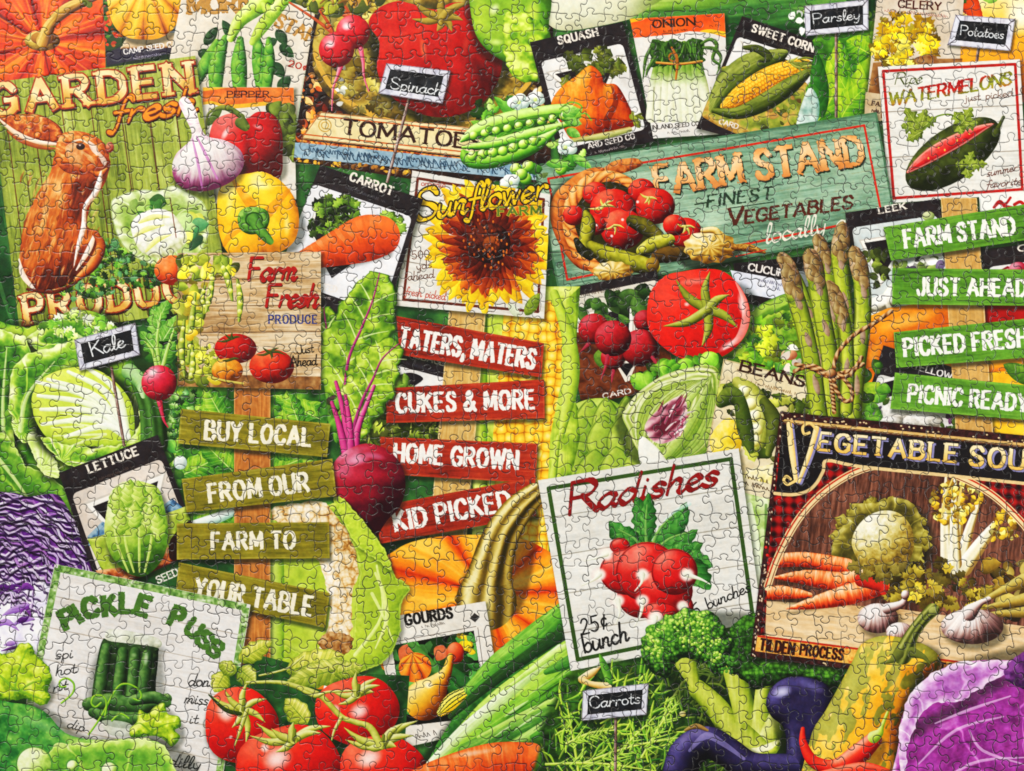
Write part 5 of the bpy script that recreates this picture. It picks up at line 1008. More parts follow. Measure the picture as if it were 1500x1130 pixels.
def garlpost(X, Y, d, t, c):
    m = sst(.3, .85, .75 * sst(235, 285, Y) + .55 * (noise(np.arctan2(X - 300, Y - 180) * 80, Y, 3, 6, 2, sx=1, sy=16) - .25) + .3 * sst(10, 2, d))[..., None]
    return c * (1 - m * .75) + pal(t, '5a0c3c a02868 d070a8') * m * .75
shape([(272, 142), (262, 150), (270, 170), (280, 192), (278, 206), (258, 226), (252, 248), (260, 270), (284, 280), (312, 278), (342, 264), (357, 242), (352, 220), (330, 206), (304, 200), (294, 186), (286, 160)], '8a6878 ccb4b8 ece4e2 faf8f6', ball=(304, 238, 56, 46), nz=(.1, 9), tex=garl(300, 230, 50), post=garlpost)
for p in ([(288, 200), (300, 224), (318, 262)], [(282, 204), (290, 240), (296, 276)]): tube(p, [1, 2, 1.4], 'b050a0 d8a0d0', own=False, a=.8)

# ============================ left middle: greens, FARM FRESH signpost
T = thing('lettuce', 'bright leafy lettuce behind the olive-board signpost', 'lettuce')
shape([(236, 555), (474, 560), (480, 600), (476, 780), (240, 790)], '0c3c14 2a7a24 6ab83a', sm=False, flat=True, nz=(.9, 20))
for b, t, w in (((250, 640), (330, 580), 16), ((330, 620), (300, 566), 18), ((250, 600), (290, 560), 14), ((400, 625), (470, 590), 18), ((470, 615), (400, 580), 16), ((440, 628), (420, 572), 15), ((260, 700), (340, 660), 20), ((340, 690), (290, 640), 18), ((400, 690), (470, 660), 16), ((330, 780), (270, 740), 18), ((280, 770), (350, 745), 18), ((470, 690), (436, 640), 15), ((250, 690), (264, 640), 14), ((400, 660), (430, 672), 10)):
    leaf(b, t, w, '145a18 3a9a28 8acc38 d8f080', veins=6, vein='d0ec90', vw=.06, wavy=.08)
foliage([(236, 570), (290, 575), (280, 640), (240, 640)], 30, 15, ['1c5a24 5aa85a b8e0a8', '2a7a2c 80c060 dcf0c0', '145018 3a8a34'], seed=5, wavy=.3); ball(264, 678, 10, 10, 'a8c0b8 d8e8e0 f4fcf8', nz=(.4, 5))
foliage([(240, 640), (270, 650), (260, 760), (240, 760)], 14, 22, ['1c6a2c 4aa83c 98d860'], seed=8)
part('pale_rib', T); tube([(270, 772), (310, 762), (345, 748)], [5, 8, 6], '8ab8a0 d0e8dc f8fcfa'); 
# ============================ pumpkin and gourd packet
T = thing('pumpkin', 'orange pumpkin with a thick curved olive stem below the red boards', 'pumpkin'); cast([(566, 820), (620, 788), (760, 790), (830, 880), (820, 980), (600, 960)], -2, -2, 8, .5, True)
shape([(556, 840), (580, 806), (620, 790), (680, 784), (740, 786), (790, 800), (840, 850), (850, 1000), (700, 1010), (560, 980)], '9a1c02 d84a06 f0780e f8a024 fcc858', R=40, nz=(.14, 26), tex=ribtex(716, 872, 9, .75, .3, .35, .8))
part('stem', T); cast([(668, 870), (720, 780), (780, 740), (790, 720), (756, 890)], 4, 5, 6, .5, True)
tube([(712, 884), (716, 850), (732, 790), (758, 748), (786, 722)], [46, 34, 27, 22, 16], butt=True, p='342a06 645014 a08838 d4bc6c f0e4a8', tex=lambda u, v, t, X, Y: t * .6 + .17 + .7 * np.sin(v * 9 + 1) * .5 + .3 * (noise(u * 200, v * 20, 5, 3, 2, sx=6, sy=.7) - .5))

q = Quad((546, 908), (711, 881), (740, 1062), (590, 1096)); T = thing('seed_packet', 'cream GOURDS seed packet with a dark picture of ornamental gourds', 'seed packet', 'paper seed packets'); cast(q.c)
shape(q.c, 'c8c0b0 e6e0d4 f4f0e8', sm=False, flat=True, nz=(.3, 18))
text('GOURDS', (595, 916), (663, 905), 15, '1c1814', w=.12, serif=.15, gap=.3, name='lettering', of=T); use(T); scrawl((618, 920), (654, 914), 4, '4a4440', 4); shape([(688, 906), (695, 898), (703, 904), (696, 912)], '2a2624 4a4644', sm=False, flat=True, own=False)
line([(570, 942), (697, 918)], 1, '6a6058'); line([(700, 920), (716, 1040)], 1, '6a6058')
pc = part('picture', T); P4 = [(574, 946), (694, 924), (714, 1050), (592, 1064)]; shape(P4, '0c0c08 16180e', sm=False, flat=True); clip_poly(P4)
foliage([(580, 950), (690, 930), (708, 1000), (690, 1030), (640, 1000), (600, 1050), (585, 1020)], 90, 26, ['0c3410 1c6a24 3a9a3c', '0c2a0c 145018', '2a8a34 60b858'], seed=4); shape([(584, 952), (600, 944), (612, 960), (590, 974)], 'c85a34 e88a5a', flat=True, nz=(.4, 6)); shape([(636, 950), (650, 946), (656, 960), (640, 968)], 'c85a34 e88a5a', flat=True, nz=(.4, 6))
tube([(602, 944), (620, 962), (646, 990)], [5, 7, 6], '1c5a1c 3a8a34 78b868'); tube([(656, 980), (680, 1000), (696, 1016)], [8, 10, 6], '0c3c14 1c6a28 3a8a3c')
for x, y in ((674, 936), (684, 944), (686, 954), (676, 944)): foliage([(x - 6, y - 6), (x + 6, y - 6), (x + 6, y + 6), (x - 6, y + 6)], 5, 9, ['d8a808 f8dc30'], seed=int(x))
part('gourd', T); ball(608, 978, 24, 22, '5a1a04 c04c0c e8781c f8b040', tex=ribtex(604, 958, 11, .8)); ball(667, 957, 13, 16, '6a0c04 c03410 e05a28 f49870'); tube([(650, 1000), (640, 990)], 4, 'c07010')
tube([(660, 962), (654, 985), (640, 1004), (626, 1022), (622, 1026)], [5, 8, 16, 27, 30], '5a2404 a85c08 dc961c f4c048 fce8a0'); gloss(628, 1004, 8, 6, 0, .6)
part('gourd', T); tube([(690, 1012), (664, 1028), (646, 1044)], [7, 13, 6], 'e0a808 f8d830 fcf080', post=lambda u, v, t, c, X, Y: (lambda m: c * (1 - m) + hx('1c4a14') * m)((np.abs((v * 2.4 + .5) % 1 - .5) < .17)[..., None] * 1.)); CLIP[0] = None
scrawl((610, 1082), (640, 1076), 7, '3a3430', 5, 1)

# ============================ cauliflower, FARM signpost last board, tomatoes on the vine
T = thing('cauliflower', 'cauliflower with creamy curds and broad lime leaves below the beet', 'cauliflower')
shape([(396, 730), (470, 722), (492, 740), (540, 820), (560, 900), (540, 980), (440, 990), (396, 960)], '6a9a24 a8cc40 d0e470', sm=False, R=20, nz=(.4, 20)); shape([(396, 736), (478, 726), (488, 738), (400, 748)], '1c6a28 3a9a3c', flat=True, a=.8)
part('curd', T)
def curd(X, Y, d, t):
    F, F2, R = cells(X, Y, 13, 6, .9); G = cells(X, Y, 5, 2, .9)[0]
    return .84 - .42 * F ** 1.5 - .3 * G - .1 * sst(.2, 0, F2 - F) + .45 * (noise(X, Y, 44, 3) - .5) - .3 * sst(470, 525, X) * noise(X, Y, 24, 9)
shape([(400, 748), (430, 738), (470, 736), (496, 760), (520, 796), (524, 840), (516, 870), (514, 930), (500, 955), (478, 962), (466, 950), (480, 920), (480, 860), (450, 800), (400, 790)], '6a4014 bc8844 ead0a0 f8eedc ffffff', tex=curd, wob=3)
shape([(466, 944), (482, 926), (520, 936), (516, 960), (496, 964)], '5a3410 9a6a34 d0a878', R=10, nz=(.7, 6), wob=2)
part('leaf', T)
def cleaf(pts, p, seed, veins):
    cast(pts, 3, 3, 6, .4, True)
    shape(pts, p, R=22, tex=lambda X, Y, d, t: t * .6 + .2 + .3 * (noise(X, Y, 26, seed, 3) - .5), edge=('e0f088', 2.5, .5), wob=2)
    for v in veins: tube(v, [2.6, 2, .8], 'd0e880 f0f8b8', a=.8, own=False)
cleaf([(488, 732), (498, 730), (520, 750), (556, 796), (576, 840), (600, 862), (588, 884), (586, 930), (566, 966), (530, 984), (500, 980), (440, 990), (398, 986), (398, 940), (440, 956), (480, 966), (514, 950), (520, 900), (526, 830), (510, 780)], '4a7a14 86b42a a8cc40 d0e46c', 4, [[(520, 960), (560, 900), (552, 830), (556, 850)], [(545, 870), (560, 900), (576, 940)]])
cleaf([(488, 732), (500, 730), (524, 754), (560, 800), (574, 836), (550, 820), (524, 800), (500, 760)], '5a8a1c 9cc834 c8e458 ecf8a0', 6, []); tube([(550, 840), (562, 870), (566, 910), (550, 950)], [2, 3, 3, 1], 'c8e070 ecf4b0', own=False, a=.9); ball(490, 742, 7, 5, '98c030 d8ec70')
tube([(400, 770), (406, 830), (404, 960)], [8, 10, 12], '5a9a1c a0cc48 d8ec90', a=.9)
# ============================ kale, cabbages at the left edge
T = thing('cabbage', 'large green cabbage with a pale veined heart behind the Kale label', 'cabbage'); cast([(0, 500), (60, 470), (150, 455), (240, 560), (210, 740), (0, 760)], 2, 3, 7, .5, True)
shape([(-80, 480), (40, 480), (110, 455), (160, 470), (200, 540), (240, 620), (180, 720), (110, 780), (-80, 780)], '0c4410 2a7a1c 62b02c a8d848', R=30, nz=(.7, 22))
part('outer_leaf', T)
def bigleaf(pts, p, wobv=3, vein=None, seed=1, R=16):
    cast(pts, 3, 5, 10, .7, True); b_ = vein[0][0] if vein else pts[-1]
    shape(pts, p, R=R, wob=wobv, edge=('e4f8b0', 2.2, .55), tex=ruffle(b_[0], b_[1], 3.2 + seed % 3, seed, 26, .34, .32))
    if vein: tube(vein[0], [4, 2.6, .8], 'a8d468 e8f8c0', a=.85, own=False, soft=1.5)
GL = '082c0c 1f6a1c 62b030 b0e058 f4fcc8'
bigleaf([(40, 500), (60, 478), (100, 458), (140, 462), (165, 480), (200, 500), (160, 530), (100, 530), (60, 520)], GL, 5, [[(150, 520), (110, 490), (70, 480)], [(160, 510), (150, 485), (140, 470)]], 3)
foliage([(60, 476), (110, 456), (160, 470), (170, 490), (90, 492)], 40, 16, ['7ac038 c8ec80 f4fcd8', '3c962a 90d048', 'd0e8b0 f8fcf0'], seed=4, wavy=.35)
bigleaf([(-60, 500), (20, 488), (44, 510), (40, 560), (20, 640), (30, 700), (-70, 720)], GL, 4, [[(10, 700), (4, 600), (10, 510)], [(4, 600), (-20, 560), (-40, 540)], [(6, 640), (24, 600), (34, 560)]], 5)
bigleaf([(12, 580), (20, 540), (40, 518), (70, 512), (110, 500), (160, 520), (130, 540), (80, 560), (60, 600), (50, 640), (24, 640)], GL, 4, [[(30, 630), (40, 580), (80, 530)], [(34, 600), (60, 556), (120, 524)]], 7)
bigleaf([(210, 560), (215, 600), (214, 660), (180, 690), (160, 660), (190, 600)], '3c8a2a 7cc04a b8e488 e4f8c8', 3, [[(176, 680), (196, 620), (206, 570)]], 8)
bigleaf([(-70, 600), (10, 640), (40, 680), (100, 720), (110, 760), (60, 790), (-70, 780)], '145414 3c8a24 80c040 c0e478', 4, [[(-30, 640), (20, 700), (60, 760)]], 9)
bigleaf([(40, 640), (56, 636), (80, 670), (86, 700), (60, 690)], '6ab038 b8e070 f0f8c8', 2)
part('heart', T); cast([(44, 600), (76, 546), (150, 536), (206, 600), (196, 656), (76, 660)], 2, 5, 12, .75, True)
def cabtex(X, Y, d, t):
    a = np.arctan2(Y - 660, X - 210); return t * .4 + .3 + .25 * (noise(X, Y, 12, 3) - .5)
shape([(46, 590), (56, 560), (86, 543), (124, 538), (160, 552), (192, 590), (196, 640), (180, 652), (130, 654), (80, 648), (56, 624)], '4a8a1c a0cc3c d8ec68 f4fcc0', R=22, tex=cabtex)
for k, (x0, y0, x1, y1) in enumerate(((54, 560, 70, 556), (60, 600, 52, 592), (70, 556, 90, 546), (56, 580, 60, 572), (100, 545, 120, 540), (62, 622, 58, 612), (128, 540, 144, 546), (96, 640, 72, 634))):
    tube([(186, 640), ((186 + x0) / 2 + 14, (640 + y0) / 2 - 16), (x0, y0)], [5.5, 5, 2.6], 'c8dca8 f0f8e4 ffffff', own=False, a=.9)
for k in range(16):
    a = 2.2 + k * .135; r0, r1 = rng.uniform(30, 80), rng.uniform(60, 120); x, y = 186 + r0 * math.cos(a), 645 + r0 * math.sin(-a) * -.85
    tube([(186 + r0 * math.cos(a), 640 - r0 * math.sin(a) * .85), (180 + r1 * math.cos(a + .12), 640 - r1 * math.sin(a + .12) * .85)], [2, 1.6, .6], 'e4f4c0 fcfff0', a=.6, own=False)
for pts_, sd_ in (([(214, 556), (218, 600), (212, 650), (190, 668), (176, 660), (200, 630), (206, 590)], 4), ([(60, 640), (100, 652), (150, 656), (196, 648), (186, 676), (130, 690), (90, 676)], 6)):
    part('outer_leaf', T); bigleaf(pts_, GL, 3, None, sd_)
T = thing('zucchini', 'dark striped green squash end between the cabbage and the radish', 'squash'); tube([(208, 560), (222, 600), (226, 650)], [16, 18, 20], '0c2808 1c4a14 3a7a2c 5a9a44', tex=lambda u, v, t, X, Y: t + .4 * np.sin(v * 9) * .5); tube([(190, 545), (206, 560), (210, 580)], [12, 10, 4], '2a7a2c 8ac878 e8f4d8')
chalk([(109, 498), (198, 473), (205, 520), (117, 543)], 'Kale', (136, 522), (184, 508), 21, (163, 538), (182, 654), 'framed chalk label reading Kale in front of the green cabbage')

T = thing('radish', 'single round red radish with green tops below the GARDEN sign', 'radish')
part('leaf', T); foliage([(204, 470), (240, 430), (262, 470), (256, 540), (210, 540)], 16, 26, ['145418 2c7a24 4a9a38', '0c3c10 1c5a1c'], seed=2)
for b, t, w in (((236, 500), (226, 448), 15), ((238, 500), (262, 462), 12), ((234, 520), (206, 486), 13), ((238, 528), (256, 500), 9), ((232, 470), (246, 440), 9)): leaf(b, t, w, '2a7a1c 5ab03a a0dc70', veins=5, vein='d0f0a0', wavy=.15)
part('stem', T)
for p in ([(234, 540), (230, 500), (236, 460)], [(238, 540), (246, 510), (256, 480)], [(230, 540), (224, 516), (212, 500)]): tube(p, [3.5, 2.5, 1.2], '4a8a24 98d058 d8f4b0')
part('tail', T); tube([(232, 580), (236, 600), (240, 616), (246, 626)], [5, 3, 1.8, .8], '8a0c24 c02848 e87890')
use(T); ball(233, 561, 26, 26, '5a0414 9c0c28 c41c38 dc4058 f0a8b4', nz=(.1, 8)); gloss(224, 546, 8, 5, -.4, .7)

T = thing('red_cabbage', 'halved purple cabbage with white wavy layers at the left edge', 'cabbage'); cast([(-70, 730), (20, 722), (90, 734), (140, 830), (130, 960), (-70, 970)], 2, 2, 6, .4, True)
RC = [(-100, 732), (10, 722), (40, 728), (80, 724), (96, 740), (124, 790), (146, 850), (140, 980), (-100, 980)]
shape(RC, '1c0628 3c1054 5e2478 7c3c98', R=20, nz=(.8, 9), edge=('38104a', 5, .8))
clip_poly(RC, True); r_ = random.Random(5)
part('slit_shade', T); shape([(-100, 856), (-20, 846), (30, 852), (70, 846), (96, 870), (110, 900), (140, 990), (-100, 990)], 'a898cc dcd4f0 f6f4fc ffffff', R=18, nz=(.5, 14), wob=7)
part('layer', T)
for k in range(46):
    R_ = 52 + k * 4.1 + r_.uniform(-2, 2); ph, ph2 = r_.uniform(0, 6.28), r_.uniform(0, 6.28); am = r_.uniform(2.5, 6)
    a_ = np.linspace(math.pi * 1.02, math.pi * 1.98, 60); a0 = r_.uniform(0, .35); a1 = r_.uniform(.7, 1); a_ = a_[int(a0 * 60):int(a1 * 60)]
    rr = R_ + am * np.sin(a_ * 13 + ph) + am * .8 * np.sin(a_ * 29 + ph2)
    P_ = np.stack([-6 + rr * .95 * np.cos(a_), 930 + rr * .98 * np.sin(a_)], 1)
    wd = r_.uniform(.9, 2.2); tube(P_ + np.array([1, 3.2]), wd * 1.3, r_.choice(['16041e', '240a34']), sm=False, flat=True, own=False, a=.7)
    tube(P_, [wd * .5, wd, wd * .7, wd * 1.2, wd * .4], r_.choice(['b894d0 e8dcf4', 'd8c8ec f8f4fc', '9a64b4 c8a0d8']), sm=False, own=True, a=r_.uniform(.7, 1))
for k in range(30):
    x0, y0 = r_.uniform(-60, 50), r_.uniform(856, 960); l = r_.uniform(14, 42)
    tube([(x0, y0), (x0 + l * .5, y0 - r_.uniform(2, 12)), (x0 + l, y0 - r_.uniform(-4, 10))], [.6, r_.uniform(2, 6), .6], r_.choice(['3c1054 6a2c84', '54206c 8a48a4', '8a5cb0 b898d0']), own=False)
clip_poly(None)

T, P_, q = dark_packet([(86, 693), (231, 637), (296, 806), (147, 872)], 'tilted dark LETTUCE seed packet with a pale green head', .19, word='LETTUCE', t0=(131, 693), t1=(203, 666), h=12, side=.05, foot=.1, paper='b8a898 dccfc2 ece4da')
use(P_); scrawl((146, 704), (198, 684), 4, '5a4a40', 3); wedge([(121, 738), (244, 690), (218, 810), (170, 790)], T)
part('mountain', T); q.clip(); shape([(128, 786), (150, 764), (160, 770), (160, 800), (130, 800)], '2a4a6a 5a80a0 98b4c4', sm=False, nz=(.7, 6), R=6); shape([(240, 740), (252, 730), (268, 744), (270, 752), (240, 752)], '2a4a6a 5a80a0 98b4c4', sm=False, nz=(.7, 6), R=6)
part('field', T); shape([(128, 790), (180, 776), (250, 750), (272, 742), (290, 790), (160, 860)], '5a8420 98b83c c8d870', sm=False, R=10, nz=(.5, 10)); shape([(140, 836), (190, 830), (250, 800), (280, 770), (300, 800), (160, 870)], '5a1c0c 9c4a20 d08048 e8b080', sm=False, R=8, nz=(.8, 8)); shape([(250, 790), (284, 760), (270, 810), (250, 820)], '1c0c0c 3a2014', flat=True, nz=(.6, 6)); CLIP[0] = None
part('lettuce_head', T); cast([(156, 760), (190, 712), (232, 720), (246, 780), (210, 845), (160, 820)], 4, 4, 6, .5, True)
shape([(156, 750), (162, 722), (176, 708), (196, 704), (216, 708), (232, 716), (240, 740), (246, 780), (240, 815), (222, 838), (204, 845), (182, 836), (162, 812), (153, 780)], '1c5410 4c8c20 84b83c b8d868 e4f0b0', ball=(196, 770, 56, 84), tex=lambda X, Y, d, t: t * .7 + .2 + .4 * (noise(X, Y, 8, 5, 3) - .5) - .35 * sst(760, 850, Y) + .1)
for x0, x1 in ((180, 196), (204, 204), (224, 212), (166, 188)): tube([(x0, 760), (x0 + (x1 - x0) * .3, 800), (x1, 838)], [1, 2, 1.4], 'a8d050 e8f8a8', own=False, a=.8)
for x, y in ((170, 730), (186, 720), (206, 722), (226, 734), (176, 760), (196, 752), (218, 758), (234, 768)): leaf((x, y + 24), (x + rng.uniform(-6, 6), y - 18), 13, '4c8c20 8cc040 c4e078 ecf8c0', veins=5, wavy=.15, edge=('3c7a1c', 1.6, .5))
text('SEED', (232, 855), (262, 842), 10, 'ece4d8', w=.1, serif=.1, name='maker', of=T)

T = thing('signpost', 'brown post with a Farm Fresh plank sign and four olive boards', 'signpost', 'wooden posts carrying lettered boards')
wood([(343, 550), (396, 550), (396, 1010), (343, 1010)], '7a4418 a8662c c88444 dca064', of=T, name='post')
fs = part('farm_fresh_sign', T, 'weathered plank sign lettered Farm Fresh PRODUCE Just Ahead')
q = Quad((260, 371), (470, 369), (470, 571), (260, 566)); planks(q, '7a5a34 b89468 dcc4a0 eedfc4', 5, gap='4a3018', amp=.75)
q.clip(); shape([(258, 548), (472, 552), (472, 574), (258, 570)], '5a3414 8a5a2a b88a54', sm=False, flat=True, nz=(.8, 10), a=.85); shape([(258, 366), (270, 366), (268, 570), (258, 570)], '7a5a34 a88458', sm=False, flat=True, nz=(.5, 10), a=.6); CLIP[0] = None
part('bean_vine', fs)
foliage([(264, 380), (310, 374), (352, 380), (348, 400), (320, 396), (300, 420), (296, 470), (290, 520), (330, 545), (320, 560), (264, 556)], 110, 20, ['6a7a14 a8b83a d8dc78', '4a6414 80a030 c0d060', 'c8a818 ecd840 f8f090', '98a828 d0d458 f0f0a8'], seed=5)
for p, r in (([(300, 420), (296, 440), (305, 455)], 4), ([(286, 430), (280, 480), (276, 530)], 5), ([(312, 400), (308, 430), (302, 456)], 5), ([(324, 386), (334, 410), (340, 440)], 5), ([(348, 410), (352, 440), (350, 470)], 5), ([(270, 470), (266, 510), (270, 550)], 5), ([(282, 510), (282, 540), (278, 556)], 5)):
    veg_pod(p, [2, r, r, 2], '2a4a0c 5a8420 a0b848 d0d888'); P_ = smooth(p, 8, False)
    for i in range(3, len(P_) - 2, 3): ball(P_[i][0], P_[i][1], r * .7, r * .8, 'a8b830 dce070 f4f4b8', own=False)
ball(278, 494, 6, 6, 'd0a010 f8d840'); ball(284, 488, 6, 5, 'e0b818 fce870')
foliage([(290, 500), (328, 515), (330, 540), (300, 550)], 26, 14, ['a8b020 dce058 f8f8a8', '7a8a1c b8c048'], seed=3, wavy=.3)
part('tomato', fs)
ball(345, 511, 31, 22, '5a0408 9c0c0c c41c14 dc4028', nz=(.2, 8)); calyx((340, 496), [(318, 500), (330, 490), (352, 494), (340, 488)], 2, '2a3a10 5a6a24')
ball(333, 543, 23, 18, '6a3404 c87010 e89a2c f8c868', nz=(.3, 6)); ball(398, 537, 33, 25, '5a0808 b01c0c d83a1c ec7a48', nz=(.2, 8)); calyx((396, 516), [(376, 520), (386, 510), (408, 510), (418, 520), (398, 526)], 2, '2a3a10 5a6a24'); calyx((338, 527), [(326, 528), (350, 526)], 2, '2a3a10 5a6a24'); tube([(306, 552), (330, 558), (356, 562)], 1.5, 'b8a848 e0d078')
text('Farm', (364, 410), (434, 409), 32, 'a81c14', w=.11, pen='brush', slant=.15, sh=(1, 1.5, '3a1408'), name='lettering', of=fs)
text('Fresh', (390, 449), (465, 449), 32, 'a81c14', w=.11, pen='brush', slant=.15, sh=(1, 1.5, '3a1408'), name='lettering', of=fs)
text('PRODUCE', (394, 474), (464, 474), 12, '2a3a7a', w=.085, serif=.14, gap=.34, name='lettering', of=fs)
text('Just', (436, 519), (460, 516), 13, '1c1810', w=.06, pen='round', name='lettering', of=fs); text('Ahead', (425, 537), (464, 535), 15, '1c1810', w=.06, pen='round', name='lettering', of=fs)
OB = '54500f 7a731c 918626 aa9f44'
sign_board(T, [(265, 599), (484, 621), (479, 670), (261, 650)], 'BUY LOCAL', (301, 643), (454, 653), 26, OB, 'efe8cf')
sign_board(T, [(266, 702), (487, 672), (493, 727), (273, 751)], 'FROM OUR', (308, 736), (452, 719), 26, OB, 'efe8cf')
sign_board(T, [(259, 767), (482, 765), (483, 818), (259, 820)], 'FARM TO', (311, 805), (431, 803), 24, OB, 'efe8cf')
sign_board(T, [(262, 824), (483, 869), (476, 920), (257, 872)], 'YOUR TABLE', (285, 874), (454, 902), 27, OB, 'efe8cf')

# ============================ pickle sign
q = Quad((80, 826), (367, 886), (322, 1165), (24, 1100)); T = thing('pickle_sign', 'white PICKLE PUSS sign with a green edge and a jar of cucumbers', 'sign'); planks(q, 'c4bcb0 e2deda f2f0ee', 6, gap='8a7a64', amp=.5, ga=.6)
bd = part('border', T)
for i in range(4):
    pts = [q.inset(.02)[i], q.inset(.02)[(i + 1) % 4]]
    tube(pts, 5.2, '2a5a1c 5a9440 98c47c e4ecd8', sm=False, tex=lambda u, v, t, X, Y: .1 + 1.0 * noise(X, Y, 5, 3, 2)**1.3, butt=True)
GT = '437c2e'
for s_, a, b in (('P', (97, 921), (113, 914)), ('I', (118, 911), (121, 909)), ('C', (126, 905), (145, 900)), ('K', (154, 901), (170, 899)), ('L', (178, 896), (193, 896)), ('E', (199, 897), (214, 902)), ('P', (248, 913), (262, 919)), ('U', (271, 925), (284, 935)), ('S', (287, 940), (300, 951)), ('S', (303, 954), (316, 964))):
    text(s_, a, b, 26 if s_ not in 'US' else 22, GT, w=.15, wear=.08, sh=(-.5, 1.5, '1c3c14'), out=('4a8a34', .8), name='lettering', of=T)
HW = '2a2a28'
for s_, a, b, h in (('spi', (82, 966), (106, 964), 15), ('hot', (82, 990), (112, 986), 15), ('nt', (78, 1014), (100, 1010), 14), ('don', (276, 1005), (306, 1006), 17), ('miss', (270, 1030), (304, 1033), 16), ('it', (277, 1060), (290, 1060), 14), ('dilly', (246, 1122), (292, 1128), 18), ('dip', (98, 1066), (122, 1072), 14)): text(s_, a, b, h, HW, w=.055, pen='round', slant=.15, name='lettering', of=T)
jr = part('pickle_jar', T); cast([(150, 938), (228, 944), (232, 960), (226, 1030), (130, 1030)], 4, 6, 8, .35, True)
shape([(160, 922), (228, 934), (230, 950), (164, 946)], '8a9478 c8ceb4 ecefe2', R=8, nz=(.5, 8))
shape([(150, 938), (164, 940), (226, 948), (232, 958), (228, 1000), (222, 1040), (150, 1046), (134, 1036), (140, 980)], '0c1c0c 1c3a18 34602c', R=10, nz=(.6, 8))
part('pickle', jr); PK = '0c240c 1c4a1c 3c7834 88b868'
for p in ([(156, 950), (150, 990), (144, 1034)], [(180, 956), (176, 990), (172, 1024)], [(198, 956), (196, 990), (192, 1020)], [(216, 960), (212, 990), (208, 1024)]): veg_pod(p, [8, 9, 9, 8], PK)
gloss(214, 965, 4, 12, .1, .7, 'd8e8c8'); gloss(196, 960, 5, 4, 0, .5, 'b8d8a0')
part('pickle', T)
for p, r in (([(130, 1032), (160, 1030), (210, 1036), (244, 1024)], [10, 14, 13, 8]), ([(136, 1044), (170, 1054), (220, 1056), (258, 1060)], [7, 12, 11, 5]), ([(196, 1026), (226, 1022), (244, 1030)], [8, 9, 7])): tube(p, r, PK, tex=lambda u, v, t, X, Y: t + .4 * (noise(X, Y, 7, 2) - .5))
shape([(150, 1056), (190, 1060), (190, 1078), (160, 1076)], 'a8b098 d8e0d0', R=6, a=.8, nz=(.5, 6), own=False)

T = thing('squash_vine', 'lime green squash leaf with curling tendrils over the pickle sign', 'leaf')
VN = '2a8a14 68b828 b0e450'
for p in ([(130, 1076), (148, 1050), (170, 1010), (184, 1002), (200, 1008), (207, 1018), (204, 1026), (196, 1024)], [(154, 1050), (156, 1030), (150, 1020), (138, 1020), (134, 1030), (140, 1036), (148, 1030)], [(90, 1030), (106, 1016), (108, 1002), (98, 994), (88, 998), (88, 1006), (96, 1006)], [(164, 1056), (176, 1046), (188, 1052)]): tube(p, 1.5, VN)
cast([(190, 1080), (208, 1038), (240, 1034), (264, 1060), (262, 1086), (230, 1096)], 3, 5, 6, .4, True)
LF = '3a7a10 84b820 b8dc38 e4f480'
part('leaf', T); shape([(190, 1068), (200, 1058), (204, 1040), (216, 1046), (226, 1036), (240, 1030), (246, 1046), (262, 1050), (265, 1064), (256, 1070), (264, 1080), (252, 1094), (240, 1084), (226, 1078), (206, 1080), (192, 1080)], LF, R=14, nz=(.6, 7), edge=('3a7a14', 1.4, .6))
for p in ([(222, 1076), (226, 1056), (238, 1036)], [(222, 1072), (240, 1062), (260, 1058)], [(220, 1072), (206, 1060), (198, 1062)]): tube(p, [1.6, 1, .5], '5a9a1c', a=.7, own=False)
T = thing('squash_leaf', 'lobed yellow-green squash leaf at the left edge beside the pickle sign', 'leaf'); cast([(0, 960), (40, 942), (76, 1000), (60, 1034), (0, 1034)], 3, 4, 6, .4, True)
shape([(-70, 960), (-10, 958), (16, 956), (28, 944), (44, 944), (54, 962), (70, 976), (76, 994), (70, 1010), (74, 1024), (60, 1034), (40, 1024), (20, 1026), (-70, 1040)], LF, R=18, nz=(.6, 9), edge=('3a7a14', 1.4, .6), wob=2)
for p in ([(22, 1020), (24, 990), (40, 950)], [(22, 1016), (48, 1000), (72, 996)], [(20, 1010), (0, 990), (-20, 980)], [(24, 1010), (50, 1020), (66, 1026)]): tube(p, [2, 1.4, .6], '4a9a1c 80c038', a=.8, own=False)
T = thing('cucumber', 'big green cucumber with cut pale slices in the bottom left corner', 'cucumber'); cast([(-60, 1040), (60, 1040), (120, 1082), (240, 1090), (268, 1140), (-60, 1150)], 2, -2, 7, .4, True)
shape([(-80, 1030), (20, 1030), (64, 1042), (96, 1074), (140, 1084), (200, 1082), (236, 1090), (250, 1120), (270, 1200), (-80, 1210)], '0c4c20 1c7c30 4cac44 94d060 d0f098', R=26, nz=(.5, 12), tex=lambda X, Y, d, t: t * .55 + .02 + .12 * sst(.22, .05, cells(X, Y, 11, 3)[0]) + .42 * sst(20, 200, X) + .3 * (noise(X, Y, 16, 5, 3) - .5))
gloss(60, 1062, 50, 10, .35, .35, 'b0f0a0')
part('leaf', T); shape([(70, 1100), (110, 1090), (150, 1086), (200, 1082), (240, 1092), (258, 1130), (272, 1200), (60, 1210)], '1c6a1c 5aac34 a4dc5c dcf4a0', R=14, wob=6, edge=('e8f8b8', 2, .5), tex=ruffle(150, 1230, 5, 4, 18, .3, .34))
part('slice', T)
for x, y, r in ((50, 1120, 26), (106, 1122, 9), (160, 1128, 12)): ball(x, y, r, r * .95, '68a838 a8d868 dcf0a8 eef8d0', nz=(.4, 8)); ring(x, y, r, '4a9a3c', 1.2)


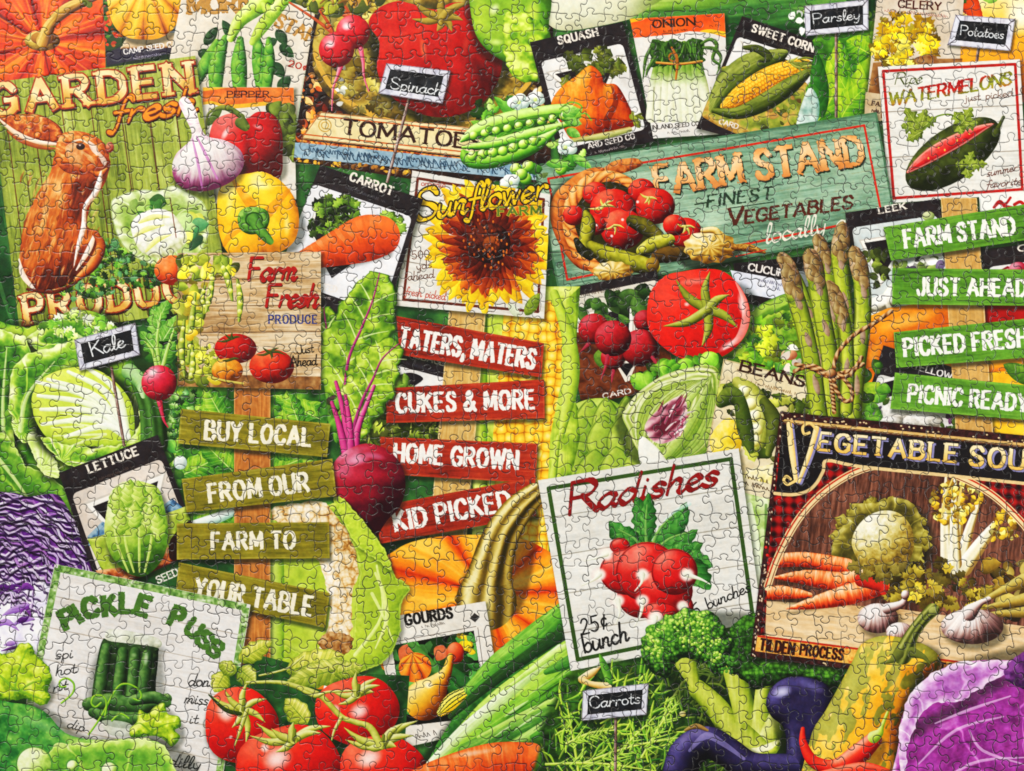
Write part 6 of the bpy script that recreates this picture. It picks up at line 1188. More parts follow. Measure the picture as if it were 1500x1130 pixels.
# ============================ bottom: gourd packet, vine tomatoes, leeks, carrot
VS = '5a6410 98a034 c8cc68 ecebb0'
T = thing('variegated_leaves', 'yellow-green variegated leaves and vines above the bunch of tomatoes', 'leaves')
shape([(380, 960), (480, 985), (600, 990), (590, 1130), (330, 1130), (330, 990)], '0c3414 1c5a24 2a7a34', flat=True, nz=(.6, 20), sm=False)
ball(470, 1004, 12, 6, 'e87818 f8b848'); ball(478, 1010, 4, 8, 'e8e8f0 ffffff')
for b, t, w, p in (((350, 968), (398, 940), 15, 0), ((350, 980), (374, 1000), 16, 1), ((330, 985), (314, 1014), 15, 0), ((420, 984), (504, 960), 22, 0), ((516, 975), (420, 1000), 20, 1), ((450, 1060), (418, 1024), 18, 0), ((490, 988), (532, 976), 14, 1), ((346, 985), (320, 972), 12, 1), ((430, 1060), (440, 1086), 12, 0)):
    leaf(b, t, w, ['5a7a14 a8b838 e0dc70 f8f4c0', '4a6a14 88a030 ccd068 f0eeb0'][p], veins=7, vein='4a7a24', vw=.05, wavy=.08, edge=('4a6a1c', 1.4, .5))
def vtom(cx, cy, rx, ry, label, hl, al=.85):
    t = thing('tomato', label, 'tomato', 'ripe tomatoes on the vine'); cast([(cx + rx * math.cos(a), cy + ry * math.sin(a)) for a in np.linspace(0, 6.28, 24)[:-1]], 3, 5, 7, .5)
    a_ = np.linspace(0, 6.283, 40, endpoint=False); k = 1 + .035 * np.cos(a_ * 3 + cx) + .02 * np.cos(a_ * 5)
    shape(np.stack([cx + rx * k * np.cos(a_), cy + ry * k * np.sin(a_)], 1), '6a0406 ac0a0c d01812 e4341e f4785a', sm=False, ball=(cx, cy, rx * 1.12, ry * 1.12), nz=(.07, 16), tex=lambda X, Y, d, tt: tt + .12 * sst(7, 0, d) * (Y > cy))
    for x, y, a, b in hl: gloss(x, y, a, b, -.4, al, 'fff4ee')
    return t
def crown(T_, c, arms, w=5): part('calyx', T_); calyx(c, arms, w, VS); tube([c, (c[0] + 2, c[1] - 14)], [3, 2.4], '4a5a10 8a9a30')
t = vtom(352, 1062, 54, 56, 'ripe tomato farthest left in the vine bunch beside the pickle sign', [(330, 1044, 14, 18), (338, 1080, 4, 3)]); crown(t, (356, 1040), [(310, 1020), (330, 1012), (362, 1000), (390, 1024), (388, 1058), (360, 1090), (340, 1066)])
tube([(344, 1092), (354, 1064), (362, 1040)], [1, 3, 3], VS); tube([(306, 1018), (330, 1040), (352, 1046)], [1, 3, 3], '1c3008 3a5a14')
t = vtom(524, 1042, 62, 52, 'ripe tomato at the upper right of the vine bunch, touching the gourd packet', [(526, 1042, 18, 14), (492, 1040, 8, 10)]); crown(t, (524, 1018), [(488, 1014), (496, 1032), (548, 1014), (552, 994), (556, 1004), (522, 984)], 5)
t = vtom(424, 1124, 78, 62, 'largest ripe tomato, bottom middle of the vine bunch', [(406, 1112, 26, 20), (388, 1096, 8, 8)]); crown(t, (430, 1084), [(376, 1060), (366, 1078), (484, 1064), (404, 1102), (398, 1068), (470, 1074), (430, 1058)], 6)
t = vtom(560, 1132, 64, 56, 'ripe tomato at the bottom right of the bunch, partly under the carrot', [(540, 1112, 24, 16)]); crown(t, (560, 1092), [(506, 1084), (504, 1066), (612, 1056), (606, 1078), (536, 1096), (580, 1094), (590, 1060)], 6)
T = thing('tomato_vine', 'yellow-green vine stem arching over the ripe tomatoes', 'vine')
for p, r in (([(362, 1000), (410, 1000), (440, 1008), (470, 1020), (500, 1050), (520, 1058), (542, 1066), (556, 1090)], [2, 3, 4, 4, 4, 4, 5, 6]), ([(440, 1010), (462, 1020), (480, 1014), (520, 1012)], [2, 3, 2, 1.5]), ([(500, 1052), (490, 1070), (486, 1084)], [3, 2, 1]), ([(380, 990), (420, 980), (444, 962)], [1.4, 1.6, 1])): tube(p, r, VS, tex=lambda u, v, t, X, Y: t + .3 * (noise(X, Y, 6, 3) - .5))

T = thing('leek', 'long green leek leaves running diagonally beside the Radishes sign', 'leek'); cast([(620, 1120), (700, 1010), (820, 895), (900, 960), (850, 1080), (640, 1130)], -3, 0, 7, .5, True)
shape([(610, 1150), (640, 1090), (690, 1010), (760, 950), (824, 890), (880, 960), (900, 1080), (800, 1110), (640, 1160)], '0c3c14 1c6a24 3a9a34', sm=False, R=14, nz=(.6, 12))
part('leaf', T)
def strap(pts, r, p, seed=3): tube(pts, r, p, tex=lambda u, v, t, X, Y: t * .65 + .2 + .5 * (noise(u * 260, v * 18, 4, seed, 3, sx=9, sy=.7) - .5))
strap([(640, 1120), (720, 1050), (790, 1000), (850, 960)], [10, 26, 30, 30], '2a7a1c 5cb830 9cdc50 d8f490', 4); strap([(630, 1120), (680, 1070), (740, 1020), (820, 950)], [6, 9, 9, 6], '8ac85a c8e8a0 f4fce8', 5)
strap([(690, 1010), (730, 976), (790, 930), (826, 896)], [10, 18, 20, 14], '145818 2c8a28 5ab83a a8e468', 6); strap([(660, 1050), (720, 1000), (790, 950), (840, 920)], [4, 8, 9, 10], '0c3010 184a1c 2c6a28', 7)
strap([(680, 1100), (760, 1070), (820, 1040), (880, 1000)], [10, 18, 20, 20], '0c3c14 1c6a24 4a9a34 8ac858', 8); strap([(740, 1010), (800, 966), (840, 940)], [2, 5, 4], '6ab838 b8e870 e8fcb8', 2); strap([(700, 1080), (780, 1040), (850, 1010)], [2, 4, 3], '80c848 c8ec88', 9); strap([(720, 1112), (800, 1070), (870, 1030), (930, 990)], [6, 14, 18, 14], '145818 3c9a2c 7cc84a c0e890', 11); strap([(760, 1120), (830, 1100), (900, 1060)], [6, 14, 14], '0c3c14 1c6a24 4a9a34', 12); strap([(800, 985), (850, 965), (900, 960)], [4, 12, 10], '145818 2c8a28 68b848', 13)
for k_ in range(40):
    x_, y_ = rng.uniform(660, 860), 0; y_ = 1140 - (x_ - 640) * .82 + rng.uniform(-20, 60); l_ = rng.uniform(20, 60); tube([(x_, y_), (x_ + l_ * .5, y_ - l_ * .36), (x_ + l_, y_ - l_ * .68)], [.4, rng.uniform(.8, 2), .4], rng.choice(['0c3c14', 'c8f098', 'a8e060', '145818', 'e8fcc8']), a=rng.uniform(.3, .7), own=False, n=2)
strap([(780, 1080), (840, 1050), (880, 1040)], [4, 12, 14], '145818 2c8a28 5ab83a', 3)
T = thing('carrot', 'orange carrot lying along the bottom edge under the leeks', 'carrot'); cast([(620, 1140), (700, 1100), (790, 1086), (806, 1130)], 0, -3, 6, .4)
tube([(560, 1170), (640, 1142), (720, 1122), (776, 1116)], [14, 28, 33, 28], '6a1602 bc3c08 dc5418 ec7834 f8b080', tex=lambda u, v, t, X, Y: t * .85 + .4 * (noise(u * 200, v * 30, 5, 3, 2, sx=.6, sy=4) - .5)); gloss(690, 1104, 40, 5, -.15, .4)

# ============================ Radishes sign
q = Quad((788, 704), (1082, 657), (1119, 926), (836, 983)); T = thing('radish_sign', 'white plank Radishes sign with a green border and bunched red radishes', 'sign'); planks(q, 'c8c6bc e4e2da f2f0ea', 5, gap='7a7464', amp=.45, ga=.8)
part('border', T); rect_border(q, .045, 6, '2e5c1c', .05)
text('Radishes', (834, 754), (1050, 710), 40, '8c1414', w=.098, pen='brush', slant=.3, big=1.12, sh=(.8, 1, '5a0c0c'), name='lettering', of=T)
for s_, a, b, h in (('25¢', (853, 930), (890, 920), 22), ('bunch', (857, 957), (921, 938), 28), ('6 bunches', (1016, 902), (1100, 866), 17)): text(s_, a, b, h, '1c1c1a', w=.06, pen='round', slant=.1, name='lettering', of=T)
part('leaf', T); RL = '0c4414 1c7428 3c9c3c 88cc70'
for b, t, w, be in (((946, 798), (932, 728), 17, .05), ((948, 796), (950, 722), 13, 0), ((952, 800), (1006, 736), 17, .12), ((958, 802), (1010, 748), 13, .05), ((940, 800), (892, 764), 17, -.1), ((938, 804), (896, 786), 14, .1), ((932, 806), (900, 800), 12, .1), ((956, 806), (1022, 776), 14, .1), ((962, 810), (1030, 796), 17, .12), ((1000, 806), (1044, 830), 17, .1), ((1018, 820), (1040, 864), 17, .1), ((930, 800), (916, 772), 12, 0), ((984, 808), (1016, 800), 12, 0)):
    leaf(b, t, w, RL, bend=be, veins=5, wavy=.12, edge=('0c3c14', 1.2, .5)); b = t
tube([(1010, 738), (980, 756), (956, 792)], [3, 2, 1.5], 'a8d8c8 e8f4f0', own=False, a=.7)
for p in ([(948, 810), (946, 770), (948, 740)], [(952, 810), (966, 776), (990, 752)], [(956, 812), (980, 790), (1010, 780)], [(944, 810), (930, 790), (906, 776)]): tube(p, [3, 2, 1], '2a7a2c 88c868')
rd = part('radish', T); RR = '5a0408 a00a0e c41416 d83028 f08878'
for cx, cy, rx, ry in ((908, 800, 15, 12), (940, 872, 36, 34), (920, 838, 42, 34), (990, 890, 26, 24), (948, 838, 46, 44), (975, 866, 40, 36), (988, 838, 34, 34), (966, 896, 28, 14)): ball(cx, cy, rx, ry, RR, nz=(.1, 12), edge=('4a0408', 3, .6))
for cx, cy, r, tl in ((888, 812, 10, (856, 822)), (878, 842, 10, (852, 858)), (941, 842, 10, (930, 866)), (905, 880, 10, (902, 914)), (941, 880, 10, (928, 920)), (1006, 842, 11, (1040, 856)), (1000, 888, 9, (1004, 902)), (960, 905, 12, (950, 926))):
    gloss(cx, cy, r * 1.4, r * 1.3, 0, .55, 'f0b0a8'); gloss(cx, cy, r * 1.2, r * 1.1, 0, 1, 'fffdf4'); gloss(cx, cy, r, r, 0, .9, 'f4f4e4'); tube([(cx, cy), ((cx + tl[0]) / 2 + 4, (cy + tl[1]) / 2), tl], [4, 1.8, .7], 'c0c0a0 e8e8d4 fafaf0')
use(rd)
# ============================ broccoli, carrot tops, aubergines, squash, chillies, red cabbage
T = thing('carrot_greens', 'feathery green carrot tops around the Carrots chalk label', 'carrot greens')
shape([(820, 1010), (860, 985), (990, 960), (1080, 1000), (1100, 1180), (800, 1180)], '0c2c0c 1c4c14 34781c', flat=True, nz=(.9, 10), wob=14, soft=10)
blades([(800, 1030), (860, 1004), (930, 990), (1000, 965), (1080, 1000), (1060, 1170), (800, 1170)], 520, 32, 1.8, ['2a7a1c 5cb030 a0dc50', '0c3c10 1c6420 3c8a2c', '5a9a1c 98cc38 d4f078', '4a9a20 88c834 c8ec70'], -.9, 1.2, seed=3)
for b, t in (((850, 1150), (830, 1030)), ((830, 1090), (900, 1070)), ((880, 1140), (960, 1050)), ((1000, 1000), (960, 1080)), ((940, 1110), (1000, 1020)), ((850, 1120), (1000, 1080)), ((1010, 990), (1050, 970)), ((960, 1180), (1030, 1100)), ((800, 1120), (960, 1130))):
    tube([b, ((b[0] + t[0]) / 2, (b[1] + t[1]) / 2 - 6), t], [2, 1.8, .8], '6a9a1c b0d848 e0f498')
    for k in range(8):
        f = .12 + .1 * k + rng.uniform(-.04, .04); x, y = b[0] + (t[0] - b[0]) * f, b[1] + (t[1] - b[1]) * f; a = math.atan2(t[1] - b[1], t[0] - b[0])
        for s in (-1, 1): l = (20 * (1.1 - f) + 8) * rng.uniform(.6, 1.2); q_ = s * rng.uniform(.35, .95); tube([(x, y), (x + l * math.cos(a + q_), y + l * math.sin(a + q_))], [1.5, 1.2, .4], '4a9a20 90cc40 d0f080')
ball(1000, 1046, 5, 4, 'b8a858 e0d8a0'); tube([(850, 994), (864, 988), (880, 976)], [3, 6, 1], 'a87c30 e0c078 f8ecc8'); tube([(852, 996), (866, 1002), (890, 1006)], [5, 4, 6], 'a87c30 e0c078 f8ecc8'); leaf((896, 1004), (878, 958), 6, '1c6a1c 4aa030 90d858', veins=0)
chalk([(854, 1012), (950, 1001), (947, 1047), (852, 1056)], 'Carrots', (865, 1038), (938, 1030), 17, (902, 1050), (901, 1200), 'framed chalk label reading Carrots among feathery tops')

T = thing('broccoli', 'green broccoli head with a thick pale stalk, bottom right of centre', 'broccoli'); cast([(940, 940), (980, 900), (1060, 896), (1140, 910), (1220, 990), (1150, 1110), (1050, 1090), (960, 980)], 3, 3, 8, .5, True)
part('stalk', T)
def stem(pts, r): cast(pts, 3, 2, 4, .35); tube(pts, r, '3a5a0c 84a024 c0cc5c e8ecb4', tex=lambda u, v, t, X, Y: t + .3 * (noise(X, Y, 6, 3, 2, sx=.7, sy=5) - .5))
shape([(1020, 1000), (1060, 1010), (1130, 990), (1200, 1010), (1160, 1110), (1070, 1110)], '0c1c08 1c3a10 2c5018', flat=True, nz=(.6, 8))
stem([(1022, 1010), (1052, 1040), (1084, 1090)], [14, 17, 20]); stem([(1076, 986), (1090, 1040), (1104, 1100)], [16, 17, 22]); stem([(1120, 1000), (1116, 1040), (1116, 1100)], [12, 13, 20]); stem([(1160, 1010), (1140, 1050), (1120, 1100)], [12, 14, 18]); stem([(1000, 960), (1010, 985), (1016, 1000)], [18, 12, 8]); stem([(1084, 1080), (1100, 1100), (1112, 1106)], [22, 26, 20])
shape([(1060, 1074), (1100, 1096), (1142, 1084), (1134, 1106), (1096, 1112), (1070, 1100)], '6a8a1c b0c440 dce08c f4f4cc', R=14, nz=(.3, 8))
part('floret', T)
def bro(X, Y, d, t): F, F2, R = cells(X, Y, 5.2, 5, .9); return t * .75 + .28 - .5 * F + .4 * (R - .5)
for pts, p in (([(1060, 960), (1076, 916), (1110, 898), (1150, 905), (1180, 940), (1160, 980), (1110, 1000), (1076, 990)], '061c06 10380e 226018 4a9a2c'), ([(1090, 985), (1130, 970), (1190, 975), (1236, 984), (1230, 1010), (1180, 1000), (1140, 1004), (1104, 1008)], '061c06 14440e 2a701c 5cb034'), ([(938, 950), (942, 926), (960, 912), (990, 896), (1020, 894), (1050, 902), (1070, 930), (1070, 960), (1050, 990), (1030, 972), (1000, 962), (976, 990), (950, 984)], '06200a 14440f 2e7c20 6ab83c c0e878')):
    shape(pts, p, R=26, tex=bro, wob=5)
for cx, cy, r in ((1012, 924, 26), (1040, 950, 20), (1120, 930, 16), (962, 950, 12), (1066, 974, 14)): 
    for k in range(int(r * 3)): a, q_ = rng.uniform(0, 6.28), r * math.sqrt(rng.random()); ball(cx + q_ * math.cos(a), cy + q_ * math.sin(a), 2.2, 2.2, rng.choice(['4a9a24 98d048 e0f8a0', '2a7a1c 68b038', '80c038 d0f080'] if cx < 1060 else ['1c5a18 3a8a2c', '2a7a20 5aa83c']), own=False)

# ============================ soup label
SL = [(1143, 603), (1590, 647), (1590, 1026), (1099, 962)]; q = Quad(*SL); T = thing('soup_label', 'dark framed VEGETABLE SOUP label with cauliflower, carrots and garlic', 'label'); cast(q.c, 3, 4, 7, .6)
shape(q.c, '24100e 3a1a18 54282a', sm=False, flat=True, nz=(.8, 5)); clip_poly(SL)
def spk(X, Y, d, t, c): m = ((cells(X, Y, 5, 4)[2] > .78) & (noise(X, Y, 7, 3) > .5))[..., None]; return c * (1 - m * .5) + hx('c8a070') * m * .5
shape([(1146, 616), (1590, 660), (1590, 664), (1150, 620)], 'c89a50 f0d8a0', sm=False, flat=True, nz=(1.5, 3), own=False)
for i in range(70): u = rng.random(); v = rng.choice([rng.uniform(.01, .03), rng.uniform(.965, .995)]); x, y = q(u, v); ball(x, y, 1.6, 1.2, 'c8a878 f0dcb0', own=False)
for i in range(46): v = rng.random(); x, y = q(rng.uniform(.006, .016), v); ball(x, y, 1.2, 1.8, 'b89878 e8d4b8', own=False)
pl = part('plaid', T); PQ = [(1140, 664), (1590, 706), (1590, 1000), (1113, 940)]
def plaid(X, Y, d, t):
    a, b = np.sin(X * .42), np.sin((Y - X * .1) * .42); return .5 + .25 * a + .25 * b
shape(PQ, '180606 540a0c 9c1414 b82018', sm=False, flat=True, tex=plaid)
for k in range(13): x, y = 1117 - (k - 12) * 1.9 + 5, 940 - k * 11.5; ball(x, y, 2, 2, 'd81c18 f04030', own=False)
pc = part('picture', T); ov = [(1330 + 232 * math.cos(a) , 905 + 222 * math.sin(a)) for a in np.radians(np.linspace(178, 352, 30))]
AR = ov + [(1590, 1010), (1113, 944), (1116, 900)]
A2 = [(1124, 860), (1140, 815), (1170, 760), (1210, 718), (1262, 688), (1320, 680), (1380, 690), (1440, 716), (1486, 754), (1520, 800), (1560, 900), (1570, 1008), (1120, 946)]
shape(A2, '2a1410 5a3628 8a5c48 a87c64', sm=False, flat=True, tex=lambda X, Y, d, t: .45 + .9 * (noise(X, Y, 5, 3, 3, sx=.6, sy=5, rot=.12) - .5) + .3 * (noise(X, Y, 60, 2) - .5))
clip_poly(A2)
shape([(1110, 880), (1300, 890), (1590, 930), (1590, 1020), (1110, 950)], 'a87848 dcb888 f0d8b4', sm=False, flat=True, tex=lambda X, Y, d, t: .5 + .8 * (noise(X, Y, 6, 3, 3, sx=5, sy=.7, rot=.12) - .5) + .2 * sst(880, 930, Y), own=True)
part('celery', T)
for b, t, w in (((1388, 826), (1386, 700), 9), ((1398, 830), (1412, 705), 10), ((1408, 820), (1438, 725), 8), ((1412, 832), (1478, 745), 11), ((1400, 826), (1400, 690), 8)): tube([b, ((b[0] + t[0]) / 2 - 2, (b[1] + t[1]) / 2), t], [w * 1.15, w * .8, 2], '98783a d8c888 f2ecd0 fdfbf2', tex=lambda u, v, tt, X, Y: tt + .4 * np.sin(v * 6) * .4)
foliage([(1362, 720), (1400, 700), (1436, 708), (1440, 730), (1410, 770), (1366, 764)], 110, 10, ['a87c14 dcb430 f4dc70', '7a5a10 b89024', 'e8d058 fcf0a8'], seed=5); foliage([(1456, 750), (1488, 744), (1490, 790), (1450, 790)], 50, 10, ['a87c14 dcb430 f4dc70', 'e8d058 fcf0a8', '5a3c0c 8a6a1c'], seed=6)
part('cauliflower', T); cast([(1220, 800), (1260, 730), (1340, 740), (1360, 800), (1320, 850), (1240, 840)], 5, 8, 10, .6, True)
for k in range(44):
    a = k * .1428 * 1.02; r = 62 + 8 * math.sin(k * 2.1); x, y = 1290 + r * 1.12 * math.cos(a), 790 + r * .95 * math.sin(a); leaf((1290 + 30 * math.cos(a), 790 + 28 * math.sin(a)), (x, y), 13, '4a4010 807424 b4a84c d8cc80', wavy=.25, veins=4)
shape([(1222, 830), (1216, 800), (1236, 770), (1250, 745), (1280, 736), (1320, 730), (1344, 750), (1350, 790), (1340, 830), (1300, 850), (1250, 852)], '2a2608 6a6220 a89c48 dcd490', R=20, wob=5, tex=ruffle(1292, 800, 5, 3, 18, .25, .2))
shape([(1248, 800), (1254, 775), (1272, 756), (1296, 748), (1320, 754), (1336, 776), (1338, 806), (1324, 830), (1296, 840), (1266, 832)], '6a5418 ac9440 d8c880 f0eaca fcfaf0', ball=(1292, 792, 50, 50), tex=lambda X, Y, d, t: t * .85 + .5 * (noise(X, Y, 6, 3, 3) - .45))
foliage([(1336, 830), (1380, 820), (1450, 860), (1440, 890), (1380, 890), (1300, 880), (1290, 870)], 80, 20, ['5a4a10 98862c ccbc5c', '3a2c08 6a5a18', 'c8a828 ecd868'], seed=7, wavy=.3); foliage([(1450, 830), (1580, 820), (1580, 900), (1470, 900)], 46, 30, ['4a380c 8a7024 b89c48', '2a1c08 5a4414', 'a88c38 d8c878'], seed=8)
for b, t in (((1440, 880), (1500, 850)), ((1446, 890), (1510, 876)), ((1450, 900), (1520, 896))): tube([b, t], [3, 10], '6a5414 a88c38 d8c878')
for k, p in enumerate(([(1396, 700), (1384, 730), (1380, 760)], [(1410, 704), (1404, 740)])): tube(p, [1, 2], 'e8d078', own=False)
part('carrot', T); CR = '7a1402 c83c0c e8642a f49a60 fcd8b0'
for p, r in (([(1134, 822), (1180, 820), (1240, 830)], [10, 11, 12]), ([(1136, 846), (1180, 846), (1230, 852), (1262, 846)], [2, 11, 14, 12]), ([(1118, 870), (1150, 868), (1186, 872)], [9, 10, 4]), ([(1152, 892), (1190, 884), (1240, 872), (1288, 858)], [1, 9, 15, 15])):
    cast(p + [(p[-1][0], p[-1][1] + 8)], 2, 8, 5, .4); tube(p, r, CR, tex=lambda u, v, t, X, Y: t + .5 * (noise(u * 140, v * 20, 4, 3, 2, sx=.7, sy=5) - .45))
tube([(1262, 850), (1290, 858), (1294, 866)], [10, 9, 6], '7a0c04 c02410 e04a30'); foliage([(1230, 830), (1320, 830), (1330, 856), (1290, 852)], 26, 20, ['6a5c1c a8984c', '4a3c10 8a7c30'], seed=9, wavy=.3)
part('garlic', T); GW = '3a2420 7a5450 b89890 e8dcd8 fcf8f6'
for cx, cy, rx, ry in ((1286, 906, 30, 22), (1318, 926, 20, 14), (1424, 918, 46, 26)):
    cast([(cx + rx * math.cos(a), cy + ry * math.sin(a)) for a in np.linspace(0, 6.28, 20)[:-1]], 5, 7, 7, .45); ball(cx, cy, rx, ry, GW, tex=lambda X, Y, d, t: t + .5 * (noise(np.arctan2(X - cx, Y - cy + ry * 1.5) * 50, Y, 3, 4, 2, sy=14) - .5))
tube([(1420, 898), (1436, 884), (1448, 878)], [12, 5, 4], GW); tube([(1300, 892), (1322, 884), (1328, 868)], [8, 5, 3], GW); ball(1326, 872, 6, 7, GW)
clip_poly(SL)
ar = part('arch', T)
for dw, wd, cc in ((0, 11, 'd8a868 f0d4a0 f8e8c8'), (3, 2.4, 'c03818'), (-3.5, 1.4, '8a4a24')):
    P_ = [(x + (x - 1330) / 230 * dw, y + (y - 900) / 220 * dw) for x, y in A2[:11]]; tube(P_, wd / 2, cc, flat=True)
hd = part('header', T); HP = [(1146, 622), (1590, 666), (1590, 716), (1262, 684), (1212, 674), (1204, 690), (1196, 708), (1182, 720), (1160, 726), (1136, 724)]
shape(HP, '141012 201a1c', sm=False, flat=True, nz=(.4, 8)); tube([(1590, 718), (1400, 698), (1262, 684), (1212, 675), (1206, 690), (1196, 708), (1182, 720), (1160, 725), (1135, 723)], 2.4, 'd8b070 f0d8a8', flat=True); line([(1150, 616), (1590, 660)], 3, 'd8b070', True); line([(1150, 619), (1590, 663)], 1, '3a1a10')
SO = dict(w=.1, serif=.13, sh=(3, 2.4, '8a86b0', .6), out=('2a1c14', .6), gap=.3, of=hd, name='lettering')
text('EGETABLE', (1199, 659), (1400, 677), 25, 'e8b860 f4d890 fae8b8', grad=lambda u, v: v, **SO); text('SOUP', (1421, 681), (1526, 690), 27, 'e8b860 f4d890 fae8b8', grad=lambda u, v: v, **SO)
part('lettering', hd); 
for p, r in (([(1156, 622), (1160, 660), (1166, 704)], [4, 4.5, 3]), ([(1196, 628), (1186, 664), (1170, 706)], [4, 3.5, 2.5])): tube([(x + 3, y + 2) for x, y in p], r, '8a86b0', flat=True, own=False); tube(p, r, 'e8b860 f4d890 fae8b8')
tube([(1196, 630), (1186, 620), (1176, 626), (1178, 636), (1186, 634)], 2, 'f0cc80'); tube([(1166, 704), (1154, 710), (1148, 704), (1152, 698), (1158, 702)], 2, 'f0cc80')
ft = part('footer', T); shape([(1110, 930), (1250, 950), (1590, 992), (1590, 1018), (1240, 972), (1106, 954)], 'c86428 e8a850 f0c470', sm=False, flat=True, nz=(.8, 5)); line([(1111, 932), (1590, 994)], 3, 'b83018')
text('TILDEN', (1113, 952), (1162, 959), 16, '3a140c', w=.12, gap=.3, name='lettering', of=ft); text('PROCESS', (1172, 959), (1234, 967), 15, '3a140c', w=.11, gap=.3, name='lettering', of=ft); text('TAB', (1376, 984), (1404, 988), 13, '3a140c', w=.12, name='lettering', of=ft); CLIP[0] = None

T = thing('eggplant', 'dark purple eggplant with a round shiny bulb beside the yellow squash', 'eggplant'); AU = '050409 120e22 282046 544a7e b8b0d8'; cast([(1124, 1020), (1160, 990), (1216, 1010), (1220, 1080), (1160, 1130)], 3, 3, 6, .5, True)
shape([(1122, 1030), (1132, 1006), (1156, 992), (1190, 994), (1216, 1008), (1226, 1040), (1210, 1080), (1190, 1130), (1170, 1190), (1120, 1190), (1146, 1130), (1152, 1090), (1146, 1064), (1130, 1050)], AU, R=26, nz=(.12, 14), tex=lambda X, Y, d, t: t * .9 - .05); gloss(1146, 1014, 16, 10, -.3, .85, 'd8d8f8'); gloss(1190, 1006, 22, 8, .4, .4, 'a8a0d8'); gloss(1162, 1090, 5, 26, -.1, .4, '8a84b8')
T = thing('eggplant', 'curved dark purple eggplant below the broccoli stalk at the bottom edge', 'eggplant'); cast([(976, 1120), (1030, 1060), (1080, 1090), (1120, 1120), (1000, 1150)], -3, -2, 6, .5, True)
tube([(990, 1160), (1004, 1108), (1034, 1088), (1066, 1102), (1100, 1124), (1150, 1126)], [24, 26, 24, 22, 22, 22], AU, tex=lambda u, v, t, X, Y: t * .9 - .06 + .15 * (noise(X, Y, 14, 2) - .5)); tube([(1010, 1100), (1034, 1078), (1060, 1090), (1090, 1112)], [2, 5, 4, 2], 'b0a8d8', a=.5, own=False); tube([(1004, 1070), (1020, 1064), (1036, 1070)], [2, 4, 2], '4a3a14 8a6c34 b89c60')

T = thing('ornamental_gourd', 'tall orange and olive mottled gourd with a ridged green stem', 'gourd'); cast([(1254, 960), (1280, 935), (1370, 950), (1360, 1000), (1320, 1120), (1180, 1120)], 3, 3, 7, .5, True)
def mott(X, Y, d, t, c): m = sst(.47, .54, noise(X, Y, 14, 5, 3, sx=.8, sy=1.5, rot=.35) + .18 * sst(1290, 1200, X + (Y - 1000) * .4) + .12 * sst(1000, 950, Y) - .2 * sst(1040, 1110, Y))[..., None]; return c * (1 - m) + pal(t, '3a3404 74701c 9c983c bcb85c') * m
shape([(1250, 966), (1262, 944), (1290, 932), (1330, 936), (1364, 950), (1378, 970), (1364, 1000), (1336, 1040), (1322, 1080), (1320, 1200), (1176, 1200), (1186, 1086), (1210, 1040), (1232, 1000)], '7a3c02 d08408 f0a41c f8c040 fce08c', R=60, nz=(.2, 16), post=mott)
gloss(1312, 1000, 12, 22, .2, .4, 'fff0a0'); gloss(1280, 1090, 20, 16, 0, .3, 'ffe080'); gloss(1276, 944, 20, 6, 0, .3, 'f8a858')
part('stem', T); tube([(1322, 960), (1336, 930), (1352, 908), (1366, 894)], [14, 10, 9, 10], '1c2408 44501a 7a8438 b4b86c', tex=lambda u, v, t, X, Y: t * .5 + .25 + .5 * np.sin(v * 8) * .5); tube([(1316, 958), (1306, 968), (1290, 972)], [8, 4, 1], '44501a 7a8438'); tube([(1336, 956), (1352, 962), (1362, 972)], [8, 4, 1], '44501a 7a8438'); ball(1367, 895, 7, 6, '6a7434 b0b468', -.5)
T = thing('chili_pepper', 'red chili pepper with a yellow-green cap curving over the gourd', 'chili pepper'); CH = '6a0404 b40c0a dc2414 f05030 f8b098'; cast([(1174, 1080), (1190, 1110), (1250, 1110), (1290, 1080), (1280, 1120), (1200, 1140)], 3, 4, 5, .4, True)
tube([(1176, 1068), (1177, 1090), (1192, 1116), (1224, 1124), (1256, 1106), (1280, 1084)], [3, 6, 9, 12, 15, 12], CH); part('cap', T); tube([(1280, 1080), (1288, 1074), (1292, 1064), (1300, 1044)], [9, 6, 3, 2], '5a8a14 a8cc40 e0f0a0')
T = thing('chili_pepper', 'second red chili pepper lying flat along the bottom edge', 'chili pepper'); tube([(1196, 1140), (1240, 1132), (1270, 1128), (1304, 1134)], [8, 12, 11, 6], CH)
T = thing('red_cabbage', 'whole magenta-purple cabbage in the bottom right corner', 'cabbage'); cast([(1322, 1060), (1340, 1010), (1400, 975), (1600, 960), (1600, 1200), (1330, 1200)], -3, -2, 8, .5, True)
MG = '3a0c3a 842a7c b44aac d68ad0 f0d0f0'
def cabv(cx, cy, k, f=16):
    def g(X, Y, d, t): a = np.arctan2(Y - cy, X - cx); r = np.hypot(X - cx, Y - cy); return t * .55 + .2 + .5 * (noise(a * 40, r, 4, k, 3, sy=8) - .5) + .16 * sst(.4, 0, np.abs(np.sin(a * f + 3 * noise(X, Y, 50, 4)))) - .15 * sst(0, 160, Y - 1000)
    return g
shape([(1318, 1080), (1326, 1040), (1346, 1004), (1380, 980), (1430, 968), (1500, 968), (1600, 970), (1600, 1210), (1324, 1210)], MG, R=60, tex=ruffle(1500, 1230, 6, 4, 10, .3, .3))
part('outer_leaf', T); cast([(1318, 1080), (1340, 1050), (1400, 1020), (1440, 990), (1500, 975)], 5, 9, 8, .4)
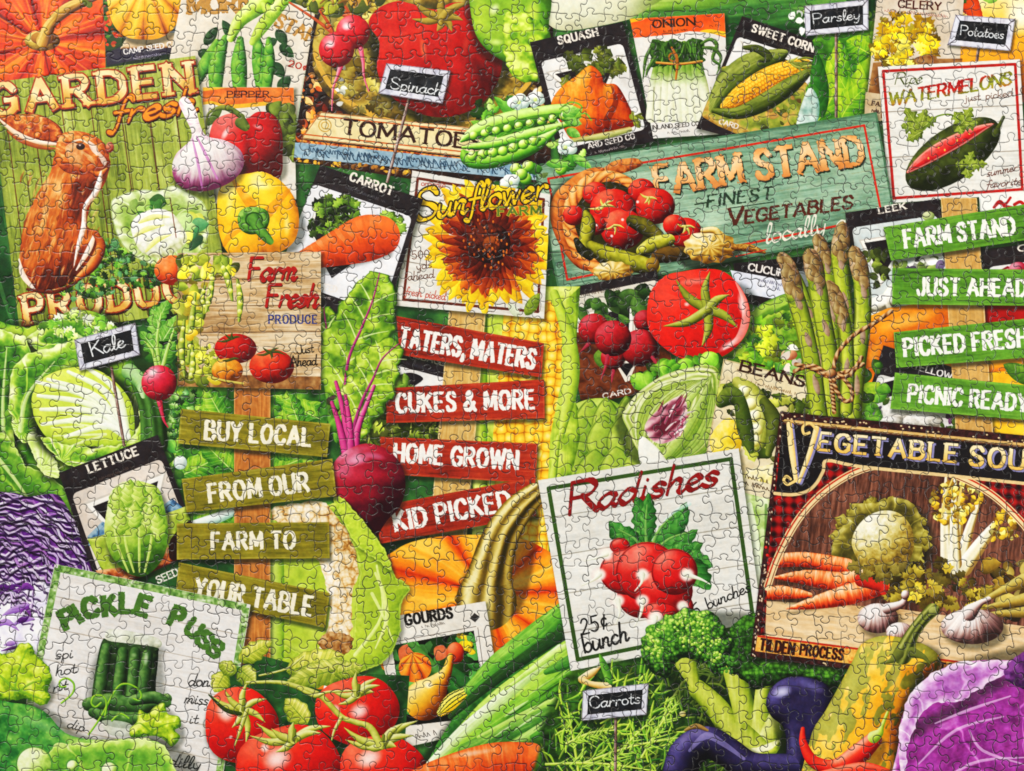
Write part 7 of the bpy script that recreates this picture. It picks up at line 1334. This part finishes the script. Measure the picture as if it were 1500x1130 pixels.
shape([(1318, 1090), (1322, 1050), (1340, 1010), (1374, 982), (1424, 968), (1484, 970), (1478, 982), (1446, 1000), (1420, 1020), (1400, 1030), (1376, 1030), (1352, 1046), (1340, 1066), (1328, 1100), (1326, 1180), (1318, 1190)], '5a2468 a458a8 cc92d0 e8c8ec f8ecfa', R=16, tex=ruffle(1372, 1110, 5, 5, 14, .25, .34), wob=4, edge=('f4e0f8', 1.6, .5))
shape([(1470, 980), (1520, 950), (1600, 955), (1600, 1020), (1500, 1010)], '2a0c34 5a2464 8a4a94', R=16, nz=(.7, 9), wob=4)
for p in ([(1345, 1120), (1400, 1070), (1470, 1050)], [(1340, 1180), (1420, 1120), (1500, 1110)], [(1370, 1060), (1420, 1040), (1480, 1020)], [(1400, 1180), (1450, 1150), (1520, 1150)], [(1420, 1070), (1440, 1100), (1500, 1120)]): tube(p, [1, 2.2, 1], 'e8b8e8 f8e8fa', a=.6, own=False)

# ------------------------------------------------------------------ ink finish: fine brush grain of the printed painting
_sl, XX, YY = win(X0, Y0, X1, Y1, 0)
g_ = (noise(XX, YY, 3.0, 41, 2) - .5) * .16 + (noise(XX, YY, 9, 43, 2, sx=1.6, sy=.8, rot=.6) - .5) * .16 + (noise(XX, YY, 60, 44, 2) - .5) * .08
lum = COL.mean(2)
COL *= (1 + g_ * (1.25 - lum))[..., None]
COL += (noise(XX, YY, 5, 47, 2) - .5)[..., None] * np.array([.03, .0, -.03], f32)
m_ = COL.mean(2, keepdims=True)
COL = np.clip(m_ + (COL - m_) * 1.04, 0, 1)
sat_ = (COL.max(2) - COL.min(2))[..., None]; COL = COL ** (1 + .06 * sat_)
gd_ = np.clip(COL[..., 1] - np.maximum(COL[..., 0], COL[..., 2]), 0, 1)      # the greens are printed on the olive side
COL[..., 0] += .22 * gd_; COL[..., 1] -= .10 * gd_; COL[..., 2] += .03 * gd_
COL = np.clip(COL + .30 * (COL - .43) * (1 - np.abs(COL * 2 - 1)), 0, 1)

# ------------------------------------------------------------------ the puzzle plane: print units -> metres on the table
ct, st = math.cos(TILT), math.sin(TILT)
def to_plane(px, py):
    a = (px - 750) / FPX; b = -(py - 565) / FPX
    dx, dy, dz = a, b * ct + st, b * st - ct
    k = -(D * ct) / dz
    return dx * k, -D * st + dy * k
def to_print(wx, wy):
    x = wx; y = wy + D * st; z = -D * ct + 0 * wx
    cy = y * ct + z * st; cz = -y * st + z * ct
    return 750 + FPX * x / -cz, 565 - FPX * cy / -cz

# ------------------------------------------------------------------ die-cut lines: a ribbon-cut grid with one knob per side
PITCH = 0.01745
bx0, by0 = to_plane(np.array([X0, X1, X0, X1], f32), np.array([Y0, Y0, Y1, Y1], f32))
NXc = int((bx0.max() - bx0.min()) / PITCH) + 2; NYc = int((by0.max() - by0.min()) / PITCH) + 2
ox, oy = bx0.min() - PITCH * .6, by0.min() - PITCH * .4
rj = random.Random(21)
node = np.zeros((NYc + 1, NXc + 1, 2))
for j in range(NYc + 1):
    for i in range(NXc + 1):
        node[j, i] = (ox + (i + rj.uniform(-.10, .10) + .10 * math.sin(j * .7 + i * .23)) * PITCH, oy + (j + rj.uniform(-.10, .10) + .12 * math.sin(i * .55 + j * .2)) * PITCH)
def cut_edge(a, b):
    e = b - a; n = np.array([-e[1], e[0]]) * rj.choice((-1, 1))
    c = .5 + rj.uniform(-.07, .07); k = rj.uniform(.95, 1.25); h = rj.uniform(.23, .31); w1, w2 = rj.uniform(-.13, .08), rj.uniform(-.13, .08); lean = rj.uniform(-.05, .05)
    P = [(0, 0), (.18, w1), (c - .12 * k, .0 + w1 * .3), (c - .085 * k, .06), (c - .14 * k + lean, h * .62), (c - .10 * k + lean, h * .93), (c + lean, h * 1.06), (c + .10 * k + lean, h * .93), (c + .14 * k + lean, h * .62), (c + .085 * k, .06), (c + .12 * k, w2 * .3), (.82, w2), (1, 0)]
    return smooth(np.array([a + e * t + n * s for t, s in P]), 4, False)
CUT = np.full((H, W), 9., f32)
def stamp(P):
    x, y = to_print(P[:, 0].astype(np.float64), P[:, 1].astype(np.float64)); p = np.stack([x, y], 1)
    w = bwin(p, 6)
    if w is None: return
    sl, X, Y = w; B = CUT[sl]
    D2 = np.full(X.shape, 81., f32)
    for (ax, ay), (cx, cy) in zip(p[:-1], p[1:]):
        ex, ey = cx - ax, cy - ay; L = ex * ex + ey * ey + 1e-9
        i0 = max(0, int((min(ax, cx) - 6 - X[0, 0]) * S)); i1 = int((max(ax, cx) + 6 - X[0, 0]) * S) + 2
        j0 = max(0, int((min(ay, cy) - 6 - Y[0, 0]) * S)); j1 = int((max(ay, cy) + 6 - Y[0, 0]) * S) + 2
        xs = X[j0:j1, i0:i1] - ax; ys = Y[j0:j1, i0:i1] - ay
        if xs.size == 0: continue
        t = np.clip((xs * ex + ys * ey) / L, 0, 1); q = (xs - ex * t) ** 2 + (ys - ey * t) ** 2
        np.minimum(D2[j0:j1, i0:i1], q, out=D2[j0:j1, i0:i1])
    np.minimum(B, np.sqrt(D2), out=B)
for j in range(NYc + 1):
    for i in range(NXc + 1):
        if i < NXc: stamp(cut_edge(node[j, i], node[j, i + 1]))
        if j < NYc: stamp(cut_edge(node[j, i], node[j + 1, i]))
# groove: board edge rolls over 2.6 units wide, then a narrow slit with its shade painted in
MPU = D / FPX                                      # metres per print unit at the centre
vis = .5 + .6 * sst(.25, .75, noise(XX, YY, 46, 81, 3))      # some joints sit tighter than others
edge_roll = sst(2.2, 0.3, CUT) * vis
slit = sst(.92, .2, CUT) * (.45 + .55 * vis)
HGT = -(0.30 * edge_roll ** 1.5 + 0.95 * slit) * MPU
HGT += (noise(XX, YY, 30, 77, 2) - .5) * 0.9 * MPU + (noise(XX, YY, 1.6, 78, 1) - .5) * .05 * MPU
slit_shade = (slit * (.76 + .3 * noise(XX, YY, 14, 80, 2)))[..., None]
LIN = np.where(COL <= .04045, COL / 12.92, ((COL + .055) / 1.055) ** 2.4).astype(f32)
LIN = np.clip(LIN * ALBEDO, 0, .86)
LIN = LIN * (1 - slit_shade) + np.array([.035, .033, .032], f32) * slit_shade      # chipboard in the cut, coloured near black to paint in crevice shade

# ------------------------------------------------------------------ materials
def ink(name, rough, coat):
    m = bpy.data.materials.new(name); m.use_nodes = True; nt = m.node_tree; b = nt.nodes['Principled BSDF']
    at = nt.nodes.new('ShaderNodeAttribute'); at.attribute_name = 'ink'
    tc = nt.nodes.new('ShaderNodeTexCoord'); nz = nt.nodes.new('ShaderNodeTexNoise'); nz.inputs['Scale'].default_value = 900; nz.inputs['Detail'].default_value = 3
    nt.links.new(tc.outputs['Object'], nz.inputs['Vector'])
    mr = nt.nodes.new('ShaderNodeMapRange'); mr.inputs['To Min'].default_value = rough - .07; mr.inputs['To Max'].default_value = rough + .07
    nt.links.new(nz.outputs['Fac'], mr.inputs['Value']); nt.links.new(mr.outputs['Result'], b.inputs['Roughness'])
    nt.links.new(at.outputs['Color'], b.inputs['Base Color'])
    b.inputs['Specular IOR Level'].default_value = coat
    return m
M_INK = ink('printed_board', .36, .2)
M_CARD = bpy.data.materials.new('grey_board'); M_CARD.use_nodes = True
_b = M_CARD.node_tree.nodes['Principled BSDF']; _b.inputs['Base Color'].default_value = (.32, .30, .28, 1); _b.inputs['Roughness'].default_value = .9
_n = M_CARD.node_tree.nodes.new('ShaderNodeTexNoise'); _n.inputs['Scale'].default_value = 300
_r = M_CARD.node_tree.nodes.new('ShaderNodeValToRGB'); _r.color_ramp.elements[0].color = (.24, .23, .21, 1); _r.color_ramp.elements[1].color = (.40, .38, .35, 1)
M_CARD.node_tree.links.new(_n.outputs['Fac'], _r.inputs['Fac']); M_CARD.node_tree.links.new(_r.outputs['Color'], _b.inputs['Base Color'])

# ------------------------------------------------------------------ cut the surface into its things and parts
PXx, PXy = to_plane(XX.astype(np.float64), YY.astype(np.float64))
TOP = 0.0
PZ = TOP + HGT
HW_ = abs(float(to_plane(-10., 0.)[0]))              # the puzzle is a rectangle: trim what lies outside it
cid = np.where(np.abs(PXx[:-1, :-1]) < HW_, IDM[:-1, :-1], -1).ravel()
order = np.argsort(cid, kind='stable'); ids, starts = np.unique(cid[order], return_index=True)
bounds = np.append(starts, len(order))
cells_of = {int(i): order[bounds[k]:bounds[k + 1]] for k, i in enumerate(ids)}
# specks of a few cells go to whatever surrounds them: keep parts of at least MINC cells
OBJ = {}
def mesh_for(nid, origin):
    c = cells_of[nid]; j = c // (W - 1); i = c % (W - 1)
    v0 = j * W + i; q = np.stack([v0, v0 + W, v0 + W + 1, v0 + 1], 1)
    vs, inv = np.unique(q.ravel(), return_inverse=True)
    me = bpy.data.meshes.new(NODES[nid]['name']); n = len(vs); f = len(c)
    me.vertices.add(n); me.loops.add(4 * f); me.polygons.add(f)
    co = np.stack([PXx.ravel()[vs] - origin[0], PXy.ravel()[vs] - origin[1], PZ.ravel()[vs] - origin[2]], 1).astype(f32)
    me.vertices.foreach_set('co', co.ravel()); me.loops.foreach_set('vertex_index', inv.astype(np.int32).ravel())
    me.polygons.foreach_set('loop_start', np.arange(0, 4 * f, 4, dtype=np.int32))
    me.polygons.foreach_set('use_smooth', np.ones(f, bool))
    me.update()
    a = me.color_attributes.new('ink', 'FLOAT_COLOR', 'POINT')
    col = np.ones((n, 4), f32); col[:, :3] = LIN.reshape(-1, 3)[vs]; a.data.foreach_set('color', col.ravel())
    me.materials.append(M_INK)
    return me
kids = {}
for k, n in enumerate(NODES): kids.setdefault(n['parent'], []).append(k)
def has(nid): return nid in cells_of and len(cells_of[nid]) >= 6
def alive(nid): return has(nid) or any(alive(c) for c in kids.get(nid, []))
def all_cells(nid): return ([cells_of[nid]] if nid in cells_of else []) + [a for c in kids.get(nid, []) for a in all_cells(c)]
def build(nid, parent, porig):
    if not alive(nid): return
    n = NODES[nid]
    if parent is None:
        c = np.concatenate(all_cells(nid)); org = (float(PXx.ravel()[(c // (W - 1)) * W + c % (W - 1)].mean()), float(PXy.ravel()[(c // (W - 1)) * W + c % (W - 1)].mean()), TOP)
    else: org = porig
    o = bpy.data.objects.new(n['name'], mesh_for(nid, org) if has(nid) else None)
    sc.collection.objects.link(o)
    if parent is None: o.location = org
    else: o.parent = parent
    if n['label']: o['label'] = n['label']
    if parent is None:
        if n['cat']: o['category'] = n['cat']
        if n['group']: o['group'] = n['group']
        if n['kind']: o['kind'] = n['kind']
    for k in kids.get(nid, []): build(k, o, org)
for k in kids[None]: build(k, None, None)

# ------------------------------------------------------------------ the board under the print and the table it lies on
def slab(name, x0, x1, y0, y1, z0, z1, mat):
    me = bpy.data.meshes.new(name)
    me.from_pydata([(x, y, z) for z in (z0, z1) for y in (y0, y1) for x in (x0, x1)], [], [(0, 2, 3, 1), (4, 5, 7, 6), (0, 1, 5, 4), (1, 3, 7, 5), (3, 2, 6, 7), (2, 0, 4, 6)])
    me.materials.append(mat); o = bpy.data.objects.new(name, me); sc.collection.objects.link(o); return o
M_TAB = bpy.data.materials.new('table_paint'); M_TAB.use_nodes = True; _b = M_TAB.node_tree.nodes['Principled BSDF']; _b.inputs['Roughness'].default_value = .7
_n = M_TAB.node_tree.nodes.new('ShaderNodeTexNoise'); _n.inputs['Scale'].default_value = 8; _r = M_TAB.node_tree.nodes.new('ShaderNodeValToRGB')
_r.color_ramp.elements[0].color = (.24, .23, .215, 1); _r.color_ramp.elements[1].color = (.31, .30, .28, 1)
M_TAB.node_tree.links.new(_n.outputs['Fac'], _r.inputs['Fac']); M_TAB.node_tree.links.new(_r.outputs['Color'], _b.inputs['Base Color'])
t_ = slab('tabletop', -1.2, 1.2, -0.9, 0.9, -0.06, -0.0030, M_TAB); t_['kind'] = 'structure'; t_['label'] = 'plain grey tabletop under the assembled puzzle'; t_['category'] = 'table'

yb, yt = float(PXy[-1, 0]), float(PXy[0, 0])
b_ = slab('puzzle_board', -HW_ - .0004, HW_ + .0004, yb - .0004, yt + .0004, -0.0029, -0.0012, M_CARD); b_['category'] = 'board'; b_['label'] = 'grey cardboard backing under the whole assembled puzzle'
